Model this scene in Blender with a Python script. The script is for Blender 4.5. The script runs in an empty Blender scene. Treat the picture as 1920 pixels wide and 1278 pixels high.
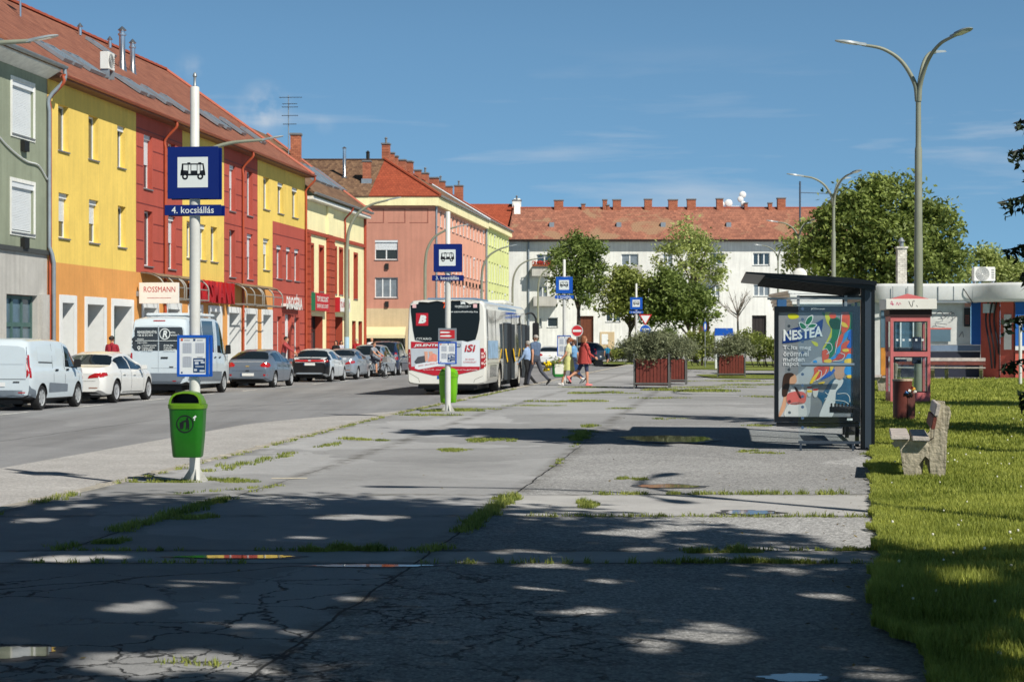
import bpy, bmesh, math, random
import numpy as np
from mathutils import Vector, Matrix, noise
from mathutils.bvhtree import BVHTree
random.seed(7); rng = np.random.default_rng(7)
R = math.radians
SC = bpy.context.scene
COL = SC.collection
F, CX, CY, EYE = 3500.0, 960.0, 643.0, 1.6      # photo focal length in pixels, vanishing row, eye height
def at(px, py, Y):
 return Vector(((px-CX)/F*Y, Y, EYE-(py-CY)/F*Y))
def atx(px, Y):
 return (px-CX)/F*Y
def atz(py, Y):
 return EYE-(py-CY)/F*Y
TA = 0.118                                        # street direction (tan of its yaw)
AZ = math.atan(TA)
def kerb_x(y): return -7.0+TA*y
def sm(a, b, x):
 t = min(1, max(0, (x-a)/(b-a))); return t*t*(3-2*t)
def gz(x, y):
 k = x-kerb_x(y)
 if k >= -0.01: return 0.13*sm(20, 41, y)
 base = -0.12
 near = -0.11+0.09*sm(22, 48, y)
 t = min(1, max(0, -k/8.0))
 if k < -12.75: return 0.02
 return near*(1-t)+base*t
def tag(o, label=None, cat=None, group=None, kind=None):
 if label: o['label'] = label
 if cat: o['category'] = cat
 if group: o['group'] = group
 if kind: o['kind'] = kind
 return o
def thing(name, label, cat, loc=(0, 0, 0), rz=0, group=None):
 o = bpy.data.objects.new(name, None); COL.objects.link(o)
 o.location = loc; o.rotation_euler = (0, 0, rz); o.empty_display_size = .2
 return tag(o, label, cat, group)
def struct(o):
 o['kind'] = 'structure'; return o
def copy_tree(o, parent=None):
 c = o.copy(); COL.objects.link(c); c.parent = parent
 for ch in [x for x in COL.objects if x.parent == o]:
  copy_tree(ch, c)
 return c
def lin(c):
 f = lambda v: v/12.92 if v <= .04045 else ((v+.055)/1.055)**2.4
 return tuple(f(x/255) for x in c)
MATS = {}
def M(name, col, rough=.6, var=.12, scale=3., bump=0., bscale=40., metal=0., spec=.5, streak=0., coat=0., rnd=0.):
 """plain surface with noise-driven colour variation, vertical streaks and fine bump"""
 if name in MATS: return MATS[name]
 m = bpy.data.materials.new(name); m.use_nodes = True
 nt = m.node_tree; b = nt.nodes['Principled BSDF']
 b.inputs['Roughness'].default_value = rough
 b.inputs['Metallic'].default_value = metal
 b.inputs['Specular IOR Level'].default_value = spec
 if coat:
  b.inputs['Coat Weight'].default_value = coat; b.inputs['Coat Roughness'].default_value = .05
 c = col
 tc = nt.nodes.new('ShaderNodeTexCoord')
 if var > 0:
  n = nt.nodes.new('ShaderNodeTexNoise'); n.inputs['Scale'].default_value = scale; n.inputs['Detail'].default_value = 6; n.inputs['Roughness'].default_value = .65
  nt.links.new(tc.outputs['Object'], n.inputs['Vector'])
  r = nt.nodes.new('ShaderNodeMapRange'); r.inputs[1].default_value = .3; r.inputs[2].default_value = .7
  r.inputs[3].default_value = 1-var; r.inputs[4].default_value = 1+var*.7
  nt.links.new(n.outputs['Fac'], r.inputs[0])
  val = r.outputs[0]
  if streak > 0:
   mp = nt.nodes.new('ShaderNodeMapping'); mp.inputs['Scale'].default_value = (2.2, 2.2, .16)
   nt.links.new(tc.outputs['Object'], mp.inputs[0])
   n2 = nt.nodes.new('ShaderNodeTexNoise'); n2.inputs['Scale'].default_value = 1.6; n2.inputs['Detail'].default_value = 5
   nt.links.new(mp.outputs[0], n2.inputs['Vector'])
   r2 = nt.nodes.new('ShaderNodeMapRange'); r2.inputs[1].default_value = .35; r2.inputs[2].default_value = .7
   r2.inputs[3].default_value = 1-streak; r2.inputs[4].default_value = 1.04
   nt.links.new(n2.outputs['Fac'], r2.inputs[0])
   mm = nt.nodes.new('ShaderNodeMath'); mm.operation = 'MULTIPLY'
   nt.links.new(val, mm.inputs[0]); nt.links.new(r2.outputs[0], mm.inputs[1]); val = mm.outputs[0]
  if rnd > 0:
   g = nt.nodes.new('ShaderNodeNewGeometry')
   r3 = nt.nodes.new('ShaderNodeMapRange'); r3.inputs[3].default_value = 1-rnd; r3.inputs[4].default_value = 1+rnd
   nt.links.new(g.outputs['Random Per Island'], r3.inputs[0])
   mm = nt.nodes.new('ShaderNodeMath'); mm.operation = 'MULTIPLY'
   nt.links.new(val, mm.inputs[0]); nt.links.new(r3.outputs[0], mm.inputs[1]); val = mm.outputs[0]
  mx = nt.nodes.new('ShaderNodeVectorMath'); mx.operation = 'SCALE'; mx.inputs[0].default_value = c[:3]
  nt.links.new(val, mx.inputs['Scale']); nt.links.new(mx.outputs[0], b.inputs['Base Color'])
 else:
  b.inputs['Base Color'].default_value = (*c[:3], 1)
 if bump > 0:
  n3 = nt.nodes.new('ShaderNodeTexNoise'); n3.inputs['Scale'].default_value = bscale; n3.inputs['Detail'].default_value = 4
  nt.links.new(tc.outputs['Object'], n3.inputs['Vector'])
  bp = nt.nodes.new('ShaderNodeBump'); bp.inputs['Strength'].default_value = bump; bp.inputs['Distance'].default_value = .02
  nt.links.new(n3.outputs['Fac'], bp.inputs['Height']); nt.links.new(bp.outputs[0], b.inputs['Normal'])
 m.diffuse_color = (*c[:3], 1)
 MATS[name] = m
 return m
def S(name, rgb, k=1., **kw):
 return M(name, tuple(v*k for v in lin(rgb)), **kw)
def glassy(name, col, rough=.05, mixt=.0):
 m = M(name, col, rough=rough, var=0, spec=.8);
 return m
def clear_glass(name, tint=(.8, .9, .92), amount=.82):
 """see-through pane: mostly transparent with a mirror-like coat"""
 if name in MATS: return MATS[name]
 m = bpy.data.materials.new(name); m.use_nodes = True; nt = m.node_tree
 nt.nodes.clear()
 o = nt.nodes.new('ShaderNodeOutputMaterial'); t = nt.nodes.new('ShaderNodeBsdfTransparent'); g = nt.nodes.new('ShaderNodeBsdfGlossy')
 t.inputs[0].default_value = (*tint, 1); g.inputs['Roughness'].default_value = .03; g.inputs[0].default_value = (.9, .95, 1, 1)
 fr = nt.nodes.new('ShaderNodeLayerWeight'); fr.inputs[0].default_value = .5
 pw = nt.nodes.new('ShaderNodeMath'); pw.operation = 'POWER'; pw.inputs[1].default_value = 5.; nt.links.new(fr.outputs['Facing'], pw.inputs[0])
 ma = nt.nodes.new('ShaderNodeMath'); ma.operation = 'ADD'; ma.inputs[1].default_value = (1-amount)*.5; ma.use_clamp = True
 nt.links.new(pw.outputs[0], ma.inputs[0])
 mx = nt.nodes.new('ShaderNodeMixShader')
 nt.links.new(ma.outputs[0], mx.inputs[0]); nt.links.new(t.outputs[0], mx.inputs[1]); nt.links.new(g.outputs[0], mx.inputs[2])
 nt.links.new(mx.outputs[0], o.inputs[0]); MATS[name] = m
 return m
def leafmat(name, dark, light, trans=.35, pscale=1.2):
 if name in MATS: return MATS[name]
 m = bpy.data.materials.new(name); m.use_nodes = True; nt = m.node_tree; nt.nodes.clear()
 o = nt.nodes.new('ShaderNodeOutputMaterial')
 g = nt.nodes.new('ShaderNodeNewGeometry'); tc = nt.nodes.new('ShaderNodeTexCoord')
 n = nt.nodes.new('ShaderNodeTexNoise'); n.inputs['Scale'].default_value = pscale; n.inputs['Detail'].default_value = 3
 nt.links.new(tc.outputs['Object'], n.inputs['Vector'])
 ad = nt.nodes.new('ShaderNodeMath'); ad.operation = 'MULTIPLY_ADD'; ad.inputs[1].default_value = .55
 nt.links.new(g.outputs['Random Per Island'], ad.inputs[0])
 s2 = nt.nodes.new('ShaderNodeMath'); s2.operation = 'MULTIPLY_ADD'; s2.inputs[1].default_value = 1.4; s2.inputs[2].default_value = -.45
 nt.links.new(n.outputs['Fac'], s2.inputs[0]); nt.links.new(s2.outputs[0], ad.inputs[2])
 rp = nt.nodes.new('ShaderNodeValToRGB')
 rp.color_ramp.elements[0].color = (*dark, 1); rp.color_ramp.elements[1].color = (*light, 1); rp.color_ramp.elements[1].position = .82
 nt.links.new(ad.outputs[0], rp.inputs[0])
 d = nt.nodes.new('ShaderNodeBsdfPrincipled'); d.inputs['Roughness'].default_value = .55; d.inputs['Specular IOR Level'].default_value = .3
 t = nt.nodes.new('ShaderNodeBsdfTranslucent')
 nt.links.new(rp.outputs[0], d.inputs['Base Color']); nt.links.new(rp.outputs[0], t.inputs[0])
 mx = nt.nodes.new('ShaderNodeMixShader'); mx.inputs[0].default_value = trans
 nt.links.new(d.outputs[0], mx.inputs[1]); nt.links.new(t.outputs[0], mx.inputs[2]); nt.links.new(mx.outputs[0], o.inputs[0])
 MATS[name] = m
 return m
class MB:
 def __init__(s, T=None):
  s.v = []; s.f = []; s.m = []; s.T = T; s.mi = 0
 def add(s, vs, fs):
  b = len(s.v)
  if s.T is not None: vs = [tuple(s.T @ Vector(p)) for p in vs]
  s.v.extend([tuple(p) for p in vs])
  for f in fs:
   s.f.append(tuple(b+i for i in f)); s.m.append(s.mi)
  return s
 def box(s, x0, x1, y0, y1, z0, z1):
  vs = [(x0, y0, z0), (x1, y0, z0), (x1, y1, z0), (x0, y1, z0), (x0, y0, z1), (x1, y0, z1), (x1, y1, z1), (x0, y1, z1)]
  return s.add(vs, [(3, 2, 1, 0), (4, 5, 6, 7), (0, 1, 5, 4), (1, 2, 6, 5), (2, 3, 7, 6), (3, 0, 4, 7)])
 def quad(s, a, b, c, d): return s.add([a, b, c, d], [(0, 1, 2, 3)])
 def poly(s, pts): return s.add(pts, [tuple(range(len(pts)))])
 def prism(s, pts, d):
  """planar polygon pts (3D) extruded by vector d"""
  n = len(pts); d = Vector(d); a = [Vector(p) for p in pts]; b = [p+d for p in a]
  return s.add(a+b, [tuple(range(n))[::-1], tuple(range(n, 2*n))]+[(i, (i+1) % n, n+(i+1) % n, n+i) for i in range(n)])
 def tube(s, path, r, n=8, cap=True):
  path = [Vector(p) for p in path]
  rs = r if isinstance(r, (list, tuple)) else [r]*len(path)
  vs = []; fs = []; up = None
  for i, p in enumerate(path):
   if i == 0: t = path[1]-p
   elif i == len(path)-1: t = p-path[i-1]
   else: t = (path[i+1]-p).normalized()+(p-path[i-1]).normalized()
   t.normalize()
   if up is None:
    up = Vector((0, 0, 1)) if abs(t.z) < .9 else Vector((1, 0, 0))
   a = t.cross(up)
   if a.length < 1e-5: a = t.cross(Vector((0, 1, 0)))
   a.normalize(); b = a.cross(t).normalized(); up = b
   for k in range(n):
    an = 2*math.pi*k/n; vs.append(p+(a*math.cos(an)+b*math.sin(an))*rs[i])
  for i in range(len(path)-1):
   for k in range(n):
    fs.append((i*n+k, (i+1)*n+k, (i+1)*n+(k+1) % n, i*n+(k+1) % n))
  if cap:
   fs.append(tuple(range(n))); fs.append(tuple(range((len(path)-1)*n, len(path)*n))[::-1])
  return s.add(vs, fs)
 def lathe(s, prof, n=20, c=(0, 0), sx=1, sy=1):
  """profile [(r,z)...] around the vertical axis"""
  vs = []; fs = []
  for r, z in prof:
   for k in range(n):
    a = 2*math.pi*k/n; vs.append((c[0]+r*sx*math.cos(a), c[1]+r*sy*math.sin(a), z))
  for i in range(len(prof)-1):
   for k in range(n):
    fs.append((i*n+k, i*n+(k+1) % n, (i+1)*n+(k+1) % n, (i+1)*n+k))
  fs.append(tuple(range(n))[::-1]); fs.append(tuple(range((len(prof)-1)*n, len(prof)*n)))
  return s.add(vs, fs)
 def ball(s, c, r, n=10, sz=None):
  c = Vector(c); rx, ry, rz = (r, r, r) if not isinstance(r, (tuple, list)) else r
  vs = [c+Vector((0, 0, -rz))]; fs = []; h = n//2
  for i in range(1, h):
   a = math.pi*i/h-math.pi/2
   for k in range(n):
    b = 2*math.pi*k/n; vs.append(c+Vector((rx*math.cos(a)*math.cos(b), ry*math.cos(a)*math.sin(b), rz*math.sin(a))))
  vs.append(c+Vector((0, 0, rz)))
  for k in range(n): fs.append((0, 1+(k+1) % n, 1+k))
  for i in range(h-2):
   for k in range(n):
    o = 1+i*n; fs.append((o+k, o+(k+1) % n, o+n+(k+1) % n, o+n+k))
  o = 1+(h-2)*n; L = len(vs)-1
  for k in range(n): fs.append((o+k, o+(k+1) % n, L))
  return s.add(vs, fs)
 def build(s, name, mats, parent=None, smooth=None, bevel=0):
  me = bpy.data.meshes.new(name); me.from_pydata(s.v, [], s.f)
  for m in (mats if isinstance(mats, (list, tuple)) else [mats]): me.materials.append(m)
  if any(s.m): me.polygons.foreach_set('material_index', s.m)
  if bevel:
   bm = bmesh.new(); bm.from_mesh(me)
   bmesh.ops.remove_doubles(bm, verts=bm.verts, dist=1e-5)
   ed = [e for e in bm.edges if len(e.link_faces) == 2 and e.calc_face_angle(0) > R(40)]
   bmesh.ops.bevel(bm, geom=ed, offset=bevel, segments=2, affect='EDGES', clamp_overlap=True)
   bm.to_mesh(me); bm.free()
   if smooth is None: smooth = 40
  if smooth:
   me.polygons.foreach_set('use_smooth', [True]*len(me.polygons)); me.set_sharp_from_angle(angle=R(smooth))
  me.update()
  o = bpy.data.objects.new(name, me); COL.objects.link(o)
  if parent is not None: o.parent = parent
  return o
def instance(o, parent, loc=None):
 c = o.copy(); COL.objects.link(c); c.parent = parent
 if loc is not None: c.location = loc
 return c
def frame_T(o, ux, uz):
 """2D (a,b) -> o + a*ux + b*uz ; third coordinate along the normal ux x uz ... pointing at the viewer is -n"""
 ux = Vector(ux).normalized(); uz = Vector(uz).normalized(); n = ux.cross(uz)
 T = Matrix.Identity(4)
 for i in range(3):
  T[i][0] = ux[i]; T[i][1] = uz[i]; T[i][2] = n[i]; T[i][3] = o[i]
 return T
_TX = {}
def text_geo(txt, bold=0., shear=0., res=2):
 key = (txt, bold, shear)
 if key in _TX: return _TX[key]
 cu = bpy.data.curves.new('t', 'FONT'); cu.body = txt; cu.size = 1; cu.offset = bold; cu.shear = shear; cu.resolution_u = res
 cu.fill_mode = 'FRONT'
 ob = bpy.data.objects.new('t', cu); COL.objects.link(ob)
 dg = bpy.context.evaluated_depsgraph_get(); me = ob.evaluated_get(dg).to_mesh()
 vs = [tuple(v.co) for v in me.vertices]; fs = [tuple(p.vertices) for p in me.polygons]
 ob.evaluated_get(dg).to_mesh_clear(); bpy.data.objects.remove(ob); bpy.data.curves.remove(cu)
 x0 = min(v[0] for v in vs); x1 = max(v[0] for v in vs); y0 = min(v[1] for v in vs); y1 = max(v[1] for v in vs)
 _TX[key] = (vs, fs, x0, x1, y0, y1)
 return _TX[key]
def text(mb, txt, x, y, w, h, off=0., bold=0., shear=0.):
 """text fitted in the box of width w, height h whose lower left corner is x,y (plane coordinates of mb.T)"""
 vs, fs, x0, x1, y0, y1 = text_geo(txt, bold, shear)
 kx = w/(x1-x0); ky = h/(y1-y0)
 mb.add([(x+(v[0]-x0)*kx, y+(v[1]-y0)*ky, off) for v in vs], fs)
 return mb
def rect(mb, x0, x1, y0, y1, off=0.):
 mb.add([(x0, y0, off), (x1, y0, off), (x1, y1, off), (x0, y1, off)], [(0, 1, 2, 3)]); return mb
def pl(mb, pts, off=0.):
 mb.add([(p[0], p[1], off) for p in pts], [tuple(range(len(pts)))]); return mb
def disc(mb, cx, cy, r, off=0., n=28, ry=None):
 ry = ry or r
 return pl(mb, [(cx+r*math.cos(2*math.pi*k/n), cy+ry*math.sin(2*math.pi*k/n)) for k in range(n)], off)
def ring(mb, cx, cy, r0, r1, off=0., n=32):
 vs = []; fs = []
 for k in range(n):
  a = 2*math.pi*k/n; vs += [(cx+r0*math.cos(a), cy+r0*math.sin(a), off), (cx+r1*math.cos(a), cy+r1*math.sin(a), off)]
 for k in range(n):
  j = (k+1) % n; fs.append((2*k, 2*k+1, 2*j+1, 2*j))
 mb.add(vs, fs); return mb
def smoothpoly(pts, n=6):
 """closed Catmull-Rom through pts"""
 out = []; L = len(pts)
 for i in range(L):
  p0, p1, p2, p3 = (Vector((*pts[(i+j-1) % L], 0)) for j in range(4))
  for k in range(n):
   t = k/n
   q = .5*((2*p1)+(p2-p0)*t+(2*p0-5*p1+4*p2-p3)*t*t+(3*p1-p0-3*p2+p3)*t**3)
   out.append((q.x, q.y))
 return out
def spline(pts, n=8):
 """open Catmull-Rom (any dimension 3 list)"""
 P = [Vector(p) for p in pts]; P = [P[0]*2-P[1]]+P+[P[-1]*2-P[-2]]; out = []
 for i in range(1, len(P)-2):
  for k in range(n):
   t = k/n; p0, p1, p2, p3 = P[i-1:i+3]
   out.append(.5*((2*p1)+(p2-p0)*t+(2*p0-5*p1+4*p2-p3)*t*t+(3*p1-p0-3*p2+p3)*t**3))
 out.append(P[-2]); return out
cam_d = bpy.data.cameras.new('camera'); cam = bpy.data.objects.new('camera', cam_d); COL.objects.link(cam)
cam.location = (0, 0, EYE); cam.rotation_euler = (R(90), 0, 0)
cam_d.sensor_width = 36; cam_d.lens = F/1920*36; cam_d.shift_y = 4/1920; cam_d.clip_end = 6000; cam_d.clip_start = .1
cam_d.dof.use_dof = True; cam_d.dof.focus_distance = 21.5; cam_d.dof.aperture_fstop = 7.1
SC.camera = cam
SUN_EL, SUN_ROT = R(44), R(139.5)
sd = bpy.data.lights.new('sun', 'SUN'); sun = bpy.data.objects.new('sun', sd); COL.objects.link(sun)
sd.energy = 5.0; sd.angle = R(.53); sd.color = (1, .95, .86)
dvec = Vector((math.sin(SUN_ROT)*math.cos(SUN_EL), math.cos(SUN_ROT)*math.cos(SUN_EL), math.sin(SUN_EL)))
sun.rotation_euler = dvec.to_track_quat('Z', 'Y').to_euler(); sun.location = (30, -30, 50)
W = bpy.data.worlds.new('World'); SC.world = W; W.use_nodes = True
nt = W.node_tree; bg = nt.nodes['Background']; bg.inputs['Strength'].default_value = .12
sky = nt.nodes.new('ShaderNodeTexSky'); sky.sky_type = 'NISHITA'; sky.sun_disc = False
sky.sun_elevation = SUN_EL; sky.sun_rotation = SUN_ROT; sky.altitude = 200; sky.air_density = 1.; sky.dust_density = .15; sky.ozone_density = .9
tc = nt.nodes.new('ShaderNodeTexCoord')
lift = nt.nodes.new('ShaderNodeMapping'); lift.inputs['Scale'].default_value = (1, 1, 1.15); lift.inputs['Location'].default_value = (0, 0, .17)
nt.links.new(tc.outputs['Generated'], lift.inputs[0])
nl = nt.nodes.new('ShaderNodeVectorMath'); nl.operation = 'NORMALIZE'; nt.links.new(lift.outputs[0], nl.inputs[0]); nt.links.new(nl.outputs[0], sky.inputs[0])
mp = nt.nodes.new('ShaderNodeMapping'); mp.inputs['Scale'].default_value = (2.6, 2.6, 26); mp.inputs['Location'].default_value = (.7, 0, .3)
nt.links.new(tc.outputs['Generated'], mp.inputs[0])
n1 = nt.nodes.new('ShaderNodeTexNoise'); n1.inputs['Scale'].default_value = 2.0; n1.inputs['Detail'].default_value = 7; n1.inputs['Roughness'].default_value = .55; n1.inputs['Distortion'].default_value = .3
nt.links.new(mp.outputs[0], n1.inputs['Vector'])
cr = nt.nodes.new('ShaderNodeMapRange'); cr.inputs[1].default_value = .52; cr.inputs[2].default_value = .78; cr.inputs[3].default_value = 0; cr.inputs[4].default_value = .62
nt.links.new(n1.outputs['Fac'], cr.inputs[0])
sx = nt.nodes.new('ShaderNodeSeparateXYZ'); nt.links.new(tc.outputs['Generated'], sx.inputs[0])
b1 = nt.nodes.new('ShaderNodeMapRange'); b1.interpolation_type = 'SMOOTHSTEP'; b1.inputs[1].default_value = .165; b1.inputs[2].default_value = .10
nt.links.new(sx.outputs['Z'], b1.inputs[0])
mu = nt.nodes.new('ShaderNodeMath'); mu.operation = 'MULTIPLY'; nt.links.new(cr.outputs[0], mu.inputs[0]); nt.links.new(b1.outputs[0], mu.inputs[1])
def sky_dir(px, py): return Vector(((px-CX)/F, 1, -(py-CY)/F)).normalized()
fac = mu.outputs[0]
n2 = nt.nodes.new('ShaderNodeTexNoise'); n2.inputs['Scale'].default_value = 60; n2.inputs['Detail'].default_value = 6
nt.links.new(tc.outputs['Generated'], n2.inputs['Vector'])
for (px, py, rad, amt) in ((495, 205, .018, .75), (360, 130, .012, .3), (610, 230, .008, .18)):
 dd = nt.nodes.new('ShaderNodeVectorMath'); dd.operation = 'DISTANCE'; dd.inputs[1].default_value = sky_dir(px, py)
 nt.links.new(tc.outputs['Generated'], dd.inputs[0])
 mr = nt.nodes.new('ShaderNodeMapRange'); mr.interpolation_type = 'SMOOTHSTEP'; mr.inputs[1].default_value = rad; mr.inputs[2].default_value = 0; mr.inputs[4].default_value = amt
 nt.links.new(dd.outputs['Value'], mr.inputs[0])
 nr = nt.nodes.new('ShaderNodeMapRange'); nr.inputs[1].default_value = .38; nr.inputs[2].default_value = .62
 nt.links.new(n2.outputs['Fac'], nr.inputs[0])
 m1 = nt.nodes.new('ShaderNodeMath'); m1.operation = 'MULTIPLY'; nt.links.new(mr.outputs[0], m1.inputs[0]); nt.links.new(nr.outputs[0], m1.inputs[1])
 a1 = nt.nodes.new('ShaderNodeMath'); a1.operation = 'ADD'; nt.links.new(fac, a1.inputs[0]); nt.links.new(m1.outputs[0], a1.inputs[1]); fac = a1.outputs[0]
cm = nt.nodes.new('ShaderNodeMix'); cm.data_type = 'RGBA'; cm.inputs[7].default_value = (5.2, 5.6, 6.1, 1)
tn = nt.nodes.new('ShaderNodeVectorMath'); tn.operation = 'MULTIPLY'; tn.inputs[1].default_value = (.78, 1.06, 1.10); nt.links.new(sky.outputs[0], tn.inputs[0])
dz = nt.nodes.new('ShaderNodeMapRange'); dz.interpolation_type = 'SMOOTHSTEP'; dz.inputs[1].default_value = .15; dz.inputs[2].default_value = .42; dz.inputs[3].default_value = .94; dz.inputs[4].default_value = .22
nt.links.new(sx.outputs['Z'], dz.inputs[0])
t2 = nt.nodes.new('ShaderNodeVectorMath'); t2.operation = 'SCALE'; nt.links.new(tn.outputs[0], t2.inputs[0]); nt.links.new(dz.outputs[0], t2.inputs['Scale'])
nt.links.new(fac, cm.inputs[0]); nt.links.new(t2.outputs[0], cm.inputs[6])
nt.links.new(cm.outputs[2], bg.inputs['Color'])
SC.view_settings.view_transform = 'Standard'; SC.view_settings.look = 'None'; SC.view_settings.exposure = 0
SC.render.engine = 'CYCLES'
SC.cycles.max_bounces = 6; SC.cycles.diffuse_bounces = 2; SC.cycles.glossy_bounces = 3; SC.cycles.transparent_max_bounces = 8
SC.cycles.transmission_bounces = 4; SC.cycles.use_denoising = True; SC.cycles.caustics_reflective = False; SC.cycles.caustics_refractive = False
try: SC.cycles.denoiser = 'OPENIMAGEDENOISE'
except Exception: pass
class NT:
 def __init__(s, name):
  s.m = bpy.data.materials.new(name); s.m.use_nodes = True; s.nt = s.m.node_tree; s.b = s.nt.nodes['Principled BSDF']; MATS[name] = s.m
  s.tc = s.nt.nodes.new('ShaderNodeTexCoord'); s.obj = s.tc.outputs['Object']
  s.sep = s.nt.nodes.new('ShaderNodeSeparateXYZ'); s.nt.links.new(s.obj, s.sep.inputs[0])
  s.x, s.y, s.z = s.sep.outputs
 def _in(s, sock, v):
  if isinstance(v, (int, float)): sock.default_value = v
  elif isinstance(v, (tuple, list)): sock.default_value = (*v, 1) if (len(v) == 3 and sock.type == 'RGBA') else v
  else: s.nt.links.new(v, sock)
 def math(s, op, a, b=0., c=0., clamp=False):
  n = s.nt.nodes.new('ShaderNodeMath'); n.operation = op; n.use_clamp = clamp
  for i, v in enumerate((a, b, c)): s._in(n.inputs[i], v)
  return n.outputs[0]
 def rng(s, v, a, b, c=0., d=1., smooth=False):
  n = s.nt.nodes.new('ShaderNodeMapRange'); s._in(n.inputs[0], v)
  if smooth: n.interpolation_type = 'SMOOTHSTEP'
  for i, q in enumerate((a, b, c, d)): n.inputs[i+1].default_value = q
  return n.outputs[0]
 def noise(s, scale, detail=5, rough=.55, vec=None, dist=0., col=False):
  n = s.nt.nodes.new('ShaderNodeTexNoise'); n.inputs['Scale'].default_value = scale; n.inputs['Detail'].default_value = detail
  n.inputs['Roughness'].default_value = rough; n.inputs['Distortion'].default_value = dist
  s.nt.links.new(vec or s.obj, n.inputs['Vector']); return n.outputs['Color' if col else 'Fac']
 def voro(s, scale, feature='F1', vec=None, out='Distance', rnd=1.):
  n = s.nt.nodes.new('ShaderNodeTexVoronoi'); n.feature = feature; n.inputs['Scale'].default_value = scale; n.inputs['Randomness'].default_value = rnd
  s.nt.links.new(vec or s.obj, n.inputs['Vector']); return n.outputs[out]
 def mapping(s, scale=(1, 1, 1), loc=(0, 0, 0), rot=(0, 0, 0), vec=None):
  n = s.nt.nodes.new('ShaderNodeMapping'); n.inputs['Scale'].default_value = scale; n.inputs['Location'].default_value = loc; n.inputs['Rotation'].default_value = rot
  s.nt.links.new(vec or s.obj, n.inputs[0]); return n.outputs[0]
 def vadd(s, a, b, k=1.):
  m = s.nt.nodes.new('ShaderNodeVectorMath'); m.operation = 'MULTIPLY_ADD'; s._in(m.inputs[0], b); m.inputs[1].default_value = (k, k, k); s._in(m.inputs[2], a); return m.outputs[0]
 def mix(s, f, a, b):
  n = s.nt.nodes.new('ShaderNodeMix'); n.data_type = 'RGBA'; s._in(n.inputs[0], f)
  for i, v in ((6, a), (7, b)):
   if isinstance(v, (tuple, list)): n.inputs[i].default_value = (*v[:3], 1)
   else: s.nt.links.new(v, n.inputs[i])
  return n.outputs[2]
 def scale(s, col, f):
  n = s.nt.nodes.new('ShaderNodeVectorMath'); n.operation = 'SCALE'
  if isinstance(col, (tuple, list)): n.inputs[0].default_value = col[:3]
  else: s.nt.links.new(col, n.inputs[0])
  s._in(n.inputs['Scale'], f); return n.outputs[0]
 def done(s, col=None, rough=None, height=None, bump=.3, dist=.01):
  if col is not None: s._in(s.b.inputs['Base Color'], col)
  if rough is not None: s._in(s.b.inputs['Roughness'], rough)
  if height is not None:
   n = s.nt.nodes.new('ShaderNodeBump'); n.inputs['Strength'].default_value = bump; n.inputs['Distance'].default_value = dist
   s.nt.links.new(height, n.inputs['Height']); s.nt.links.new(n.outputs[0], s.b.inputs['Normal'])
  return s.m
 def blobs(s, pts):
  """max of soft discs (x, y, rx, ry)"""
  acc = None
  for (x, y, rx, ry) in pts:
   dx = s.math('DIVIDE', s.math('SUBTRACT', s.x, x), rx); dy = s.math('DIVIDE', s.math('SUBTRACT', s.y, y), ry)
   d = s.math('SQRT', s.math('ADD', s.math('MULTIPLY', dx, dx), s.math('MULTIPLY', dy, dy)))
   v = s.rng(d, .6, 1.1, 1., 0.)
   acc = v if acc is None else s.math('MAXIMUM', acc, v)
  return acc
 def line(s, v, pos, half):
  return s.rng(s.math('ABSOLUTE', s.math('SUBTRACT', v, pos)), half*.5, half, 1., 0.)
p = NT('pavement asphalt')
k = p.math('ADD', p.math('MULTIPLY_ADD', p.y, -TA, p.x), 7.0)
kw = p.math('MULTIPLY_ADD', p.noise(.9, 4), .5, p.math('SUBTRACT', k, .25))
coarse = p.math('MULTIPLY', p.rng(kw, 4.66, 4.72), p.rng(p.math('MULTIPLY_ADD', p.x, .25, p.y), 31, 37, 1, .35))
big = p.noise(.35, 5); mid = p.noise(3.2, 6, .7); fine = p.noise(75, 3, .6); patchy = p.noise(.9, 4, .5, dist=.6)
base_s = p.scale((.398, .400, .402), p.math('MULTIPLY', p.rng(big, .3, .7, .82, 1.12), p.math('MULTIPLY', p.rng(mid, .3, .7, .9, 1.07), p.rng(fine, .3, .7, .78, 1.2))))
st = p.voro(46, out='Color'); stg = p.nt.nodes.new('ShaderNodeSeparateColor'); p.nt.links.new(st, stg.inputs[0])
std = p.voro(46)
stone = p.math('MULTIPLY', p.rng(stg.outputs[0], 0, 1, .58, 1.42), p.rng(std, .05, .5, 1.12, .64))
base_c = p.scale((.50, .497, .49), p.math('MULTIPLY', stone, p.math('MULTIPLY', p.rng(big, .3, .7, .86, 1.1), p.rng(mid, .3, .7, .92, 1.06))))
col = p.mix(coarse, base_s, base_c)
pt = p.rng(p.voro(.3, out='Color', vec=p.vadd(p.obj, p.noise(.9, 4, col=True), 1.5)), .2, .8, .80, 1.10)
col = p.scale(col, pt)
strip = p.math('MAXIMUM', p.math('MULTIPLY', p.rng(p.y, 13.58, 13.62), p.rng(p.y, 14.38, 14.42, 1, 0)),
               p.math('MULTIPLY', p.rng(kw, 4.66, 4.72), p.math('MULTIPLY', p.rng(p.y, 17.3, 17.34), p.rng(p.y, 19.7, 19.74, 1, 0))))
conc = p.scale((.485, .478, .466), p.math('MULTIPLY', p.rng(p.noise(1.3, 6, .7), .3, .7, .82, 1.12), p.rng(fine, .3, .7, .9, 1.08)))
col = p.mix(strip, col, conc)
wv = p.vadd(p.obj, p.noise(2.2, 4, .6, col=True), .55)
wv2 = p.vadd(wv, p.noise(14, 3, .6, col=True), .06)
ck = p.voro(1.35, 'DISTANCE_TO_EDGE', wv2); ckf = p.voro(4.4, 'DISTANCE_TO_EDGE', wv2)
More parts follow.
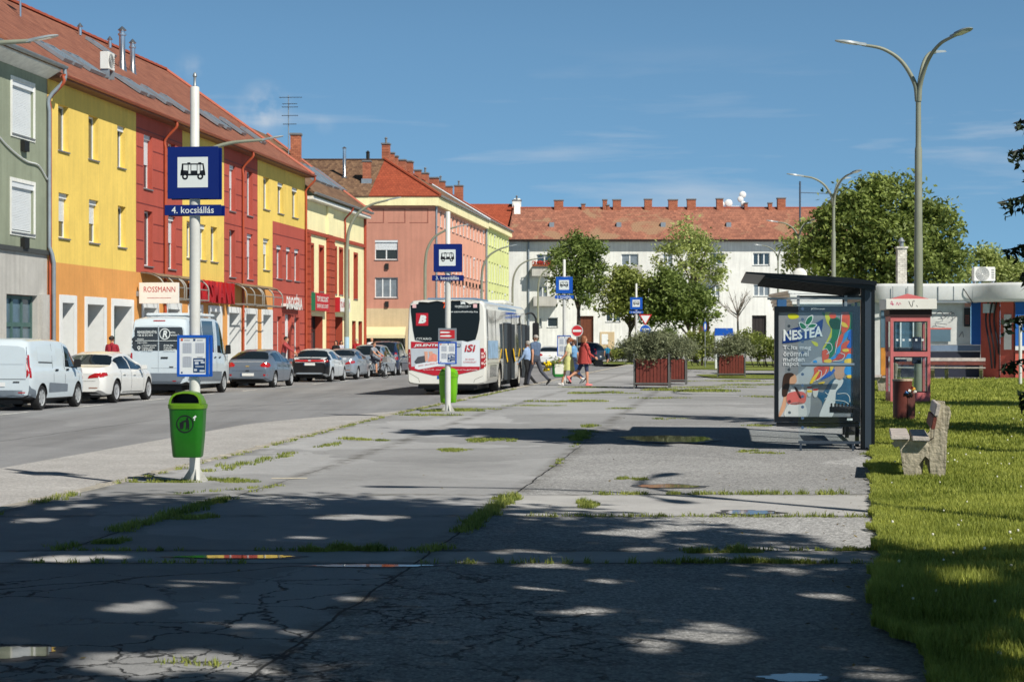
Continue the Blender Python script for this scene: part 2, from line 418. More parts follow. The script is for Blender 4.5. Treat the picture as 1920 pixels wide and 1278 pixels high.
mask = p.blobs([(-3.0, 9.5, 2.2, .95), (-1.1, 10.2, 1.7, 1.3), (-.75, 11.7, 1.4, 1.8), (-.1, 10.8, 1.0, 1.), (-1.0, 8.6, 2.4, .8), (-2.9, 12.2, .9, .8)])
maskf = p.blobs([(-.3, 11.0, .8, 1.3), (-1.5, 9.2, 1.1, .7), (-2.0, 9.2, 1.1, .5), (.3, 10.0, .7, .8)])
brk = p.rng(p.noise(1.7, 3), .36, .48)
cr1 = p.math('MULTIPLY', p.math('MULTIPLY', p.rng(ck, .010, .024, 1, 0), mask), p.rng(p.noise(.8, 3), .35, .45))
cr2 = p.math('MULTIPLY', p.rng(ckf, .025, .06, 1, 0), p.math('MULTIPLY', maskf, brk))
wob = p.math('MULTIPLY_ADD', p.noise(1.1, 5, .6), .5, -.25)
yj = p.math('ADD', p.y, p.math('MULTIPLY', wob, .12))
joints = None
for pos in (13.6, 14.4):
 l = p.line(yj, pos, .022); joints = l if joints is None else p.math('MAXIMUM', joints, l)
for pos in (17.3, 19.72):
 joints = p.math('MAXIMUM', joints, p.math('MULTIPLY', p.line(yj, pos, .02), p.rng(kw, 4.6, 4.7)))
kk = p.math('ADD', k, p.math('MULTIPLY', wob, .25))
joints = p.math('MAXIMUM', joints, p.math('MULTIPLY', p.line(kk, 4.69, .014), p.rng(p.math('MULTIPLY_ADD', p.noise(.7, 2), 12., p.y), 30, 38, 1, 0)))
joints = p.math('MAXIMUM', joints, p.math('MULTIPLY', p.line(kk, 1.8, .014), p.math('MULTIPLY', p.rng(p.y, 14.4, 14.5), p.rng(p.math('MULTIPLY_ADD', p.noise(.7, 2), 14., p.y), 24, 34, 1, 0))))
diag = p.math('ADD', p.math('MULTIPLY_ADD', p.x, .72, p.y), wob)
joints = p.math('MAXIMUM', joints, p.math('MULTIPLY', p.line(p.math('MULTIPLY_ADD', p.x, -.62, p.math('ADD', p.y, wob)), 14.3, .02), p.math('MULTIPLY', p.rng(p.y, 13.5, 13.6, 1, 0), p.rng(p.x, -1.0, -.9, 1, 0))))
crack = p.math('MAXIMUM', p.math('MAXIMUM', cr1, cr2), joints)
soil = None
for v_, ps in ((yj, (13.6, 14.4, 17.3, 19.72)), (kk, (4.69, 1.8, .05))):
 for q in ps:
  l = p.rng(p.math('ABSOLUTE', p.math('SUBTRACT', v_, q)), .02, .2, 1., 0.); soil = l if soil is None else p.math('MAXIMUM', soil, l)
col = p.mix(p.math('MULTIPLY', soil, p.rng(p.noise(2.6, 5, .7), .42, .62, 0, .75)), col, (.075, .068, .05))
col = p.mix(p.math('MULTIPLY', crack, .93), col, (.012, .012, .010))
stain = p.rng(p.noise(1.4, 5, .7, dist=.8), .58, .75, 0, .3)
col = p.mix(stain, col, (.12, .115, .11))
spk = p.math('MULTIPLY', p.rng(p.voro(5.5), .02, .035, 1, 0), .7)
col = p.mix(spk, col, (.03, .03, .025))
h = p.math('SUBTRACT', p.math('ADD', p.math('MULTIPLY', fine, .3), p.math('MULTIPLY', p.math('MULTIPLY', stone, coarse), .35)), p.math('MULTIPLY', crack, 1.5))
h = p.math('ADD', h, p.math('MULTIPLY', mid, .6))
PAVE = p.done(col, .82, h, .75, .012)
p = NT('road asphalt')
k = p.math('ADD', p.math('MULTIPLY_ADD', p.y, -TA, p.x), 7.0)
mv = p.mapping((1, .07, 1), rot=(0, 0, AZ))
lane = p.noise(1.1, 5, .6, mv); fine = p.noise(60, 3); mid = p.noise(2.1, 6, .7)
col = p.scale((.285, .288, .295), p.math('MULTIPLY', p.rng(lane, .3, .7, .82, 1.14), p.math('MULTIPLY', p.rng(fine, .3, .7, .82, 1.16), p.rng(mid, .3, .7, .93, 1.06))))
pts = p.rng(p.noise(.16, 4, .5, dist=1.), .5, .53, 1., .88)
col = p.scale(col, pts)
col = p.mix(p.rng(p.noise(.5, 5, .7, mv), .6, .72, 0, .35), col, (.30, .29, .28))
col = p.mix(p.math('MULTIPLY', p.line(p.math('ADD', k, p.math('MULTIPLY', p.noise(.6, 4), .3)), -5.6, .03), .7), col, (.03, .03, .03))
ROAD = p.done(col, .75, fine, .35, .008)
p = NT('bay asphalt')
fine = p.noise(60, 3); st = p.voro(38, out='Color'); stg = p.nt.nodes.new('ShaderNodeSeparateColor'); p.nt.links.new(st, stg.inputs[0])
col = p.scale((.45, .437, .42), p.math('MULTIPLY', p.rng(stg.outputs[0], 0, 1, .78, 1.22), p.math('MULTIPLY', p.rng(p.noise(.8, 5, .6), .3, .7, .86, 1.1), p.rng(fine, .3, .7, .85, 1.12))))
BAY = p.done(col, .8, fine, .4, .008)
KERB = S('kerb stone', (176, 170, 158), var=.25, scale=6, bump=.3)
GRND = S('far ground', (120, 118, 112), var=.2, scale=.2)
PAINT = S('road paint', (235, 235, 228), var=.3, scale=9)
p = NT('turf soil')
col = p.mix(p.rng(p.noise(1.2, 5, .6), .35, .65), (.15, .20, .026), (.23, .26, .045))
col = p.scale(col, p.rng(p.noise(40, 3), .3, .7, .55, 1.35))
TURF = p.done(col, .9, p.noise(55, 4), .8, .03)
def sheet(name, mat, left, right, ys, dz, nx=24, hf=gz, inset=0.):
 mb = MB(); nx += 1
 for y in ys:
  a, b = left(y), right(y)
  for i in range(nx):
   x = a+(b-a)*i/(nx-1); mb.v.append((x, y, hf(x, y)+dz))
 for j in range(len(ys)-1):
  for i in range(nx-1):
   o = j*nx+i; mb.f.append((o, o+1, o+nx+1, o+nx)); mb.m.append(0)
 return struct(mb.build(name, mat, smooth=60))
YS = list(np.arange(-14, 60, 1.5))+list(np.arange(60, 246, 6.))
g = MB(); g.quad((-2500, -60, -.45), (2500, -60, -.45), (2500, 5000, -.45), (-2500, 5000, -.45)); struct(g.build('ground', GRND))
sheet('road', ROAD, lambda y: kerb_x(y)-12.7, lambda y: kerb_x(y)-.14, YS, 0)
sheet('side_street', ROAD, lambda y: kerb_x(y)-60, lambda y: kerb_x(y)-12.72, list(np.arange(105, 246, 6.)), -.004, 8, lambda x, y: -.03)
sheet('pavement', PAVE, lambda y: kerb_x(y), lambda y: kerb_x(y)+95, YS, 0, 60)
PTOP = .02
sheet('shop_pavement', BAY, lambda y: kerb_x(y)-24, lambda y: kerb_x(y)-12.85, [y for y in YS if y < 130], 0, 6, lambda x, y: PTOP)
sheet('bay_strip', BAY, lambda y: kerb_x(y)-.14-2.85*sm(49, 38, y)-.02, lambda y: kerb_x(y)-.14, [y for y in YS if y < 48], .005, 6)
def kerb(name, xf, w, ys, topf, botf, side):
 mb = MB()
 ys = list(ys)
 for i in range(len(ys)-1):
  y0, y1 = ys[i]+.008, ys[i+1]-.008
  q = []
  for y in (y0, y1):
   x = xf(y); q.append([(x-w/2, y, botf(x, y)), (x+w/2, y, botf(x, y)), (x+w/2, y, topf(x, y)), (x-w/2, y, topf(x, y))])
  mb.add(q[0]+q[1], [(0, 1, 2, 3)[::-1], (4, 5, 6, 7), (0, 1, 5, 4)[::-1], (1, 2, 6, 5)[::-1], (2, 3, 7, 6)[::-1], (3, 0, 4, 7)[::-1]])
 return struct(mb.build(name, KERB, bevel=.012))
kerb('kerb', lambda y: kerb_x(y)-.07, .15, np.arange(2, 150, 1.0), lambda x, y: gz(kerb_x(y)+.2, y)+.012, lambda x, y: gz(kerb_x(y)+.2, y)-.4, 1)
kerb('shop_kerb', lambda y: kerb_x(y)-12.78, .16, np.arange(20, 128, 1.0), lambda x, y: PTOP+.012, lambda x, y: -.4, 1)
mb = MB()
for i in range(14):
 y = 44.5+i*5.6
 for (a, b, k0, k1) in ((y, y+2.1, -10.62, -10.50),):
  q = [(kerb_x(yy)+kq, yy, gz(kerb_x(yy)+kq, yy)+.006) for yy, kq in ((a, k0), (a, k1), (b, k1), (b, k0))]
  mb.quad(*q)
 q = [(kerb_x(yy)+kq, yy, gz(kerb_x(yy)+kq, yy)+.007) for yy, kq in ((y+.95, -12.6), (y+.95, -10.63), (y+1.07, -10.63), (y+1.07, -12.6))]
 mb.quad(*q)
for i in range(3):
 y = 70+i*9.
struct(mb.build('road_markings', PAINT))
mb = MB()
for (x0, y0, x1, y1, w) in ((-2.84, 21.98, -2.42, 22.02, .13), (-3.6, 24.0, -3.1, 25.3, .10)):
 mb.quad((x0, y0, .006), (x1, y0+.02, .006), (x1, y1+w, .006), (x0, y0+w, .006))
struct(mb.build('pavement_markings', S('worn paint', (225, 215, 190), var=.35, scale=14)))
def lawn_x(y):
 w = .16*noise.noise((y*.9, 3.1, 0))+.09*noise.noise((y*3.1, 8.1, 0))+.05*noise.noise((y*8.3, 1.1, 0))
 return .19*y+.10+w+(.22 if y < 9.6 else .22*sm(10.6, 9.6, y))-.05*math.exp(-((y-10.4)/.9)**2)
LY = list(np.arange(2, 34, .2))+list(np.arange(34, 76.1, 1.5))
sheet('lawn', TURF, lawn_x, lambda y: .19*y+14+.5*max(0, y-20), LY, .025, 30)
def lawn2(name, px0, px1, y0, y1):
 ys = list(np.linspace(y0, y1, 14))
 mb = MB(); n = 20
 c = ((px0+px1)/2, (y0+y1)/2)
 for j in range(40):
  a = 2*math.pi*j/40; w = 1+.12*noise.noise((math.cos(a)*1.3, math.sin(a)*1.3, c[0]))
  ca, sa = math.cos(a), math.sin(a)
  x = c[0]+(px1-px0)/2*w*math.copysign(abs(ca)**.6, ca); y = c[1]+(y1-y0)/2*w*math.copysign(abs(sa)**.6, sa)
  mb.v.append((x, y, .13+.03))
 mb.v.append((c[0], c[1], .17))
 for j in range(40): mb.f.append((40, j, (j+1) % 40)); mb.m.append(0)
 return struct(mb.build(name, TURF, smooth=60))
lawn2('lawn', 8.6, 22, 100, 150)
lawn2('lawn', 6.0, 12.0, 128, 146)
lawn2('lawn', 8.2, 15.5, 76, 87)
p = NT('puddle water'); p.b.inputs['IOR'].default_value = 1.33
WATER = p.done(p.mix(p.rng(p.noise(9, 4), .4, .6), (.05, .052, .05), (.10, .095, .085)), .03, p.noise(1.5, 2), .002, .01)
DAMP = S('damp asphalt', (92, 90, 88), .8, var=.3, scale=8, rough=.5)
def puddle(x, y, rx, ry, seed, big=False):
 if not big: puddle(x, y, rx*1.12+.05, ry*1.25+.02, seed+.2, True)
 mb = MB(); n = 60
 for j in range(n):
  a = 2*math.pi*j/n; w = 1+.34*noise.noise((math.cos(a)*1.6, math.sin(a)*1.6, seed))+.22*noise.noise((math.cos(a)*4, math.sin(a)*4, seed))+.1*noise.noise((math.cos(a)*10, math.sin(a)*10, seed))
  xx, yy = x+rx*w*math.cos(a), y+ry*w*math.sin(a)
  mb.v.append((xx, yy, (.003 if big else .006)+.13*sm(20, 41, y)+.004*(y > 22)))
 mb.f.append(tuple(range(n))); mb.m.append(0)
 return struct(mb.build('puddle_margin' if big else 'puddle', DAMP if big else WATER))
puddle(-2.05, 13.96, .45, .10, 1.); puddle(-1.0, 13.40, .42, .07, 2.)
puddle(2.5, 30.0, .72, .95, 3.); puddle(1.72, 20.85, .32, .28, 4.); puddle(2.24, 17.62, .26, .2, 5.); puddle(1.36, 8.92, .18, .1, 6.); puddle(-2.62, 9.66, .25, .2, 7.)
def blades(name, P, h, w, mat, lean=.5, seg2=False):
 """P n x 3 roots, h and w n arrays: one bent blade of three triangles each"""
 n = len(P); a = rng.uniform(0, 2*np.pi, n); d = np.stack([np.cos(a), np.sin(a), np.zeros(n)], 1)
 b = rng.uniform(0, 2*np.pi, n); l = np.stack([np.cos(b), np.sin(b), np.zeros(n)], 1)*(h*lean*rng.uniform(.1, 1, n))[:, None]
 up = np.zeros((n, 3)); up[:, 2] = h
 v = np.empty((n, 5, 3))
 v[:, 0] = P-d*w[:, None]; v[:, 1] = P+d*w[:, None]
 v[:, 2] = P-d*w[:, None]*.75+l*.3+up*.55; v[:, 3] = P+d*w[:, None]*.75+l*.3+up*.55
 v[:, 4] = P+l+up
 me = bpy.data.meshes.new(name); me.vertices.add(n*5); me.vertices.foreach_set('co', v.ravel())
 idx = np.arange(n)[:, None]*5
 quads = (idx+np.array([[0, 1, 3, 2]])); tris = idx+np.array([[2, 3, 4]])
 loops = np.concatenate([quads, tris], 1).ravel()
 me.loops.add(n*7); me.loops.foreach_set('vertex_index', loops)
 ls = np.stack([np.arange(n)*7, np.arange(n)*7+4], 1).ravel(); lt = np.tile([4, 3], n)
 me.polygons.add(n*2); me.polygons.foreach_set('loop_start', ls); me.polygons.foreach_set('loop_total', lt)
 me.polygons.foreach_set('use_smooth', np.ones(n*2, bool))
 me.update(calc_edges=True); me.validate(); me.materials.append(mat)
 o = bpy.data.objects.new(name, me); COL.objects.link(o); o['kind'] = 'stuff'
 return o
GRASSM = leafmat('grass blade', (.145, .195, .022), (.50, .535, .11), .38, .7)
WEEDM = leafmat('weed blade', (.06, .125, .012), (.42, .45, .11), .35, 2.2)
pts = []; hs = []; ws = []
def scatter(y0, y1, dens, h0, h1, w0, extra=1.2, lo=0.):
 n = int((y1-y0)*(0.09*(y0+y1)/2+extra)*dens)
 y = rng.uniform(y0, y1, n); xl = np.array([lawn_x(v) for v in y]); xr = .2745*y+extra+.4
 t = rng.uniform(0, 1, n)**1.6
 x = xl-.03+(np.maximum(xr-xl, .4))*t
 z = np.array([gz(a, b) for a, b in zip(x, y)])+.02
 cl = np.array([noise.noise((a*1.7, b*1.7, 0)) for a, b in zip(x, y)])
 hh = rng.uniform(h0, h1, n)*(1+.45*cl)
 pts.append(np.stack([x, y, z], 1)); hs.append(hh); ws.append(np.full(n, w0)*rng.uniform(.7, 1.3, n))
scatter(7.5, 13, 4600, .035, .095, .0032, 2.2); scatter(13, 19, 3600, .03, .075, .0042, 2.2); scatter(19, 27, 1900, .03, .07, .006, 2.4)
scatter(27, 45, 700, .04, .09, .011, 2.5); scatter(45, 75, 170, .05, .1, .022, 3.)
tag(blades('grass', np.concatenate(pts), np.concatenate(hs), np.concatenate(ws), GRASSM), 'thick sunlit lawn grass along the right side of the pavement', 'grass')
pts = []; hs = []; ws = []
def clump(x, y, n, sx, sy, h0, h1, w=.004):
 a = rng.uniform(0, 2*np.pi, n); r = np.sqrt(rng.uniform(0, 1, n))
 xx = x+sx*r*np.cos(a); yy = y+sy*r*np.sin(a)
 z = np.array([gz(p, q) if p-kerb_x(q) > 0 else gz(kerb_x(q)+.1, q) for p, q in zip(xx, yy)])
 pts.append(np.stack([xx, yy, z], 1)); hs.append(rng.uniform(h0, h1, n)*(1.15-r*.5)*.8); ws.append(np.full(n, w*max(1, y/18)))
def along(x0, y0, x1, y1, n, spread, h0, h1, cnt=26, gap=.35, seed=0):
 L = math.hypot(x1-x0, y1-y0)
 for i in range(n):
  t = (i+random.random())/n
  g = noise.noise((t*L*.55, seed*3.7, 1.))
  if g < -.5+gap: continue
  x = x0+(x1-x0)*t+random.gauss(0, spread*.35); y = y0+(y1-y0)*t+random.gauss(0, spread*.35)
  clump(x, y, int(cnt*random.uniform(.4, 1.5)), spread*random.uniform(.5, 1.3), spread*random.uniform(.5, 1.3), h0, h1*(1+.5*g))
J = lambda k, y: kerb_x(y)+k
along(J(1.78, 14.4), 14.4, J(1.8, 19.2), 19.2, 70, .11, .03, .09, 44, .2, 1)
along(J(1.8, 19.2), 19.2, J(2.0, 24), 24, 20, .06, .02, .05, 20, .55, 2)
along(J(4.7, 14.3), 14.3, J(4.7, 19.4), 19.4, 76, .10, .03, .10, 46, .12, 3)
along(J(4.7, 24), 24, J(4.6, 30), 30, 20, .06, .02, .05, 20, .45, 4)
along(J(4.55, 29.5), 29.5, J(4.4, 34), 34, 30, .16, .03, .08, 60, .3, 5)
along(J(.06, 16.5), 16.5, J(.06, 21), 21, 34, .09, .03, .09, 34, .3, 6)
along(J(.02, 21), 21, J(.02, 60), 60, 120, .08, .02, .06, 30, .25, 7)
along(J(.5, 23), 23, J(.9, 29), 29, 34, .14, .03, .07, 40, .35, 8)
along(J(.75, 30), 30, J(1.6, 29.4), 29.4, 10, .14, .03, .07, 60, .2, 9)
along(-6, 14.42, 2.7, 14.4, 90, .05, .02, .06, 22, .52, 10)
along(-6, 13.6, 2.6, 13.58, 80, .05, .02, .07, 22, .5, 11)
along(.9, 19.75, 3.6, 19.8, 40, .09, .03, .08, 34, .3, 12)
along(.2, 17.25, 3.3, 17.2, 40, .08, .02, .07, 30, .35, 13)
along(-4.5, 9.7, -1.4, 9.3, 60, .06, .02, .06, 16, .35, 14)
along(-4.2, 19.0, -2.6, 20.9, 24, .08, .02, .05, 22, .4, 15)
for (x, y, n, sx, sy, h) in ((-1.35, 14.38, 520, .30, .11, .13), (-.05, 19.2, 220, .22, .22, .10), (.68, 18.5, 200, .16, .3, .11), (1.42, 21.9, 110, .16, .12, .09), (2.75, 14.45, 170, .25, .06, .1), (1.6, 14.3, 300, .28, .08, .13), (1.55, 13.62, 260, .3, .06, .11), (2.1, 13.6, 160, .2, .05, .09), (3.1, 13.6, 200, .2, .08, .1), (-3.2, 15.0, 160, .2, .14, .09), (-2.9, 17.1, 160, .2, .16, .1),
                         (-3.55, 21.6, 420, .55, .22, .09), (-4.1, 21.5, 200, .3, .12, .08), (-1.35, 40.3, 420, .75, .5, .12), (-1.8, 38.2, 160, .6, .4, .1), (-.9, 41.5, 120, .5, .3, .08), (-5.15, 17.4, 170, .3, .1, .12),
                         (-.25, 29.6, 260, .45, .5, .1), (-.95, 27.2, 180, .4, .25, .08), (1.3, 47, 260, .9, .8, .1), (.6, 44, 160, .7, .3, .08), (2.6, 55, 240, 1., .8, .12), (5.2, 57.2, 500, 1.4, 1.3, .16), (4.2, 50, 120, .9, .5, .08), (6.5, 62, 220, 1.5, .9, .1), (2.3, 42, 100, .5, .5, .07), (3.4, 27, 90, .2, .2, .07), (5.1, 26.3, 80, .2, .2, .09), (3.6, 26.6, 60, .3, .2, .08),
                         (10.4, 78.5, 420, 2.2, 1.6, .13), (8.6, 72, 300, 2.0, 1.2, .1), (9.0, 66, 300, 2.0, 1., .1), (12.6, 73, 260, 1.6, 1.2, .1), (2.7, 62, 160, .9, .7, .1), (7.4, 51, 120, 1., .6, .08), (3.0, 36.5, 80, .4, .4, .07), (4.5, 34, 80, .4, .3, .07), (5.5, 33.4, 60, .3, .3, .07)):
 for _ in range(7):
  a = random.uniform(0, 6.28); r = random.random()**.6; q = random.uniform(.18, .55)
  clump(x+sx*r*math.cos(a), y+sy*r*math.sin(a), int(n*.5*q/.3), sx*q, sy*q*1.2, .012, h*random.uniform(.35, .95))
tag(blades('weeds', np.concatenate(pts), np.concatenate(hs), np.concatenate(ws), WEEDM, .8), 'green weeds sprouting from the cracks and joints of the asphalt', 'weeds')
mb = MB()
for i in range(110):
 y = random.uniform(8.5, 44); x = lawn_x(y)+random.uniform(.1, 1)**1.2*(.0845*y+.8)
 z = gz(x, y)+random.uniform(.06, .11); r = random.uniform(.007, .013)
 mb.ball((x, y, z), r, 6)
o = mb.build('clover_flowers', S('clover white', (235, 232, 215), var=0)); tag(o, 'tiny white clover flowers scattered in the lawn', 'flowers', kind='stuff')
n = 420; yy = rng.uniform(8.5, 40, n)**1.0; xx = rng.uniform(-.27, .2, n)*yy
e = rng.random(n) < .45; xx[e] = np.array([lawn_x(v) for v in yy[e]])-np.abs(rng.normal(0, .35, e.sum()))
P = np.stack([xx, yy, np.array([gz(a, b) for a, b in zip(xx, yy)])+.008], 1); P = P[[xv > kerb_x(yv)+.1 for xv, yv in zip(P[:, 0], P[:, 1])]]
n = len(P); a = rng.uniform(0, 6.28, n); u = np.stack([np.cos(a), np.sin(a), rng.normal(0, .2, n)], 1); w = np.stack([-np.sin(a), np.cos(a), rng.normal(0, .25, n)], 1); sz = rng.uniform(.008, .024, n)[:, None]
mb = MB()
for i in range(n): mb.add([P[i]-u[i]*sz[i], P[i]+w[i]*sz[i]*.5, P[i]+u[i]*sz[i], P[i]-w[i]*sz[i]*.5], [(0, 1, 2, 3)])
tag(mb.build('fallen_leaves', leafmat('dry leaf', (.07, .05, .02), (.26, .2, .07), .1)), 'dry leaf bits blown over the paving', 'leaves', kind='stuff')
CA, SA = math.cos(AZ), math.sin(AZ)
FX0 = -23.9                                       # facade line of the left side: x = FX0 + TA*y
def fY(px): return FX0/((px-CX)/F-TA)
def fs(px): return fY(px)/CA                      # metres along the facade line
def fz(px, py): return atz(py, fY(px))
def rs(px, y):
 q = (px-CX)/F; a = math.cos(math.atan(TA)); b = math.sin(math.atan(TA))
 return (y*(a+q*b)-FX0)/(b-q*a)
FROOT = (FX0, 0, 0)                               # local x along the street, local y into the house, local z up
FRZ = math.pi/2-AZ
WHITE = S('window frame white', (236, 238, 236), var=.06, rough=.4)
GLASS = M('window glass', (.035, .05, .06), rough=.04, var=0, spec=.9)
CURT = S('curtain glass', (128, 138, 146), var=.3, scale=2.5, rough=.12)
DARKG = M('dark interior', (.012, .014, .015), rough=.3, var=0)
SILL = S('grey sill', (120, 122, 124), var=.1)
SHUT = S('roller shutter', (226, 230, 232), var=.06, rough=.5)
SHUTC = S('cream shutter', (222, 216, 190), var=.08)
COPPER = S('red drain metal', (176, 82, 52), var=.12, rough=.4)
ZINC = S('zinc', (150, 160, 168), var=.15, rough=.4, metal=.3)
STEEL = M('stainless', (.62, .64, .65), rough=.25, var=.05, metal=.9)
def tiles(name, rgb1, rgb2, k=1., row=.30, colw=.22, dark=.5, patch=None, rot=0.):
 """pan tile roof: rows stepped up the slope, columns, each tile its own tone"""
 if name in MATS: return MATS[name]
 p = NT(name)
 up = p.math('MULTIPLY', p.z, 1.75)
 r = p.math('DIVIDE', up, row); rf = p.math('FRACT', r); ri = p.math('FLOOR', r)
 cx = p.math('DIVIDE', p.math('ADD', p.x, p.y) if rot else p.x, colw)
 cx = p.math('MULTIPLY_ADD', p.math('MODULO', ri, 2.), .5, cx)
 cf = p.math('FRACT', cx); ci = p.math('FLOOR', cx)
 cb = p.nt.nodes.new('ShaderNodeCombineXYZ'); p.nt.links.new(ci, cb.inputs[0]); p.nt.links.new(ri, cb.inputs[1])
 wn = p.nt.nodes.new('ShaderNodeTexWhiteNoise'); p.nt.links.new(cb.outputs[0], wn.inputs['Vector'])
 t = p.math('ADD', p.math('MULTIPLY', wn.outputs['Value'], .75), p.math('MULTIPLY', p.rng(p.noise(.45, 5, .65), .3, .7), .5))
 col = p.mix(p.math('SUBTRACT', t, .12, clamp=True), tuple(v*k for v in lin(rgb1)), tuple(v*k for v in lin(rgb2)))
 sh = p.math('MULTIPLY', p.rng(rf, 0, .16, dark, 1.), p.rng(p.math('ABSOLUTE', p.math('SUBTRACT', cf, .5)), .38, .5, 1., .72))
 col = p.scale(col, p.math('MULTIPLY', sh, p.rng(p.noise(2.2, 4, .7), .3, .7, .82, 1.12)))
 if patch:
  q = p.rng(p.noise(.22, 4, .6, dist=.8), .56, .62); col = p.mix(q, col, p.scale(patch, sh))
 h = p.math('ADD', p.math('SUBTRACT', 1., rf), p.math('MULTIPLY', p.math('ABSOLUTE', p.math('SUBTRACT', cf, .5)), .8))
 return p.done(col, .8, h, .8, .03)
def plaster(name, rgb, k=1., var=.1, streak=.12, groove=None):
 if name in MATS: return MATS[name]
 p = NT(name)
 mv = p.mapping((2.4, 2.4, .14)); f = p.math('MULTIPLY', p.rng(p.noise(1.7, 5, .6, mv), .35, .7, 1-streak*.8, 1.04), p.rng(p.noise(.7, 6, .65), .3, .7, 1-var, 1+var*.6))
 f = p.math('MULTIPLY', f, p.rng(p.noise(9, 4, .7), .3, .7, .95, 1.04))
 dirt = p.math('MULTIPLY', p.rng(p.math('ADD', p.z, p.math('MULTIPLY', p.noise(1.3, 5, .7), .9)), .5, 1.7, 1, 0), .38)
 patch = p.rng(p.voro(.22, out='Color', vec=p.vadd(p.obj, p.noise(.6, 3, col=True), 1.2)), .2, .8, .95, 1.03)
 col = p.mix(dirt, p.scale(tuple(v*k for v in lin(rgb)), p.math('MULTIPLY', f, patch)), (.20, .18, .15))
 return p.done(col, .88, p.noise(32, 4), .3, .02)
YEL = plaster('yellow plaster', (249, 214, 108)); RED = plaster('red plaster', (197, 90, 74), .92); ORA = plaster('orange plaster', (238, 168, 92), .95)
GRN = plaster('grey green plaster', (164, 172, 148), .86, streak=.2); CRM = plaster('cream plaster', (255, 244, 190)); DRED = plaster('dark red plaster', (184, 78, 54), .85)
PINK = plaster('salmon plaster', (216, 152, 130), .9, streak=.15); PINK2 = plaster('pink plaster', (246, 178, 150), .95); LIME = plaster('lime plaster', (234, 240, 160), .95)
IVORY = plaster('ivory plaster', (247, 247, 240), .97, var=.1, streak=.2); STONE = plaster('stone base', (208, 205, 198), .92, var=.16, streak=.2); BEIGE = plaster('beige base', (220, 196, 156), .92)
BRICK = tiles('chimney brick', (190, 116, 84), (156, 88, 64), .9, .2, .25, .75);
TILE_B = tiles('brown red tile', (172, 112, 88), (140, 86, 68), .85, .34, .26, .45)
TILE_O = tiles('old mottled tile', (158, 124, 94), (104, 76, 58), .85, .32, .24, .5)
TILE_N = tiles('new orange tile', (190, 92, 60), (170, 78, 50), .82, .34, .26, .6)
TILE_F = tiles('far red tile', (196, 130, 104), (150, 98, 80), .85, .42, .32, .6, patch=lin((164, 128, 100)))
REDT = S('ridge tile', (176, 88, 60), var=.15, scale=3)
def wall(name, mats, parent, s0, s1, z0, z1, holes=(), depth=.2, label=None):
 """plaster wall in the local plane y=0 with openings (s0,s1,z0,z1); reveals run to y=depth (second material)"""
 mb = MB(); xs = sorted({s0, s1, *[v for h in holes for v in h[:2] if s0 <= v <= s1]}); zs = sorted({z0, z1, *[v for h in holes for v in h[2:4] if z0 <= v <= z1]})
 for i in range(len(xs)-1):
  for j in range(len(zs)-1):
   mx, mz = (xs[i]+xs[i+1])/2, (zs[j]+zs[j+1])/2
   if any(h[0] < mx < h[1] and h[2] < mz < h[3] for h in holes): continue
   mb.quad((xs[i], 0, zs[j]), (xs[i+1], 0, zs[j]), (xs[i+1], 0, zs[j+1]), (xs[i], 0, zs[j+1]))
 mb.mi = 1 if isinstance(mats, (list, tuple)) and len(mats) > 1 else 0
 for h in holes:
  a, b, c, d = h[:4]; e = h[4] if len(h) > 4 else depth
  mb.quad((a, 0, c), (a, 0, d), (a, e, d), (a, e, c)); mb.quad((b, 0, c), (b, e, c), (b, e, d), (b, 0, d))
  mb.quad((a, 0, d), (b, 0, d), (b, e, d), (a, e, d)); mb.quad((a, 0, c), (a, e, c), (b, e, c), (b, 0, c))
 o = mb.build(name, mats, parent)
 if label: o['label'] = label
 return o
_WC = {}
def window(parent, s0, s1, z0, z1, y=.18, shutter=0., panes=1, glass=None, sill=True, fr=.07, frame=None, split=None, box=False, T=None, flap=None):
 """a window part (frame mesh) with pane, sill and roller shutter as sub-parts; identical sizes share meshes"""
 glass = glass or GLASS; frame = frame or WHITE
 w, h = round(s1-s0, 2), round(z1-z0, 2)
 key = (w, h, round(shutter, 2), panes, glass.name, sill, fr, frame.name, split, box)
 if key in _WC:
  src = _WC[key]; c = src.copy(); COL.objects.link(c); c.parent = parent; c.location = (s0, y, z0)
  for ch in [x for x in src.children]:
   d = ch.copy(); COL.objects.link(d); d.parent = c
  return c
 mb = MB()
 mb.box(0, fr, 0, .06, 0, h); mb.box(w-fr, w, 0, .06, 0, h); mb.box(fr, w-fr, 0, .06, 0, fr); mb.box(fr, w-fr, 0, .06, h-fr, h)
 for i in range(1, panes):
  x = w*i/panes; mb.box(x-fr*.7, x+fr*.7, .002, .058, fr, h-fr)
 if split: mb.box(fr, w-fr, .004, .056, h*split-.03, h*split+.03)
 o = mb.build('window', frame, parent); o.location = (s0, y, z0)
 MB().quad((fr*.9, .03, fr*.9), (w-fr*.9, .03, fr*.9), (w-fr*.9, .03, h-fr*.9), (fr*.9, .03, h-fr*.9)).build('pane', glass, o)
 if sill: MB().box(-.05, w+.05, -y-.06, -.002, -.05, -.004).build('sill', SILL, o)
 if shutter > 0:
  m2 = MB(); z = h-.02
  n = max(2, int(h*shutter/.06))
  for i in range(n):
   zz = h-.16-i*(h*shutter-.16)/n; m2.box(fr*.6, w-fr*.6, -.022, -.004, zz-(h*shutter-.16)/n+.006, zz)
  m2.box(0, w, -.10, -.002, h-.18, h-.002)
  m2.build('roller_shutter', SHUT, o)
 elif box: MB().box(0, w, -.12, -.002, h-.2, h-.002).build('roller_shutter', SHUT, o)
 _WC[key] = o
 return o
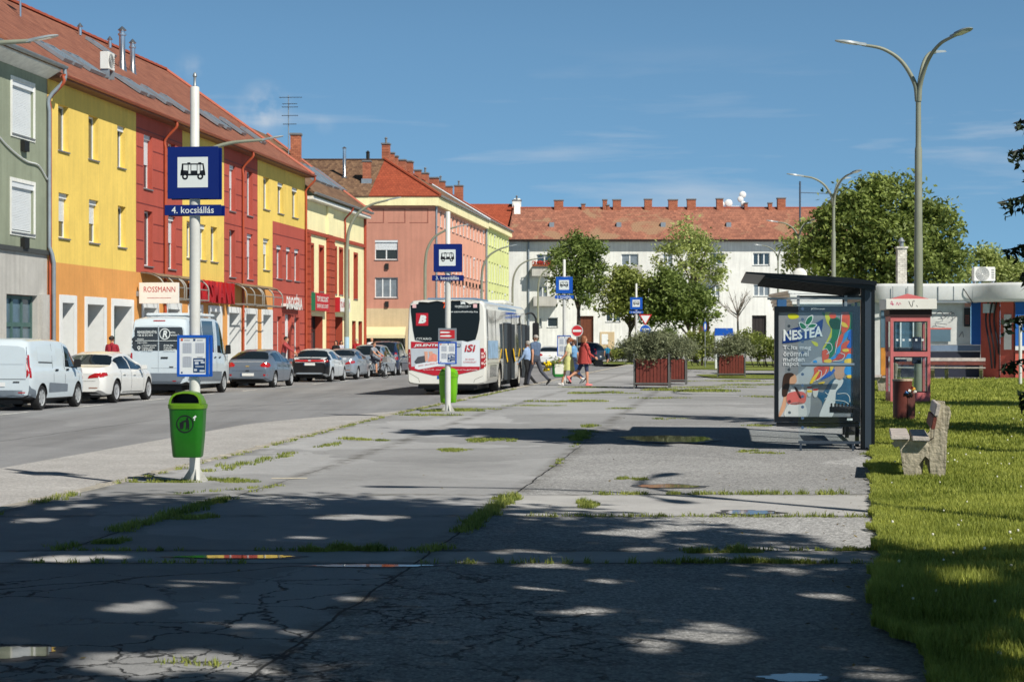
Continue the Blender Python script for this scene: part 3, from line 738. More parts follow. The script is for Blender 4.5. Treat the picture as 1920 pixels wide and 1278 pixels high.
def gutter(parent, s0, s1, y, z, mat=COPPER, r=.09, name='gutter'):
 mb = MB(); n = 7
 vs = [];
 for s in (s0, s1):
  for k in range(n):
   a = math.pi+math.pi*k/(n-1); vs.append((s, y+r*math.cos(a), z+r*math.sin(a)))
 mb.add(vs, [(k, k+1, n+k+1, n+k) for k in range(n-1)]+[tuple(range(n)), tuple(range(n, 2*n))[::-1]])
 return mb.build(name, mat, parent, smooth=60)
def downpipe(parent, s, z0, z1, yg, mat=COPPER, r=.06):
 pth = spline([(s, yg, z1), (s, yg, z1-.25), (s, -.09, z1-.75), (s, -.09, z1-1.1), (s, -.09, z1-1.4)], 4)+[Vector((s, -.09, z0))]
 return MB().tube(pth, r, 8).build('downpipe', mat, parent, smooth=60)
def roof_slab(name, parent, mat, q, th=.12, label=None):
 """roof plane from 4 local points (eave a,b, ridge c,d)"""
 a, b, c, d = [Vector(p) for p in q]; n = (b-a).cross(d-a).normalized()
 if n.z < 0: n = -n
 mb = MB(); mb.prism([a, b, c, d], -n*th); o = mb.build(name, mat, parent)
 if label: o['label'] = label
 return o
def chimney(parent, x0, x1, y0, y1, z0, z1, pot=0, mat=None, cap=True, name='chimney'):
 mat = mat or BRICK
 mb = MB(); mb.box(x0, x1, y0, y1, z0, z1)
 if cap: mb.mi = 1; mb.box(x0-.06, x1+.06, y0-.06, y1+.06, z1+.001, z1+.12)
 for i in range(pot):
  x = x0+(x1-x0)*(i+.5)/pot; mb.lathe([(.1, z1+.121), (.09, z1+.5), (.14, z1+.52), (.14, z1+.56), (.02, z1+.66)], 8, (x, (y0+y1)/2))
 return mb.build(name, [mat, SILL], parent)
GROOVE = S('groove shade', (120, 44, 38), var=0)
def grooves(parent, s0, s1, zs, holes, mat=GROOVE):
 mb = MB()
 for z in zs:
  seg = [(s0, s1)]
  for h in holes:
   if h[2]-.1 < z < h[3]+.1:
    seg = [q for (a, b) in seg for q in ((a, min(b, h[0]-.12)), (max(a, h[1]+.12), b)) if q[1]-q[0] > .05]
  for a, b in seg: mb.box(a, b, -.004, .01, z-.025, z+.025)
 return mb.build('groove', mat, parent)
EZ = 10.85
tb = thing('terraced_house', 'long yellow and red house over orange shopfronts with brown tiled roof', 'building', FROOT, FRZ)
sB0, sB1 = fs(89), fs(572)
def hole(p0, p1, z0, z1, d=.2): return (fs(p0), fs(p1), z0, z1, d)
T3, T2 = (8.45, 10.08), (5.35, 6.95)
secs = [('yellow', 89, 255, [(109, 128.5, T3, 0), (166, 184, T3, 0), (220, 234.5, T3, 'b'), (110, 129.5, T2, .62), (167, 185, T2, .55), (221, 236, T2, 0)]),
  ('red', 255, 342, [(269.5, 285, (7.9, 10.1), .55), (315.5, 329, (7.9, 10.1), 0), (270.5, 286, (4.75, 7.0), 0), (315.5, 329, (4.75, 7.0), .5)]),
  ('yellow', 342, 420, [(350.5, 362, T3, 0), (374, 385, T3, .5), (395, 407, T3, 0), (350, 362, T2, 0), (374, 386, T2, 'b'), (395, 407.5, T2, 0)]),
  ('red', 420, 483, [(430, 441, (7.9, 10.1), .5), (463, 473.5, (7.9, 10.1), 0), (430, 441, (4.75, 7.0), 0), (463, 474, (4.75, 7.0), .5)])]
for nm, a, b, wins in secs:
 hs_ = [hole(w[0], w[1], *w[2]) for w in wins]
 wall('wall', [YEL if nm == 'yellow' else RED], tb, fs(a), fs(b), 4.45, EZ, hs_, label=nm+' plaster bay')
 for w in wins:
  sh = w[3]; window(tb, fs(w[0]), fs(w[1]), *w[2], y=.2, shutter=sh if not isinstance(sh, str) else 0, box=sh == 'b', split=None)
 if nm == 'red':
  grooves(tb, fs(a)+.05, fs(b)-.05, [5.0, 5.75, 6.5, 7.25, 8.0, 8.75, 9.5, 10.25], hs_)
wl = [(493.5, 505, T3, 0), (520.5, 531.5, T3, 'b'), (547.5, 558.5, T3, 'b')]
h1 = [hole(w[0], w[1], *w[2]) for w in wl]
wy = [(493.5, 505, T2, .5)]; h2 = [hole(w[0], w[1], *w[2]) for w in wy]
wall('wall', [YEL], tb, fs(483), fs(511), 4.45, 7.95, h2, label='yellow plaster bay')
wall('wall', [YEL], tb, fs(483), sB1, 7.95, EZ, h1, label='yellow plaster bay')
wr = [(518.5, 528.5, (5.0, 6.75), 'b'), (536.5, 545.5, (5.0, 6.75), 'b'), (552, 561, (5.0, 6.75), 'b')]; h3 = [hole(w[0], w[1], *w[2]) for w in wr]
hg = [hole(520, 528, .9, 3.0), hole(534.5, 546, .0, 3.15), hole(552, 561, .9, 3.0)]
wall('wall', [RED], tb, fs(511), sB1, 0, 7.95, h3+hg, label='red plaster bay')
for w in wl+wy+wr: window(tb, fs(w[0]), fs(w[1]), *w[2], y=.2, shutter=w[3] if not isinstance(w[3], str) else 0, box=w[3] == 'b')
grooves(tb, fs(511)+.05, sB1-.05, [.9, 1.5, 2.1, 2.7, 3.45, 4.2, 4.95, 5.7, 6.5, 7.3], h3+hg)
window(tb, fs(520), fs(528), .9, 3.0, y=.2); window(tb, fs(552), fs(561), .9, 3.0, y=.2)
d = MB().box(fs(534.5)+.02, fs(546)-.02, .18, .22, 0, 3.13).build('door', WHITE, tb); d['label'] = 'white shop door'
op = [(110.5, 143), (158, 199), (208, 250), (265, 297), (310, 340), (352, 380), (390, 416), (426, 451), (458, 482), (490, 510.5)]
GZ = 3.32
hh = [(fs(a)+.28, fs(b)-.28, .0, GZ-.28, .75) for a, b in op]
wall('wall', [ORA, WHITE], tb, sB0, fs(511), 0, 4.45, hh, label='orange shop storey')
GREYB = S('grey blind', (120, 122, 122), var=.05); DGREEN = S('green shop frame', (42, 84, 80), var=.1)
for i, (a, b) in enumerate(op):
 s0, s1 = fs(a), fs(b)
 mb = MB(); mb.box(s0, s0+.28, -.035, 0, 0, GZ); mb.box(s1-.28, s1, -.035, 0, 0, GZ); mb.box(s0+.28, s1-.28, -.035, 0, GZ-.28, GZ); mb.build('surround', WHITE, tb, bevel=.008)
 mb = MB(); w = s1-s0-.56
 for q in (0, .5, 1): mb.box(s0+.28+q*(w-.1), s0+.28+q*(w-.1)+.1, .66, .74, 0, GZ-.3)
 mb.box(s0+.38, s1-.38, .67, .73, 2.2, 2.3); mb.box(s0+.38, s1-.38, .67, .73, .0, .3)
 f = mb.build('shop_window', DGREEN, tb)
 MB().quad((s0+.3, .71, .02), (s1-.3, .71, .02), (s1-.3, .71, GZ-.29), (s0+.3, .71, GZ-.29)).build('pane', GLASS if i % 3 else CURT, f)
HOOP = S('hoop metal', (150, 146, 136), var=.15, rough=.45); GAUZE = S('canopy sheet', (140, 122, 100), var=.2, rough=.5)
for a, b in ((262, 305), (306, 352), (424, 457), (458, 496)):
 s0, s1 = fs(a), fs(b); mb = MB(); m2 = MB()
 for s in (s0+.1, (s0+s1)/2, s1-.1):
  arc = [Vector((s, -.02-.95*math.sin(t*math.pi/2), 4.45-.55*(1-math.cos(t*math.pi/2)))) for t in np.linspace(0, 1, 7)]
  mb.tube(arc+[Vector((s, -.97, 3.45)), Vector((s, -.02, 3.45))], .035, 6)
 for y, z in ((-.97, 3.9), (-.97, 3.45), (-.7, 4.28)):
  mb.tube([(s0+.1, y, z), (s1-.1, y, z)], .028, 6)
 o = mb.build('canopy', HOOP, tb, smooth=50)
 n = 6; vs = []
 for s in (s0+.05, s1-.05):
  for t in np.linspace(0, .55, n): vs.append((s, -.03-.97*math.sin(t*math.pi/2), 4.49-.5*(1-math.cos(t*math.pi/2))))
 m2.add(vs, [(k, k+1, n+k+1, n+k) for k in range(n-1)]); m2.build('sheet', GAUZE, o, smooth=60)
MB().box(sB0, sB1, -.5, .0, EZ-.02, EZ+.08).build('soffit', S('soffit wood', (120, 76, 50), var=.2), tb)
gutter(tb, sB0, sB1+.05, -.58, EZ+.12)
for px, zb in ((89.5, 0), (306.5, 0), (453, 0), (571.2, 0)): downpipe(tb, fs(px), zb, EZ+.05, -.56)
RW, RZ = 8.05, 17.0
def rz_(s): return 16.55+(17.0-16.55)*(s-sB0)/(sB1-sB0)
slope = lambda s, y: EZ+.1+(rz_(s)-EZ-.1)*(y+.55)/(RW+.55)
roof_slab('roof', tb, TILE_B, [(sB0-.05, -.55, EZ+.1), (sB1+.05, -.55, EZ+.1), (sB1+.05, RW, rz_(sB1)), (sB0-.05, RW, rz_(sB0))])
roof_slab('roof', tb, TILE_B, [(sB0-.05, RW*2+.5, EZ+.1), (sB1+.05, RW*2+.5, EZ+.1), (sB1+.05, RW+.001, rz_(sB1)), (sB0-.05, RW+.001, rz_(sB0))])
rd = MB(); n = int((sB1-sB0)/.42)
for i in range(n):
 s = sB0+(sB1-sB0)*i/n; z = rz_(s); rd.box(s, s+.40, RW-.13, RW+.13, z+.005, z+.11+.015*(i % 2))
rd.tube([(sB1+.07, -.5, EZ+.16), (sB1+.07, RW, rz_(sB1)+.05)], .11, 6)
rd.build('ridge', REDT, tb)
for s, nm in ((sB0, 'near'), (sB1-.01, 'far')):
 MB().poly([(s, 0, 0), (s, 0, EZ), (s, RW, rz_(s)-.15), (s, RW*2, EZ), (s, RW*2, 0)]).build('gable', REDT if nm == 'near' else CRM, tb)
def skylight(parent, s, y, w, l, sl, mat=None):
 """roof window lying in the slope"""
 z0, z1 = sl(s, y), sl(s, y+l); dy = l; n = Vector((0, -(z1-z0), dy)).normalized()
 T = Matrix.Identity(4); ux = Vector((1, 0, 0)); uy = Vector((0, dy, z1-z0)).normalized()
 for i in range(3): T[i][0] = ux[i]; T[i][1] = uy[i]; T[i][2] = n[i]; T[i][3] = (s, y, z0)[i]
 L = math.hypot(dy, z1-z0)
 mb = MB(T); mb.box(0, .09, 0, L, .0, .14); mb.box(w-.09, w, 0, L, .0, .14); mb.box(.09, w-.09, 0, .1, .0, .14); mb.box(.09, w-.09, L-.1, L, .0, .14)
 o = mb.build('skylight', ZINC, parent)
 MB(T).quad((.08, .09, .10), (w-.08, .09, .10), (w-.08, L-.09, .10), (.08, L-.09, .10)).build('pane', S('roof glass', (120, 150, 176), var=.0, rough=.06), o)
 return o
for i, (ps, y, w, l) in enumerate(((118, 1.5, .9, 1.2), (138, 1.5, .9, 1.2), (168, 1.6, .9, 1.2), (182, 1.6, .9, 1.2),
                                  (262, 1.4, .9, 1.2), (278, 1.4, .9, 1.2), (310, 1.4, .9, 1.2), (345, 1.3, .9, 1.2), (408, 1.4, .9, 1.2), (424, 1.4, .9, 1.2), (452, 1.6, .9, 1.2), (490, 1.5, .9, 1.2), (204, 6.0, 1, 1.2))):
 skylight(tb, rs(ps, y), y, w, l, slope)
def ac_unit(parent, T, w=.95, d=.4, h=.75, name='air_conditioner'):
 mb = MB(T); mb.box(0, w, 0, d, 0, h)
 o = mb.build(name, S('appliance white', (232, 232, 226), var=.06), parent, bevel=.02)
 m2 = MB(T); ring(m2, 0, 0, 0, 0) if 0 else None
 g = MB(T @ frame_T((0, -.006, 0), (1, 0, 0), (0, 0, 1)))
 for k in range(8): ring(g, w*.40, h*.5, .04+k*.035, .055+k*.035, 0, 24)
 for k in range(6): rect(g, w*.82, w*.95, h*.18+k*h*.12, h*.18+k*h*.12+.03)
 g.build('grille', S('grille grey', (90, 94, 96), var=0), o)
 for xx in (.05, w-.1): MB(T).box(xx, xx+.05, 0, d, -.35, -.001).build('bracket', ZINC, o)
 return o
yac = 1.5; sac = rs(204, yac)
ac_unit(tb, Matrix.Translation((sac, yac, slope(sac, yac)+.45)), .75, .38, .72)
for px, y, top, r in ((229, 4.6, 1.5, .145), (248.5, 4.8, 1.1, .125)):
 s = rs(px, y); z = slope(s, y)
 MB().lathe([(r*1.6, z-.3), (r*1.15, z+.3), (r, z+.34), (r, z+top), (r*1.35, z+top+.02), (r*1.35, z+top+.1), (r*.9, z+top+.12), (r*.9, z+top+.22), (r*1.5, z+top+.26), (.02, z+top+.45)], 14, (s, y)).build('flue', STEEL, tb, smooth=40)
s = rs(38, 6.3); MB().tube([(s, 6.3, slope(s, 6.3)-.1), (s, 6.3, slope(s, 6.3)+2.4)], .05, 8).build('mast', STEEL, tb, smooth=40)
mb = MB(); mb.ball((s+.2, 6.1, slope(s, 6.3)+1.9), (.42, .12, .42), 14); mb.tube([(s, 6.3, slope(s, 6.3)+1.7), (s+.2, 6.1, slope(s, 6.3)+1.9)], .03, 6); mb.build('satellite_dish', WHITE, tb, smooth=40)
for px, y in ((150, 7.4), (206, 7.5)): MB().lathe([(.09, slope(rs(px, y), y)), (.09, slope(rs(px, y), y)+.4), (.15, slope(rs(px, y), y)+.42), (.02, slope(rs(px, y), y)+.6)], 10, (rs(px, y), y)).build('vent', STEEL, tb, smooth=40)
sc_ = sB1+3.0
SHOPSIGN = S('sign white', (240, 238, 232), var=.05, rough=.4)
def front_T(s, y, z): return Matrix.Translation(FROOT) @ Matrix.Rotation(FRZ, 4, 'Z') @ Matrix.Translation((s, y, z))
sg = thing('shop_sign', 'white projecting board with thin red shop lettering over the second shopfront', 'sign', front_T(fs(256), 0, 0).translation, FRZ)
zb0, zb1 = 3.18, 4.02
MB().box(-.06, .06, -1.75, -.12, zb0, zb1).build('board', SHOPSIGN, sg, bevel=.01)
mt = frame_T((-.066, -.2, zb0), (0, -1, 0), (0, 0, 1)); mb = MB(mt)
text(mb, 'ROSSMANN', .12, .46, 1.3, .22); rect(mb, .25, 1.25, .22, .235)
SREDM = S('sign red', (190, 30, 40), var=0)
lt = mb.build('lettering', SREDM, sg)
MB().box(-.04, .04, -.12, -.0, zb0+.3, zb0+.5).build('bracket', ZINC, sg)
lg = thing('shop_sign', 'big red raised letters standing off the orange wall between the metal canopies', 'sign', front_T(fs(352), 0, 0).translation, FRZ)
L = fs(424)-fs(352)
vs, fcs, x0, x1, y0, y1 = text_geo('ROSSMANN', .03)
mb = MB()
bm = bmesh.new(); vv = [bm.verts.new(((v[0]-x0)/(x1-x0)*L, -.42, 3.42+(v[1]-y0)/(y1-y0)*1.0)) for v in vs]
for f in fcs:
 try: bm.faces.new([vv[i] for i in f])
 except ValueError: pass
ex = bmesh.ops.extrude_face_region(bm, geom=bm.faces[:]); bmesh.ops.translate(bm, vec=(0, .3, 0), verts=[g for g in ex['geom'] if isinstance(g, bmesh.types.BMVert)])
me = bpy.data.meshes.new('lettering'); bm.to_mesh(me); bm.free(); me.materials.append(S('letter red', (176, 20, 28), var=.05)); o = bpy.data.objects.new('lettering', me); COL.objects.link(o); o.parent = lg
MB().box(0, L, -.1, -.02, 3.55, 3.65).build('rail', ZINC, lg)
lg = thing('shop_sign', 'white raised letters over the door of the red bay', 'sign', front_T(fs(527), 0, 0).translation, FRZ)
L = fs(557)-fs(527); mb = MB(frame_T((0, -.3, 3.3), (1, 0, 0), (0, 0, 1)))
text(mb, 'DROGÉRIA', 0, .1, L, .85, 0, .03); mb2 = MB(frame_T((0, -.1, 3.3), (1, 0, 0), (0, 0, 1)))
a = mb.build('lettering', SHOPSIGN, lg); MB().box(0, L, -.28, -.02, 3.55, 3.7).build('rail', SHOPSIGN, lg)
tag(lg, None)
ta = thing('townhouse', 'grey green house with a pale stone ground floor and white shuttered windows', 'building', FROOT, FRZ)
sA0, sA1 = fs(-60), fs(88.3)
AZE = 11.15
wA = [(22, 62.5, atz(254, fY(40)), atz(155, fY(40)), 1.), (21, 63, atz(436, fY(40)), atz(343, fY(40)), 1.), (-40, -12, 5.4, 7.2, .8), (-40, -12, 8.6, 10.4, 1.)]
hA = [(fs(a), fs(b), c, d, .14) for a, b, c, d, e in wA]
wall('wall', [GRN], ta, sA0, sA1, 4.75, AZE-.35, hA, label='grey green plaster upper storeys')
for i, (a, b, c, d, e) in enumerate(wA):
 mb = MB(); s0, s1 = fs(a), fs(b)
 mb.box(s0-.12, s0, -.03, 0, c-.12, d+.12); mb.box(s1, s1+.12, -.03, 0, c-.12, d+.12); mb.box(s0, s1, -.03, 0, d, d+.12); mb.box(s0, s1, -.03, 0, c-.12, c)
 mb.build('surround', IVORY, ta)
 window(ta, s0, s1, c, d, y=.1, shutter=.98 if i != 1 else .95, sill=True)
dz = fz(50, 553)
hd = [(fs(12), fs(70), .0, dz, .3)]
wall('wall', [STONE], ta, sA0, sA1, 0, 4.75, hd, label='pale stone ground floor')
mb = MB(); s0, s1 = fs(12), fs(70)
for q in np.linspace(0, 1, 4): mb.box(s0+q*(s1-s0-.12), s0+q*(s1-s0-.12)+.12, .18, .26, 0, dz-.02)
mb.box(s0+.12, s1-.12, .19, .25, 2.15, 2.3); mb.box(s0+.12, s1-.12, .19, .25, 0, .5); mb.box(s0+.12, s1-.12, .19, .25, dz-.14, dz-.02)
f = mb.build('door', S('grey green paint', (74, 104, 100), var=.15), ta); MB().quad((s0+.05, .235, .1), (s1-.05, .235, .1), (s1-.05, .235, dz-.05), (s0+.05, .235, dz-.05)).build('pane', S('dull glass', (92, 112, 124), var=.35, scale=2, rough=.15), f)
MB().box(fs(72)+.02, fs(86), -.14, 0, 0, dz+.05).build('pilaster', STONE, ta)
mb = MB(); mb.box(sA0, sA1, -.09, 0, 4.66, 4.82); mb.build('string_course', S('slate ledge', (70, 72, 70), var=.2), ta)
mb = MB(); mb.prism([(sA0, -.02, AZE-.35), (sA0, -.5, AZE-.08), (sA0, -.5, AZE), (sA0, .3, AZE), (sA0, .3, AZE-.35)], (sA1-sA0, 0, 0)); mb.build('cornice', IVORY, ta)
gutter(ta, sA0, sA1+.2, -.6, AZE+.1, ZINC, .11)
pth = spline([(sA1+.1, -.6, AZE+.02), (sA1+.1, -.58, AZE-.4), (sA1-.05, -.1, AZE-1.0), (sA1-.05, -.1, AZE-1.5)], 4)+[Vector((sA1-.05, -.1, 4.95)), Vector((sA1-.05, -.2, 4.7)), Vector((sA1+.02, -.24, 4.4)), Vector((sA1+.02, -.24, 0))]
MB().tube(pth, .07, 8).build('downpipe', ZINC, ta, smooth=60)
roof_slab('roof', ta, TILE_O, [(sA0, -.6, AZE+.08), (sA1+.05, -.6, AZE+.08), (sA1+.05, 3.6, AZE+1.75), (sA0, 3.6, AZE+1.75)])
mb = MB(); mb.prism([(sA0, 3.6, AZE+1.5), (sA0, 3.6, AZE+2.3), (sA0, 3.85, AZE+2.3), (sA0, 3.85, AZE+1.5)], (sA1-sA0+.02, 0, 0)); mb.build('firewall', TILE_N, ta)
MB().tube(spline([(fs(-20), -.04, 8.6), (fs(10), -.05, 8.1), (fs(45), -.05, 7.75), (fs(70), -.05, 7.7), (fs(86), -.05, 7.3)], 5), .03, 5).build('cable', WHITE, ta, smooth=60)
for px, py in ((42, 273), (42, 455)): MB().box(fs(px-4), fs(px+5), -.16, -.0, fz(px, py+11), fz(px, py-9)).build('vent', S('soot black', (26, 26, 24), var=.1), ta)
tcn = thing('townhouse', 'cream two storey house with dark red piers and narrow red windows', 'building', FROOT, FRZ)
sC0, sC1 = sB1+.05, fs(683)
CZ = 9.95
wc = [(579.5, 587, 7.15, 4.55), (598.5, 606, 7.15, 4.6), (624.5, 630.5, 7.3, 4.55), (636, 642, 7.3, 4.55), (648, 653.5, 7.3, 4.5), (663.5, 669.5, 7.2, 4.4)]
hc = [(fs(a), fs(b), d, c, .28) for a, b, c, d in wc]
gd = [(581, 605, 0, 3.15), (624, 642.5, 0, 3.2), (660, 667, .0, 3.0), (672, 679, .0, 3.0)]
hgd = [(fs(a), fs(b), c, d, .55) for a, b, c, d in gd]
wall('wall', [CRM, DRED], tcn, sC0, sC1, 0, CZ-.3, hc+hgd)
for h in hc:
 window(tcn, h[0], h[1], h[2], h[3], y=.26, frame=S('red frame', (150, 50, 36), var=.1), glass=S('red brown blind', (142, 58, 40), var=.1, rough=.35), fr=.06)
 mb = MB(); mb.box(h[0]-.14, h[0], -.03, 0, h[2]-.1, h[3]+.14); mb.box(h[1], h[1]+.14, -.03, 0, h[2]-.1, h[3]+.14); mb.box(h[0], h[1], -.03, 0, h[3], h[3]+.14); mb.build('surround', DRED, tcn)
for h in hgd:
 mb = MB(); mb.box(h[0]+.02, h[0]+.14, .44, .52, 0, h[3]-.02); mb.box(h[1]-.14, h[1]-.02, .44, .52, 0, h[3]-.02); mb.box(h[0]+.14, h[1]-.14, .44, .52, 2.3, 2.42)
 f = mb.build('door', S('dark door', (40, 32, 30), var=.1), tcn); MB().quad((h[0]+.03, .49, .02), (h[1]-.03, .49, .02), (h[1]-.03, .49, h[3]-.03), (h[0]+.03, .49, h[3]-.03)).build('pane', GLASS, f)
def pier(a, b):
 mb = MB(); s0, s1 = fs(a), fs(b); z = 0
 while z < 7.7:
  mb.box(s0, s1, -.2, -.001, z+.02, min(z+.40, 7.75)); z += .42
 mb.box(s0+.03, s1-.03, -.17, -.002, 0, 7.75)
 return mb.build('pier', DRED, tcn, bevel=.01)
pier(611.5, 622.5); pier(574, 577.2)
MB().box(sC0, sC1, -.12, -.001, 7.78, 7.98).build('string_course', DRED, tcn)
MB().box(fs(611.5), fs(621), -.14, -.002, 7.99, CZ-.3).build('pilaster', CRM, tcn)
MB().box(sC0, sC1, -.45, .0, CZ-.29, CZ-.12).build('cornice', IVORY, tcn)
gutter(tcn, sC0, sC1, -.55, CZ+.1, ZINC, .11)
downpipe(tcn, fs(645), 0, CZ+.05, -.53, DRED, .055); MB().tube([(sC1-.1, -.08, 0), (sC1-.1, -.08, CZ-.3)], .09, 8).build('downpipe', DRED, tcn, smooth=60)
cs = lambda s, y: CZ+.08+.735*(y+.55)
roof_slab('roof', tcn, TILE_O, [(sC0, -.55, CZ+.08), (sC1+.1, -.55, CZ+.08), (sC1+.1, 6.5, cs(0, 6.5)), (sC0, 6.5, cs(0, 6.5))])
MB().tube([(sC1+.12, -.5, CZ+.14), (sC1+.12, 6.5, cs(0, 6.5)+.06)], .11, 6).build('ridge', REDT, tcn)
MB().poly([(sC1, 0, 0), (sC1, 0, CZ), (sC1, 6.5, cs(0, 6.5)-.2), (sC1, 9, 8), (sC1, 9, 0)]).build('gable', CRM, tcn)
for ps, y in ((588, 1.2), (600, 1.2), (612, 1.2), (625, 1.3), (640, 1.4)): skylight(tcn, rs(ps, y), y, 1.6, 2.0, cs)
xc = atx(555, 119.5)
chim = thing('chimney', 'tall plain brick chimney rising behind the end of the terrace roof', 'chimney', (xc, 119.5, 0))
chimney(chim, -.32, .32, -.32, .32, 11.5, atz(254, 119.5), name='shaft')
xa = atx(541, 116)
aer = thing('aerial', 'thin rooftop television aerial with crossed rods against the sky', 'antenna', (xa, 116, 0))
mb = MB(); zt = atz(182, 116); mb.tube([(0, 0, 12.5), (0, 0, zt+.1)], .035, 6); mb.build('mast', ZINC, aer)
AE = S('aerial grey', (70, 84, 100), var=0)
for py, w in ((183, .85), (195, .55), (201, .6), (217, .6), (233, .5)):
 mb = MB(); z = atz(py, 116); mb.tube([(-w*.7, 0, z), (w, -.1, z)], .02, 5)
 for q in np.linspace(-.6, .9, 7): mb.tube([(w*q, -.2, z), (w*q, .2, z)], .012, 4)
 mb.build('element', AE, aer)
sgn = thing('shop_sign', 'red box sign with two lines of white lettering over the brown shop door', 'sign', front_T(fs(580), 0, 0).translation, FRZ)
L = fs(607)-fs(580); MB().box(0, L, -.35, -.01, 3.45, 4.45).build('board', [SREDM], sgn)
MB().box(-.06, -.002, -.35, -.01, 3.45, 4.45).build('side', S('sign green', (40, 120, 84), var=0), sgn)
mb = MB(frame_T((0, -.356, 3.45), (1, 0, 0), (0, 0, 1))); text(mb, 'TOP DISCOUNT', L*.1, .52, L*.8, .3, 0, .02); text(mb, 'SUPER DISCOUNT', L*.1, .16, L*.8, .22, 0, .01); mb.build('lettering', SHOPSIGN, sgn)
sgn = thing('shop_sign', 'small white sign with a red end and red lettering beside the red pier', 'sign', front_T(fs(623), 0, 0).translation, FRZ)
L = fs(645)-fs(623); MB().box(.3, L, -.4, -.01, 3.5, 4.3).build('board', SHOPSIGN, sgn); MB().box(0, .3, -.42, -.01, 3.46, 4.34).build('side', SREDM, sgn)
mb = MB(frame_T((0, -.406, 3.5), (1, 0, 0), (0, 0, 1))); text(mb, 'TURKISH', .5, .22, L-.8, .36, 0, .01); mb.build('lettering', SREDM, sgn)
YD = 150.0; XD = FX0+TA*YD
td = thing('corner_building', 'salmon corner building with a plain end wall, hipped tile roof and brick chimneys', 'building', (XD, YD, 0), 0)
DZ = atz(368, YD)
xw = -34.0
pxl = lambda px: atx(px, YD)-XD; pzl = lambda py: atz(py, YD)
wd = [(703, 746, 487, 450), (703, 746, 558, 520)]
hD = [(pxl(a), pxl(b), pzl(c), pzl(d), .16) for a, b, c, d in wd]
zb = pzl(578)
wall('wall', [PINK], td, xw, 0, zb, DZ-.75, hD, label='salmon plaster end wall')
for i, h in enumerate(hD):
 if i: window(td, *h[:4], y=.12, panes=3, glass=CURT)
 else: window(td, *h[:4], y=.12, panes=2, shutter=.5)
 MB().box(h[0]+(h[1]-h[0])*.45, h[0]+(h[1]-h[0])*.6, -.15, 0, h[2]-.75, h[2]-.3).build('vent', S('soot black', (26, 26, 24), var=.1), td)
for a, b in ((690, 720), (728, 760), (768, 803)):
 mb = MB(); x0, x1, z0, z1 = pxl(a), pxl(b), pzl(418), pzl(391)
 mb.box(x0, x1, -.012, .0, z1-.06, z1); mb.box(x1-.07, x1, -.014, .0, z0, z1-.06); mb.box(x0, x1, -.013, 0, z0, z0+.05); mb.build('blind_panel', S('salmon shade', (150, 88, 72), var=0), td)
hS = [(pxl(684), pxl(760), 0, pzl(628), .5)]
wall('wall', [BEIGE], td, xw, 0, 0, zb, hS, label='beige shop storey')
aw = thing('awning', 'pale cream awning along the shopfront under the salmon end wall', 'awning', (XD, YD, 0))
mb = MB(); x0, x1 = pxl(676), pxl(761); za, zc = pzl(614), pzl(628)
mb.prism([(x0, 0, za), (x0, -1.3, zc), (x0, -1.3, zc-.25), (x0, -1.27, zc-.25), (x0, -1.27, zc+.04), (x0, 0, za+.06)], (x1-x0, 0, 0)); mb.build('fabric', S('awning cloth', (232, 216, 170), var=.08), aw)
mb = MB(); mb.tube([(x0+.1, -1.28, zc-.05), (x0+.1, -.02, zc-.9)], .03); mb.tube([(x1-.1, -1.28, zc-.05), (x1-.1, -.02, zc-.9)], .03); mb.build('arm', ZINC, aw)
mb = MB(); mb.box(pxl(684), pxl(760), .4, .46, 0, .4)
for q in np.linspace(0, 1, 5): mb.box(pxl(684)+q*(pxl(760)-pxl(684)-.1), pxl(684)+q*(pxl(760)-pxl(684)-.1)+.1, .4, .46, .4, pzl(628))
f = mb.build('shop_window', S('dark door', (40, 32, 30), var=.1), td); MB().quad((pxl(684), .44, .4), (pxl(760), .44, .4), (pxl(760), .44, pzl(628)), (pxl(684), .44, pzl(628))).build('pane', GLASS, f)
MB().box(xw, .35, -.35, .0, DZ-.75, DZ).build('cornice', CRM, td)
side = thing('street_front', None, None) if 0 else None
def sidewall(root, sa, sb, mat, cols, zrows, zlow, topz, gl=(GLASS, CURT), lowmat=None):
 """windows in rows along the street, root in the facade frame"""
 holes = []
 step = (sb-sa)/cols
 for c in range(cols):
  for j, (z0, z1) in enumerate(zrows):
   holes.append((sa+step*c+step*.22, sa+step*c+step*.74, z0, z1, .14))
 wall('wall', [mat], root, sa, sb, zlow, topz, holes)
 wall('wall', [lowmat or BEIGE], root, sa, sb, 0, zlow, [(sa+step*c+step*.2, sa+step*c+step*.8, .3, 3.0, .25) for c in range(0, cols, 2)], label='shop storey')
 for c in range(0, cols, 2): window(root, sa+step*c+step*.2, sa+step*c+step*.8, .3, 3.0, y=.2, panes=2, sill=False)
 k = 0
 for h in holes:
  k += 1
  window(root, h[0], h[1], h[2], h[3], y=.1, panes=2, glass=gl[(k*7//3) % 2], shutter=.45 if k % 5 == 2 else 0)
rows = [(atz(570, YD), atz(524, YD)), (atz(505, YD), atz(458, YD)), (atz(422, YD), atz(391, YD))]
tp = thing('street_house', 'pink house front with rows of white windows running back along the street', 'building', FROOT, FRZ)
sD0, sD1, sE1 = YD/CA+.0, fs(910), fs(954)
sidewall(tp, sD0+.01, sD1, PINK2, 14, rows, zb, DZ-.75)
MB().box(sD0+.36, sD1, -.35, .0, DZ-.75, DZ).build('cornice', CRM, tp); gutter(tp, sD0+.3, sD1, -.45, DZ+.1, ZINC, .12)
MB().tube([(sD0+.15, -.1, 0), (sD0+.15, -.1, DZ-.8)], .09, 8).build('downpipe', ZINC, tp, smooth=60)
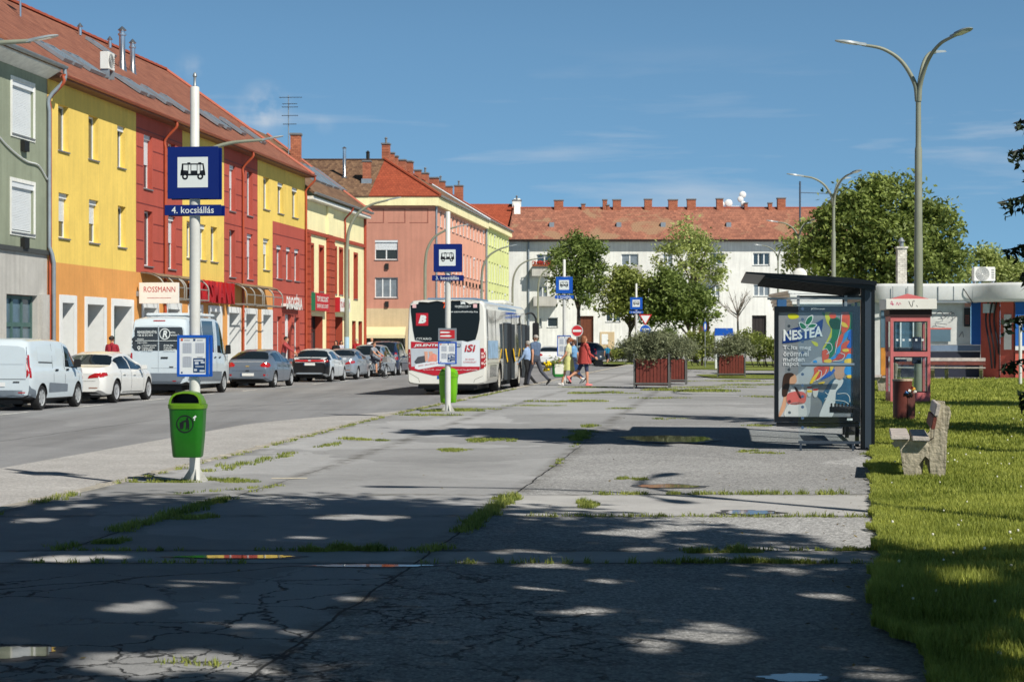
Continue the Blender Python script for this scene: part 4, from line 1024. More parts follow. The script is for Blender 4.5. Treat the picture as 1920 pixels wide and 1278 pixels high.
for c in range(14):
 for j in (0, 1): MB().box(sD0+2+c*2.2, sD0+2.3+c*2.2, -.12, 0, rows[j][0]-.8, rows[j][0]-.4).build('vent', S('soot black', (26, 26, 24), var=.1), tp) if c < 12 else None
tl = thing('street_house', 'lime green house front at the far end of the row', 'building', FROOT, FRZ)
rl = [(a+.1, b+.1) for a, b in rows]
sidewall(tl, sD1+.02, sE1, LIME, 9, rl, zb, DZ-.5, lowmat=LIME)
MB().box(sD1+.02, sE1, -.35, .0, DZ-.5, DZ+.1).build('cornice', CRM, tl); gutter(tl, sD1, sE1, -.45, DZ+.2, ZINC, .12)
MB().tube([(sD1+.1, -.1, 0), (sD1+.1, -.1, DZ-.5)], .1, 8).build('downpipe', ZINC, tl, smooth=60)
ap = Vector((atx(721, 157)-XD, 7.0, atz(300, 157)))
roof_slab('roof', td, TILE_N, [(pxl(692), -.45, DZ+.02), (.45, -.45, DZ+.02), tuple(ap+Vector((0.02, 0, .02))), tuple(ap)], .1, 'new orange tiled hip')
roof_slab('roof', td, TILE_O, [(xw, -.45, DZ), (pxl(692)-.01, -.45, DZ), tuple(ap+Vector((-.01, 0, 0))), (xw, ap.y, ap.z)], .1, 'old mottled brown tiled slope')
MB().tube([(.45, -.4, DZ+.1), tuple(ap+Vector((0, 0, .1)))], .12, 6).build('ridge', REDT, td)
MB().box(xw, ap.x, ap.y-.12, ap.y+.12, ap.z, ap.z+.1).build('ridge', S('dark ridge', (84, 60, 46), var=.2), td)
roof_slab('roof', td, TILE_O, [(xw, 15, DZ), (ap.x, 15, DZ), (ap.x, ap.y+.02, ap.z), (xw, ap.y+.02, ap.z)], .1)
Minv = (Matrix.Translation(FROOT) @ Matrix.Rotation(FRZ, 4, 'Z')).inverted()
apL = Minv @ (ap+Vector((XD, YD, 0)))
for root, s0, s1, mt in ((tp, sD0, sD1, TILE_O), (tl, sD1, sE1, TILE_B)):
 e0 = DZ+.06 if root is tp else DZ+.14
 r0 = apL.x if root is tp else s0
 roof_slab('roof', root, mt, [(s0-.4 if root is tp else s0, -.5, e0), (s1, -.5, e0), (s1, apL.y, ap.z), (r0, apL.y, ap.z)], .12)
 roof_slab('roof', root, mt, [(r0, apL.y*2+.5, e0), (s1, apL.y*2+.5, e0), (s1, apL.y+.02, ap.z), (r0, apL.y+.02, ap.z)], .12)
 MB().box(r0, s1, apL.y-.13, apL.y+.13, ap.z+.01, ap.z+.12).build('ridge', REDT, root)
 MB().tube([(s1-.1, -.5, e0+.08), (s1-.1, apL.y, ap.z+.06)], .1, 6).build('ridge', ZINC if root is tp else REDT, root)
k = 0
for s, w, h, pot in ((apL.x+.3, .8, 1.35, 1), (apL.x+2.6, .5, .8, 0), (apL.x+4.4, .5, .7, 0), (apL.x+8.2, .9, .75, 0), (apL.x+11.6, 1.0, .95, 0), (apL.x+16.5, .5, .6, 0), (apL.x+20.5, .9, .7, 1)):
 chimney(tp, s, s+w, apL.y-.3, apL.y+.3, ap.z-.6, ap.z+h, pot)
for s, w, h in ((sD1+1, .8, .7), (sD1+5, .9, .7), (sD1+10, .8, .6), (sE1-1.6, .9, 1.3)):
 chimney(tl, s, s+w, apL.y-.5, apL.y+.35, ap.z-.6, ap.z+h, 1 if w == .9 else 0)
def dslope(y): return DZ+(ap.z-DZ)*(y+.45)/(ap.y+.45)
yy = 2.6; chimney(td, pxl(678)*1.017, pxl(693)*1.017, yy-.35, yy+.35, dslope(yy)-.5, atz(304, YD+yy)); MB().box(pxl(676)*1.017, pxl(695)*1.017, yy-.55, yy+.5, dslope(yy)-.4, dslope(yy)+.12).build('flashing', ZINC, td)
x = pxl(642)*1.02; MB().lathe([(.3, dslope(3.4)-.1), (.14, dslope(3.4)+.1), (.14, atz(279, YD+3.4)), (.2, atz(278, YD+3.4)), (.02, atz(275, YD+3.4))], 12, (x, 3.4)).build('flue', STEEL, td, smooth=40)
MB().lathe([(.15, ap.z-.2), (.15, ap.z+.6), (.2, ap.z+.62), (.02, ap.z+.8)], 10, (ap.x-1.4, ap.y)).build('flue', S('soot black', (26, 26, 24), var=.1), td, smooth=40)
to = thing('tiled_house', 'house behind the lime front with a bright orange new tile roof', 'building', (atx(925, 206), 206, 0))
roof_slab('roof', to, TILE_N, [(-6.5, 0, atz(452, 206)), (2.5, 0, atz(452, 206)), (2.3, 6.5, atz(384, 212.5)), (-6.5, 6.5, atz(384, 212.5))], .15)
wall('wall', [LIME], to, -6.4, 2.2, 0, atz(452, 206))
MB().box(-6.5, 2.3, 6.4, 6.6, atz(384, 212.5)-.05, atz(384, 212.5)+.1).build('ridge', REDT, to)
MB().prism([(2.3, -.3, atz(456, 206)), (2.3, 6.6, atz(380, 212.5)), (2.3, 6.6, atz(372, 212.5)), (2.3, -.3, atz(447, 206))], (.7, 0, 0)).build('firewall', IVORY, to)
chimney(to, 2.1, 3.1, 5.6, 6.6, atz(390, 212), atz(377, 212), 1, IVORY)
YE = 205.0
te = thing('apartment_building', 'long ivory apartment block with red tiled roof and many chimneys closing the square', 'building', (0, YE, 0))
X = lambda px: atx(px, YE); Z = lambda py: atz(py, YE)
we = [(1006, 1036, 504, 477, 2, 0), (1165, 1197, 498, 476, 2, .0), (1243, 1261, 498, 476, 2, 0), (1330, 1358, 496, 474, 2, 0), (1412, 1443, 497, 474, 3, 0), (1085, 1110, 498, 476, 2, 0), (1495, 1522, 497, 474, 3, 0),
      (1009, 1026, 558, 536, 2, 0), (1085, 1110, 558, 533, 2, 0), (1165, 1197, 558, 533, 2, 0), (1250, 1275, 556, 533, 2, 0), (1327, 1349, 555, 534, 3, 0), (1413, 1443, 555, 533, 3, 0), (1495, 1522, 555, 533, 3, 0),
      (1003, 1016, 613, 595, 1, 0), (1026, 1046, 613, 595, 1, 0), (1136, 1163, 603, 583, 2, .0), (1195, 1222, 603, 583, 2, 0), (1260, 1290, 603, 583, 2, 0)]
he = [(X(a), X(b), Z(c), Z(d), .2) for a, b, c, d, p_, s_ in we]
doors = [(1088, 1113, 660, 592), (1410, 1437, 660, 591), (1310, 1330, 660, 596)]
hde = [(X(a), X(b), 0, Z(d), .35) for a, b, c, d in doors]
xe0, xe1 = X(954), X(1600)
ZE = Z(453)
wall('wall', [IVORY], te, xe0, xe1, 0, ZE, he+hde)
for w, h in zip(we, he): window(te, *h[:4], y=.16, panes=w[4], glass=CURT if w[0] % 2 else GLASS, fr=.09)
for i, h in enumerate(hde):
 mb = MB(); n = 4
 for q in range(n): mb.box(h[0]+(h[1]-h[0])*q/n+.02, h[0]+(h[1]-h[0])*(q+1)/n-.02, .28, .33, .02, h[3]-.05)
 mb.box(h[0], h[1], .31, .36, 0, h[3]); mb.build('door', S('brown door', (110, 58, 34), var=.2) if i != 1 else S('dark door', (40, 32, 30), var=.1), te)
for (a, b, py0, py1) in ((997, 1031, 518, 500), (1000, 1044, 574, 556), (1180, 1202, 511, 498), (1318, 1352, 518, 500)):
 mb = MB(); x0, x1 = X(a), X(b); z0, z1 = Z(py0), Z(py1)
 mb.box(x0, x1, -1.3, 0, z0, z0+.18); mb.box(x0, x1, -1.3, -1.18, z0+.181, z1); mb.box(x0, x0+.12, -1.18, 0, z0+.181, z1); mb.box(x1-.12, x1, -1.18, 0, z0+.181, z1)
 mb.build('balcony', STONE, te)
fb = thing('flower_box', 'box of red flowers hanging on the upper balcony of the ivory block', 'flower box', (X(1018), YE-1.38, Z(498)))
MB().box(-1.2, 1.2, -.14, .05, -.12, .1).build('box', S('terracotta', (150, 80, 50)), fb)
mb = MB()
for i in range(150): mb.ball((random.uniform(-1.2, 1.2), random.uniform(-.25, .1), random.uniform(.08, .45)), random.uniform(.04, .09), 5)
mb.build('flowers', S('geranium', (196, 60, 40), var=.3, scale=4), fb)
MB().box(xe0, xe1, -.75, .0, ZE+.001, ZE+.12).build('soffit', S('dark eaves', (56, 48, 44), var=.1), te)
gutter(te, xe0, xe1, -.85, ZE+.2, S('dark eaves', (56, 48, 44), var=.1), .14)
rzE = atz(390, YE+6.2)
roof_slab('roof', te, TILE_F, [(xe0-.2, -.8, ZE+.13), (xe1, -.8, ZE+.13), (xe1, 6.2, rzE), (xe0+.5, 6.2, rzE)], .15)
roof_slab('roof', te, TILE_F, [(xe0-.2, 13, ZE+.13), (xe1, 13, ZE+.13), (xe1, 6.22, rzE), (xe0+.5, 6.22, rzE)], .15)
MB().box(xe0, xe1, 6.08, 6.34, rzE-.02, rzE+.12).build('ridge', REDT, te)
MB().tube([(X(991), -.1, 0), (X(991), -.1, ZE)], .1, 8).build('downpipe', ZINC, te, smooth=60)
for a, b, t in ((1039, 1056, 377), (1090, 1097, 384), (1130, 1138, 376), (1149, 1164, 376), (1208, 1222, 375), (1253, 1270, 376), (1288, 1304, 375), (1343, 1355, 374), (1395, 1401, 382), (1440, 1447, 382), (1457, 1472, 373), (1553, 1570, 378), (1137, 1142, 386)):
 k = (YE+6.2)/YE; chimney(te, X(a)*k, X(b)*k, 5.7, 6.5, rzE-.8, atz(t, YE+6.2))
for px in (1034, 1160, 1243, 1366):
 z0 = Z(430); MB().box(X(px-4)*1.01, X(px+5)*1.01, 2.0, 3.4, ZE+1.2, ZE+2.25).build('roof_vent', ZINC, te)
dsh = thing('satellite_dish', 'cluster of small white dishes on a mast over the far roof ridge', 'satellite dish', (X(1391)*1.03, YE+6.4, 0))
MB().tube([(0, 0, rzE-.3), (0, 0, rzE+1.7)], .05, 6).build('mast', WHITE, dsh)
for dx, dz, r in ((.1, 1.5, .4), (-.15, 1.0, .35), (-1.5, .55, .45), (-2.3, .45, .35), (.15, .5, .3)):
 MB().ball((dx, -.2, rzE+dz), (r, .12, r), 12).build('dish', WHITE, dsh, smooth=50)
MB().tube([(-2.4, -.05, rzE+.2), (.2, -.05, rzE+.2)], .04, 5).build('crossbar', WHITE, dsh)
ntc = thing('notice_board', 'tan panel with a white sheet on the ivory wall behind the parked cars', 'notice board', (X(1138), YE, 0))
MB().box(X(1125)-X(1138), X(1152)-X(1138), -.08, -.005, Z(660), Z(622)).build('panel', BEIGE, ntc); MB().box(X(1128)-X(1138), X(1140)-X(1138), -.1, -.081, Z(645), Z(626)).build('sheet', WHITE, ntc)
BARK = S('bark', (98, 84, 70), .7, var=.35, scale=7, bump=.6, bscale=18)
BARKL = S('pale bark', (150, 136, 116), .8, var=.25, scale=6, bump=.4)
LEAF_D = leafmat('leaf dark green', (.05, .095, .02), (.29, .37, .10), .35, .5)
LEAF_M = leafmat('leaf mid green', (.065, .11, .02), (.42, .47, .13), .38, .5)
LEAF_L = leafmat('leaf light green', (.12, .19, .035), (.58, .64, .23), .42, .5)
LEAF_H = leafmat('leaf huge tree', (.038, .076, .015), (.34, .41, .105), .32, .45)
LEAF_S = leafmat('leaf silver', (.05, .062, .03), (.30, .325, .18), .22, 3.)
LEAF_N = leafmat('needle dark', (.006, .014, .008), (.03, .05, .025), .1, 1.)
def leaf_mesh(name, P, size, mat, parent, flat=0., aspect=.62):
 n = len(P)
 nrm = rng.normal(size=(n, 3)); nrm[:, 2] = np.abs(nrm[:, 2])+flat; nrm /= np.linalg.norm(nrm, axis=1)[:, None]
 t = rng.normal(size=(n, 3)); u = np.cross(nrm, t); u /= np.linalg.norm(u, axis=1)[:, None]; w = np.cross(nrm, u)
 s = (size*rng.uniform(.6, 1.35, n))[:, None]
 v = np.empty((n, 4, 3)); v[:, 0] = P-u*s; v[:, 1] = P+w*s*aspect*.8-u*s*.1; v[:, 2] = P+u*s; v[:, 3] = P-w*s*aspect*.8-u*s*.1
 me = bpy.data.meshes.new(name); me.vertices.add(n*4); me.vertices.foreach_set('co', v.ravel())
 me.loops.add(n*4); me.loops.foreach_set('vertex_index', np.arange(n*4)); me.polygons.add(n)
 me.polygons.foreach_set('loop_start', np.arange(n)*4); me.polygons.foreach_set('loop_total', np.full(n, 4))
 me.update(calc_edges=True); me.materials.append(mat)
 o = bpy.data.objects.new(name, me); COL.objects.link(o)
 if parent is not None: o.parent = parent
 return o
def blob_points(blobs, nclump, per, crad, shell=.45):
 vol = np.array([(b[3]*b[4]+b[4]*b[5]+b[3]*b[5]) for b in blobs]); pr = vol/vol.sum(); out = []; cc = []
 for _ in range(nclump):
  b = blobs[rng.choice(len(blobs), p=pr)]
  d = rng.normal(size=3); d /= np.linalg.norm(d)
  if d[2] < -.3 and rng.random() < .5: d[2] *= -1
  r = 1-shell*rng.random()**1.6
  r *= 1+.14*noise.noise((d[0]*2.2+b[0], d[1]*2.2+b[1], d[2]*2.2))*2
  c = np.array(b[:3])+d*r*np.array(b[3:6]); cc.append(c)
  m = int(per*rng.uniform(.5, 1.5)); q = rng.normal(size=(m, 3))*crad*rng.uniform(.6, 1.4); q[:, 2] *= .65
  out.append(c+q)
 return np.concatenate(out), cc
def tree(name, label, x, y, blobs, nclump, per, crad, leaf, mat, trunk_r=.2, fork=.45, zb=None, group=None, bark=None, limbs=9, lean=0., flat=.3, shell=.45, cat='tree', filt=None):
 z0 = gz(x, y) if zb is None else zb
 t = thing(name, label, cat, (x, y, z0), 0, group)
 bl = [(b[0]-x, b[1]-y, b[2]-z0, b[3], b[4], b[5]) for b in blobs]
 P, cc = blob_points(bl, nclump, per, crad, shell)
 if filt: P = P[filt(P+np.array([x, y, z0]))]
 leaf_mesh('crown', P, leaf, mat, t, flat)
 top = max(b[2]+b[5]*.6 for b in bl); zf = top*fork
 cx = sum(b[0] for b in bl)/len(bl); cy = sum(b[1] for b in bl)/len(bl)
 mb = MB()
 pth = spline([(0, 0, -.1), (cx*.12+lean*.3, cy*.1, zf*.5), (cx*.3+lean*.6, cy*.3, zf), (cx*.8+lean, cy*.8, top*.8)], 5)
 mb.tube(pth, [trunk_r*(1.35 if i == 0 else 1.05-.9*i/len(pth)) for i in range(len(pth))], 9)
 f = Vector((cx*.3+lean*.6, cy*.3, zf))
 for i in range(limbs):
  b = bl[i % len(bl)]; c = Vector(cc[(i*37) % len(cc)]) if i >= len(bl) else Vector(b[:3])
  st = f.lerp(Vector((cx*.8+lean, cy*.8, top*.8)), random.uniform(-.15, .5));
  md = st.lerp(c, .5)+Vector((random.uniform(-.1, .1), random.uniform(-.1, .1), .12))*(c-st).length
  pp = spline([st, md, c], 4); mb.tube(pp, [trunk_r*.42*(1-.8*k/len(pp)) for k in range(len(pp))], 6)
 mb.build('trunk', bark or BARK, t, smooth=50)
 return t
def pb(px, py, rx, ry, Y, dy=0., depth=1.):
 """crown lobe measured in the photo at distance Y"""
 k = Y/F; return (atx(px, Y), Y+dy, atz(py, Y), rx*k, (rx+ry)/2*k*depth, ry*k)
Y = 150
tree('street_tree', 'dark upright tree in front of the brown door of the ivory block', atx(1086, Y), Y, [pb(1083, 478, 36, 36, Y), pb(1055, 518, 28, 34, Y, -.5), pb(1110, 515, 30, 34, Y, .4), pb(1088, 550, 40, 30, Y), pb(1045, 478, 16, 16, Y), pb(1110, 470, 22, 24, Y)], 210, 46, .34, .15, LEAF_D, .28, .42, limbs=10)
Y = 138
tree('street_tree', 'broad low tree left of the tall pale green tree on the square', atx(1180, Y), Y, [pb(1180, 548, 40, 40, Y), pb(1150, 575, 26, 28, Y, -.4), pb(1205, 580, 34, 34, Y, .3), pb(1168, 520, 22, 18, Y), pb(1215, 550, 30, 26, Y)], 190, 46, .34, .15, LEAF_M, .2, .4, limbs=12)
Y = 160
tree('street_tree', 'tall loose pale green tree rising above the ivory block eaves', atx(1303, Y), Y, [pb(1290, 450, 34, 36, Y), pb(1262, 485, 36, 30, Y, -.6), pb(1320, 480, 36, 34, Y, .6), pb(1300, 512, 38, 22, Y), pb(1348, 530, 12, 30, Y), pb(1240, 500, 16, 14, Y)], 135, 44, .34, .15, LEAF_L, .22, .38, limbs=16)
Y = 136
tree('street_tree', 'wide dark low tree beneath the tall pale tree', atx(1306, Y), Y, [pb(1262, 560, 36, 40, Y), pb(1310, 575, 40, 38, Y, .3), pb(1280, 590, 42, 26, Y), pb(1250, 530, 22, 24, Y), pb(1232, 590, 24, 24, Y)], 225, 46, .34, .15, LEAF_D, .22, .3, limbs=12)
Y = 118
tree('large_tree', 'huge dense round tree behind the white kiosk roof', atx(1655, Y), Y, [pb(1600, 430, 66, 70, Y, 0), pb(1680, 385, 66, 52, Y, .6), pb(1745, 430, 52, 56, Y, 0), pb(1570, 500, 56, 56, Y, -.5), pb(1660, 480, 78, 72, Y, -1.2), pb(1755, 495, 50, 48, Y, -.4), pb(1715, 520, 70, 40, Y, -1), pb(1640, 350, 30, 22, Y), pb(1535, 470, 22, 30, Y)], 700, 50, .38, .17, LEAF_H, .4, .3, limbs=18, shell=.35)
Y = 128
tree('street_tree', 'sparse light tree between the far lamp posts and the huge tree', atx(1493, Y), Y, [pb(1490, 470, 18, 26, Y), pb(1500, 500, 24, 26, Y), pb(1512, 430, 12, 16, Y)], 60, 34, .32, .15, LEAF_L, .14, .4)
Y = 130
tree('street_tree', 'small bright yellow green tree right of the roof air conditioner', atx(1862, Y), Y, [pb(1850, 482, 20, 18, Y), pb(1880, 510, 36, 26, Y, .4), pb(1830, 520, 26, 18, Y), pb(1910, 520, 26, 24, Y)], 150, 44, .36, .15, LEAF_L, .16, .4)
Y = 122; x = atx(1383, Y)
bt = thing('bare_tree', 'slender bare tree with a fan of fine twigs before the ivory wall', 'tree', (x, Y, .13))
mb = MB(); zt = atz(585, Y)-.13; mb.tube([(0, 0, 0), (.03, 0, zt*.5), (0, 0, zt)], [.09, .07, .06], 7)
for i in range(16):
 a = random.uniform(0, 2*math.pi); el = random.uniform(.35, 1.2); L = random.uniform(1.0, 1.8)
 d = Vector((math.cos(a)*math.cos(el), math.sin(a)*math.cos(el), math.sin(el))); p0 = Vector((0, 0, zt-random.uniform(0, .4))); p1 = p0+d*L*.5; p2 = p0+d*L+Vector((0, 0, .15))
 mb.tube([p0, p1, p2], [.035, .022, .01], 4)
 for k in range(5):
  q = p0.lerp(p2, random.uniform(.35, .95)); e = q+(d+Vector((random.uniform(-.7, .7), random.uniform(-.7, .7), random.uniform(-.2, .6)))).normalized()*random.uniform(.3, .6); mb.tube([q, e], [.012, .005], 3)
mb.build('trunk', S('twig grey', (150, 138, 128), .8, var=.2), bt)
def bush(label, lobes, Yb, n, per, crad, leaf, mat, group=None, name='bush', stems=True):
 cx = sum(l[0] for l in lobes)/len(lobes); cy = Yb; z0 = gz(cx, cy)
 t = thing(name, label, 'bush', (cx, cy, z0), 0, group)
 bl = [(b[0]-cx, b[1]-cy, b[2]-z0, b[3], b[4], b[5]) for b in lobes]
 P, cc = blob_points(bl, n, per, crad, .6)
 P = P[P[:, 2] > .02]
 leaf_mesh('foliage', P, leaf, mat, t, .2)
 mb = MB()
 for i in range(10):
  c = Vector(cc[(i*13) % len(cc)]); mb.tube([(random.uniform(-.2, .2)+c.x*.3, random.uniform(-.1, .1), -.02), c.lerp(Vector((0, 0, 0)), .3), c], [.03, .02, .008], 5)
 mb.build('stem', BARK, t)
 return t
Y = 118
bush('rounded green bush left of the small blue topped pillar', [pb(1312, 645, 28, 26, Y), pb(1295, 655, 20, 18, Y), pb(1330, 652, 20, 20, Y)], Y, 110, 40, .22, .10, LEAF_M)
Y = 112
bush('long green bush right of the blue topped pillar', [pb(1420, 648, 26, 22, Y), pb(1450, 655, 26, 18, Y), pb(1395, 640, 18, 20, Y), pb(1470, 655, 24, 20, Y)], Y, 150, 40, .22, .10, LEAF_M)
Y = 148
bush('low flower bed shrub in front of the parked black car', [pb(1120, 664, 22, 7, Y), pb(1150, 663, 24, 7, Y), pb(1180, 662, 20, 7, Y)], Y, 90, 36, .2, .09, LEAF_M)
Y = 160
bush('small dark shrub beside the red roofed stop on the square', [pb(1250, 628, 14, 14, Y)], Y, 40, 40, .22, .1, LEAF_D)
Y = 66
bush('weedy green bush at the shop kerb in front of the silver van', [(-16.2, 62, .55, .5, .4, .5), (-16.4, 61.5, 1.05, .4, .4, .5)], 62, 40, 26, .14, .05, LEAF_M)
sx_, sy_ = 9.88, 30.2
sp = thing('spruce_tree', 'dark spruce at the right edge with drooping branch tips', 'tree', (sx_, sy_, .13))
mb = MB(); mb.tube([(0, 0, -.1), (0, 0, 6), (0, 0, 11.6)], [.2, .12, .02], 9); pts_ = []
for i in range(110):
 z = .7+10.4*(i/110)**1.05; L = (1.95 if z < 5 else 1.95-1.8*((z-5)/6.4)**.9)*random.uniform(.7, 1.02); a = i*2.39996+random.uniform(-.3, .3)
 d = Vector((math.cos(a), math.sin(a), 0)); p0 = Vector((0, 0, z)); p1 = p0+d*L*.5+Vector((0, 0, -.05*L)); p2 = p0+d*L+Vector((0, 0, -.18*L))
 mb.tube([p0, p1, p2], [.04, .025, .008], 4)
 n = int(190*L/2)
 for k in range(n):
  tq = random.uniform(.12, 1)**.8; q = p0.lerp(p1, tq*2) if tq < .5 else p1.lerp(p2, tq*2-1)
  w = (1.05-tq)*.4+.05; sd_ = random.uniform(-1, 1)
  q = q+Vector((-d.y, d.x, 0))*sd_*w+Vector((0, 0, -abs(random.gauss(0, .10))))
  pts_.append(q)
mb.build('trunk', BARK, sp)
leaf_mesh('crown', np.array(pts_), .085, LEAF_N, sp, .2, .5)
LEAF_B = LEAF_D
SLX, SLY = -dvec.x/dvec.z, -dvec.y/dvec.z
FLK = [(300, 1245, 130, 20), (420, 1250, 90, 12), (520, 1183, 95, 13), (455, 1176, 40, 8), (360, 1098, 55, 9), (262, 1134, 60, 9), (150, 1045, 120, 9), (680, 970, 75, 5), (1060, 1098, 95, 12), (1160, 1110, 75, 10), (1080, 1147, 55, 6), (1320, 1196, 120, 15), (1290, 1220, 100, 10), (1420, 1235, 70, 8), (1540, 1113, 110, 8), (1660, 1262, 60, 12), (1480, 1068, 60, 4), (820, 1055, 70, 5), (1220, 1032, 50, 5),
       (130, 950, 40, 5), (60, 975, 40, 4), (1800, 1100, 60, 14), (1820, 1230, 80, 20), (1010, 965, 40, 3), (560, 1010, 60, 4), (960, 1035, 50, 4), (40, 1230, 40, 12), (700, 1120, 40, 5), (1900, 1180, 40, 10), (900, 1180, 40, 4), (1180, 1000, 60, 4), (1280, 990, 60, 4), (1010, 1060, 40, 4)]
BX = [-400, 0, 120, 260, 450, 700, 900, 1010, 1100, 1180, 1260, 1340, 1480, 1640, 1760, 1920, 2600]
BY = [985, 955, 938, 908, 898, 902, 905, 922, 940, 958, 968, 985, 1002, 1032, 1042, 1030, 1010]
def shade_filter(Pw):
 gx = Pw[:, 0]+SLX*Pw[:, 2]; gy = Pw[:, 1]+SLY*Pw[:, 2]
 keep = np.ones(len(Pw), bool); ok = gy > 5.
 yy = np.where(ok, gy, 5.); px = CX+F*gx/yy; py = CY+EYE*F/yy
 nz = np.array([noise.noise((a*1.3, b*1.3, 0))+.7*noise.noise((a*3.3, b*2.6, 3.))+.6*noise.noise((a*8, b*7, 5.)) for a, b in zip(gx, gy)])
 keep &= ~(ok & (py < np.interp(px, BX, BY)+9*nz))
 for cx, cy, rx, ry in FLK:
  Y0 = EYE*F/(cy-CY); X0 = (cx-CX)/F*Y0
  d = ((gx-X0)/(rx*Y0/F+.06))**2+((gy-Y0)/(ry*Y0*Y0/(EYE*F)+.07))**2
  keep &= ~(d < .75+1.5*nz)
 n3 = np.array([noise.noise((a*1.5, b*.9, 7.)) for a, b in zip(gx, gy)])
 n4 = np.array([noise.noise((a*3.6, b*2.6, 2.)) for a, b in zip(gx, gy)])
 return keep & ~(ok & ((n3 > .66) | (n4 > .60)))
def shade_tree(label, x, y, lobes, n, per, crad, leaf):
 return tree('lime_tree', label, x, y, lobes, n, per, crad, leaf, LEAF_B, .26, .34, limbs=16, shell=.85, flat=.2, filt=shade_filter)
shade_tree('spreading lime tree on the lawn edge throwing dappled shade across the near pavement', 5.6, 7.6,
           [(3.6, 8.9, 8.6, 3.4, 3.2, 2.6), (1.2, 10.2, 8.4, 2.7, 2.3, 1.8), (5.9, 8.0, 9.2, 3.0, 3.0, 2.8), (4.4, 5.6, 8.6, 3.4, 2.6, 2.4), (1.8, 6.6, 8.4, 2.8, 2.6, 2.0), (-.4, 8.2, 8.2, 1.6, 2.0, 1.4)], 1000, 46, .40, .125)
shade_tree('second lime tree standing deeper in the lawn with a wide crown', 9.6, 3.2,
           [(8.6, 4.6, 8.4, 3.4, 3.0, 2.6), (6.6, 2.6, 8.6, 3.0, 3.0, 2.4), (10.6, 3.0, 9.0, 3.2, 3.2, 3.0)], 420, 46, .44, .125)
shade_tree('third lime tree beside the pavement shading its near left corner', 1.5, -1.0,
           [(.6, 2.6, 8.4, 3.2, 2.6, 2.2), (-1.6, 4.6, 8.2, 2.6, 2.3, 1.8), (2.6, 1.4, 9.0, 3.2, 2.8, 2.4), (-2.8, 2.4, 8.0, 2.4, 2.2, 1.6)], 680, 46, .40, .125)
shade_tree('fifth lime tree added unseen behind the viewer on the left to block sky light', -7.0, -3.0,
           [(-7., -2.4, 8.2, 3.4, 3.2, 2.6), (-5., -4.4, 8.8, 3.2, 2.8, 2.4), (-9.4, -3.4, 8.4, 3., 2.8, 2.4)], 300, 46, .46, .14)  # unseen tree, added to darken the near shade by covering sky
shade_tree('sixth lime tree added unseen behind the viewer by the lawn to block sky light', 4.5, -8.5,
           [(4.5, -8.5, 8.6, 4.2, 3.4, 3.0), (1.5, -9., 8.4, 3.4, 3., 2.6), (8.4, -7., 8.6, 3.6, 3., 2.8)], 320, 46, .5, .15)  # also out of view, added only to hold back sky light
tree('lime_tree', 'fourth lime tree far out on the lawn shading the grass near the phone booth', 15.6, 39.2,
     [(14.4, 39.8, 4.6, 1.8, 1.3, 1.2), (16.4, 39.0, 5.2, 2.0, 1.4, 1.4)], 200, 46, .36, .12, LEAF_B, .2, .4)
def shadow_band_filter(Pw):  # keeps only leaves whose sun shadow lands in a thin ground band
 gx = Pw[:, 0]+SLX*Pw[:, 2]; gy = Pw[:, 1]+SLY*Pw[:, 2]; yy = np.maximum(gy, 5.); px = CX+F*gx/yy; py = CY+1.52*F/yy
 nz = np.array([noise.noise((a*.9, b*1.6, 4.))+.6*noise.noise((a*3, b*3, 3.)) for a, b in zip(gx, gy)])
 t = (px-745)/485
 return (px > 740+60*nz) & (px < 1250) & (py > 804+4*nz) & (py < 811+22*t+6*nz) & (nz < .55)
tree('lime_tree', 'seventh lime tree added unseen right of the shelter, crown cut to cast a thin shadow', 8.75, 24.7,
     [(6.6, 23.6, 8.6, 2.6, 1.9, 1.1), (4.8, 25.0, 8.8, 2.2, 1.8, 1.1), (8.2, 23.0, 9.2, 2.0, 1.6, 1.2)], 700, 46, .36, .125, LEAF_B, .2, .62, limbs=6, shell=.9, filt=shadow_band_filter)  # added out of view; its crown is shaped by the shadow it must cast
POST = S('post white', (222, 222, 216), .95, var=.1, scale=4, rough=.45)
BLUE = S('sign blue', (8, 34, 116), .9, var=.04, rough=.35)
BLUE2 = S('sign blue light', (24, 92, 196), .9, var=.04, rough=.35)
SWHITE = S('sign face white', (228, 234, 232), var=.03, rough=.35)
BLACK = S('print black', (22, 22, 26), var=0, rough=.4)
GREY = S('galvanised grey', (150, 156, 160), var=.1, rough=.4, metal=.4)
BINY = S('bin rim yellow green', (100, 146, 20), .9, var=.08, rough=.4); BING = S('bin green', (30, 124, 14), .7, var=.22, rough=.38)
BINL = S('bin light green', (120, 196, 20), .85, var=.08, rough=.38)
PAPER = S('timetable paper', (226, 230, 232), var=.04)
def bus_glyph(mb, w, h, off):
 """side view of a bus, drawn in pieces, origin lower left"""
 q = lambda pts: pl(mb, [(x*w, y*h) for x, y in pts], off)
 q([(.02, .28), (.12, .28), (.12, .92), (.06, .92)]); q([(.0, .24), (1, .24), (1, .34), (.0, .34)][::1]); q([(.06, .86), (.93, .86), (.93, .93), (.06, .93)])
 q([(.93, .93), (.88, .93), (.93, .34), (1, .34)]); q([(.0, .34), (.30, .34), (.30, .52), (.02, .56)]); q([(.44, .24), (.66, .24), (.66, .52), (.44, .52)]); q([(.78, .34), (1, .34), (.97, .56), (.78, .5)])
 for x in (.30, .41, .66, .78): q([(x, .34), (x+.025, .34), (x+.025, .88), (x, .88)])
 q([(.28, .93), (.40, .93), (.40, .99), (.28, .99)]); q([(.72, .93), (.84, .93), (.84, .99), (.72, .99)])
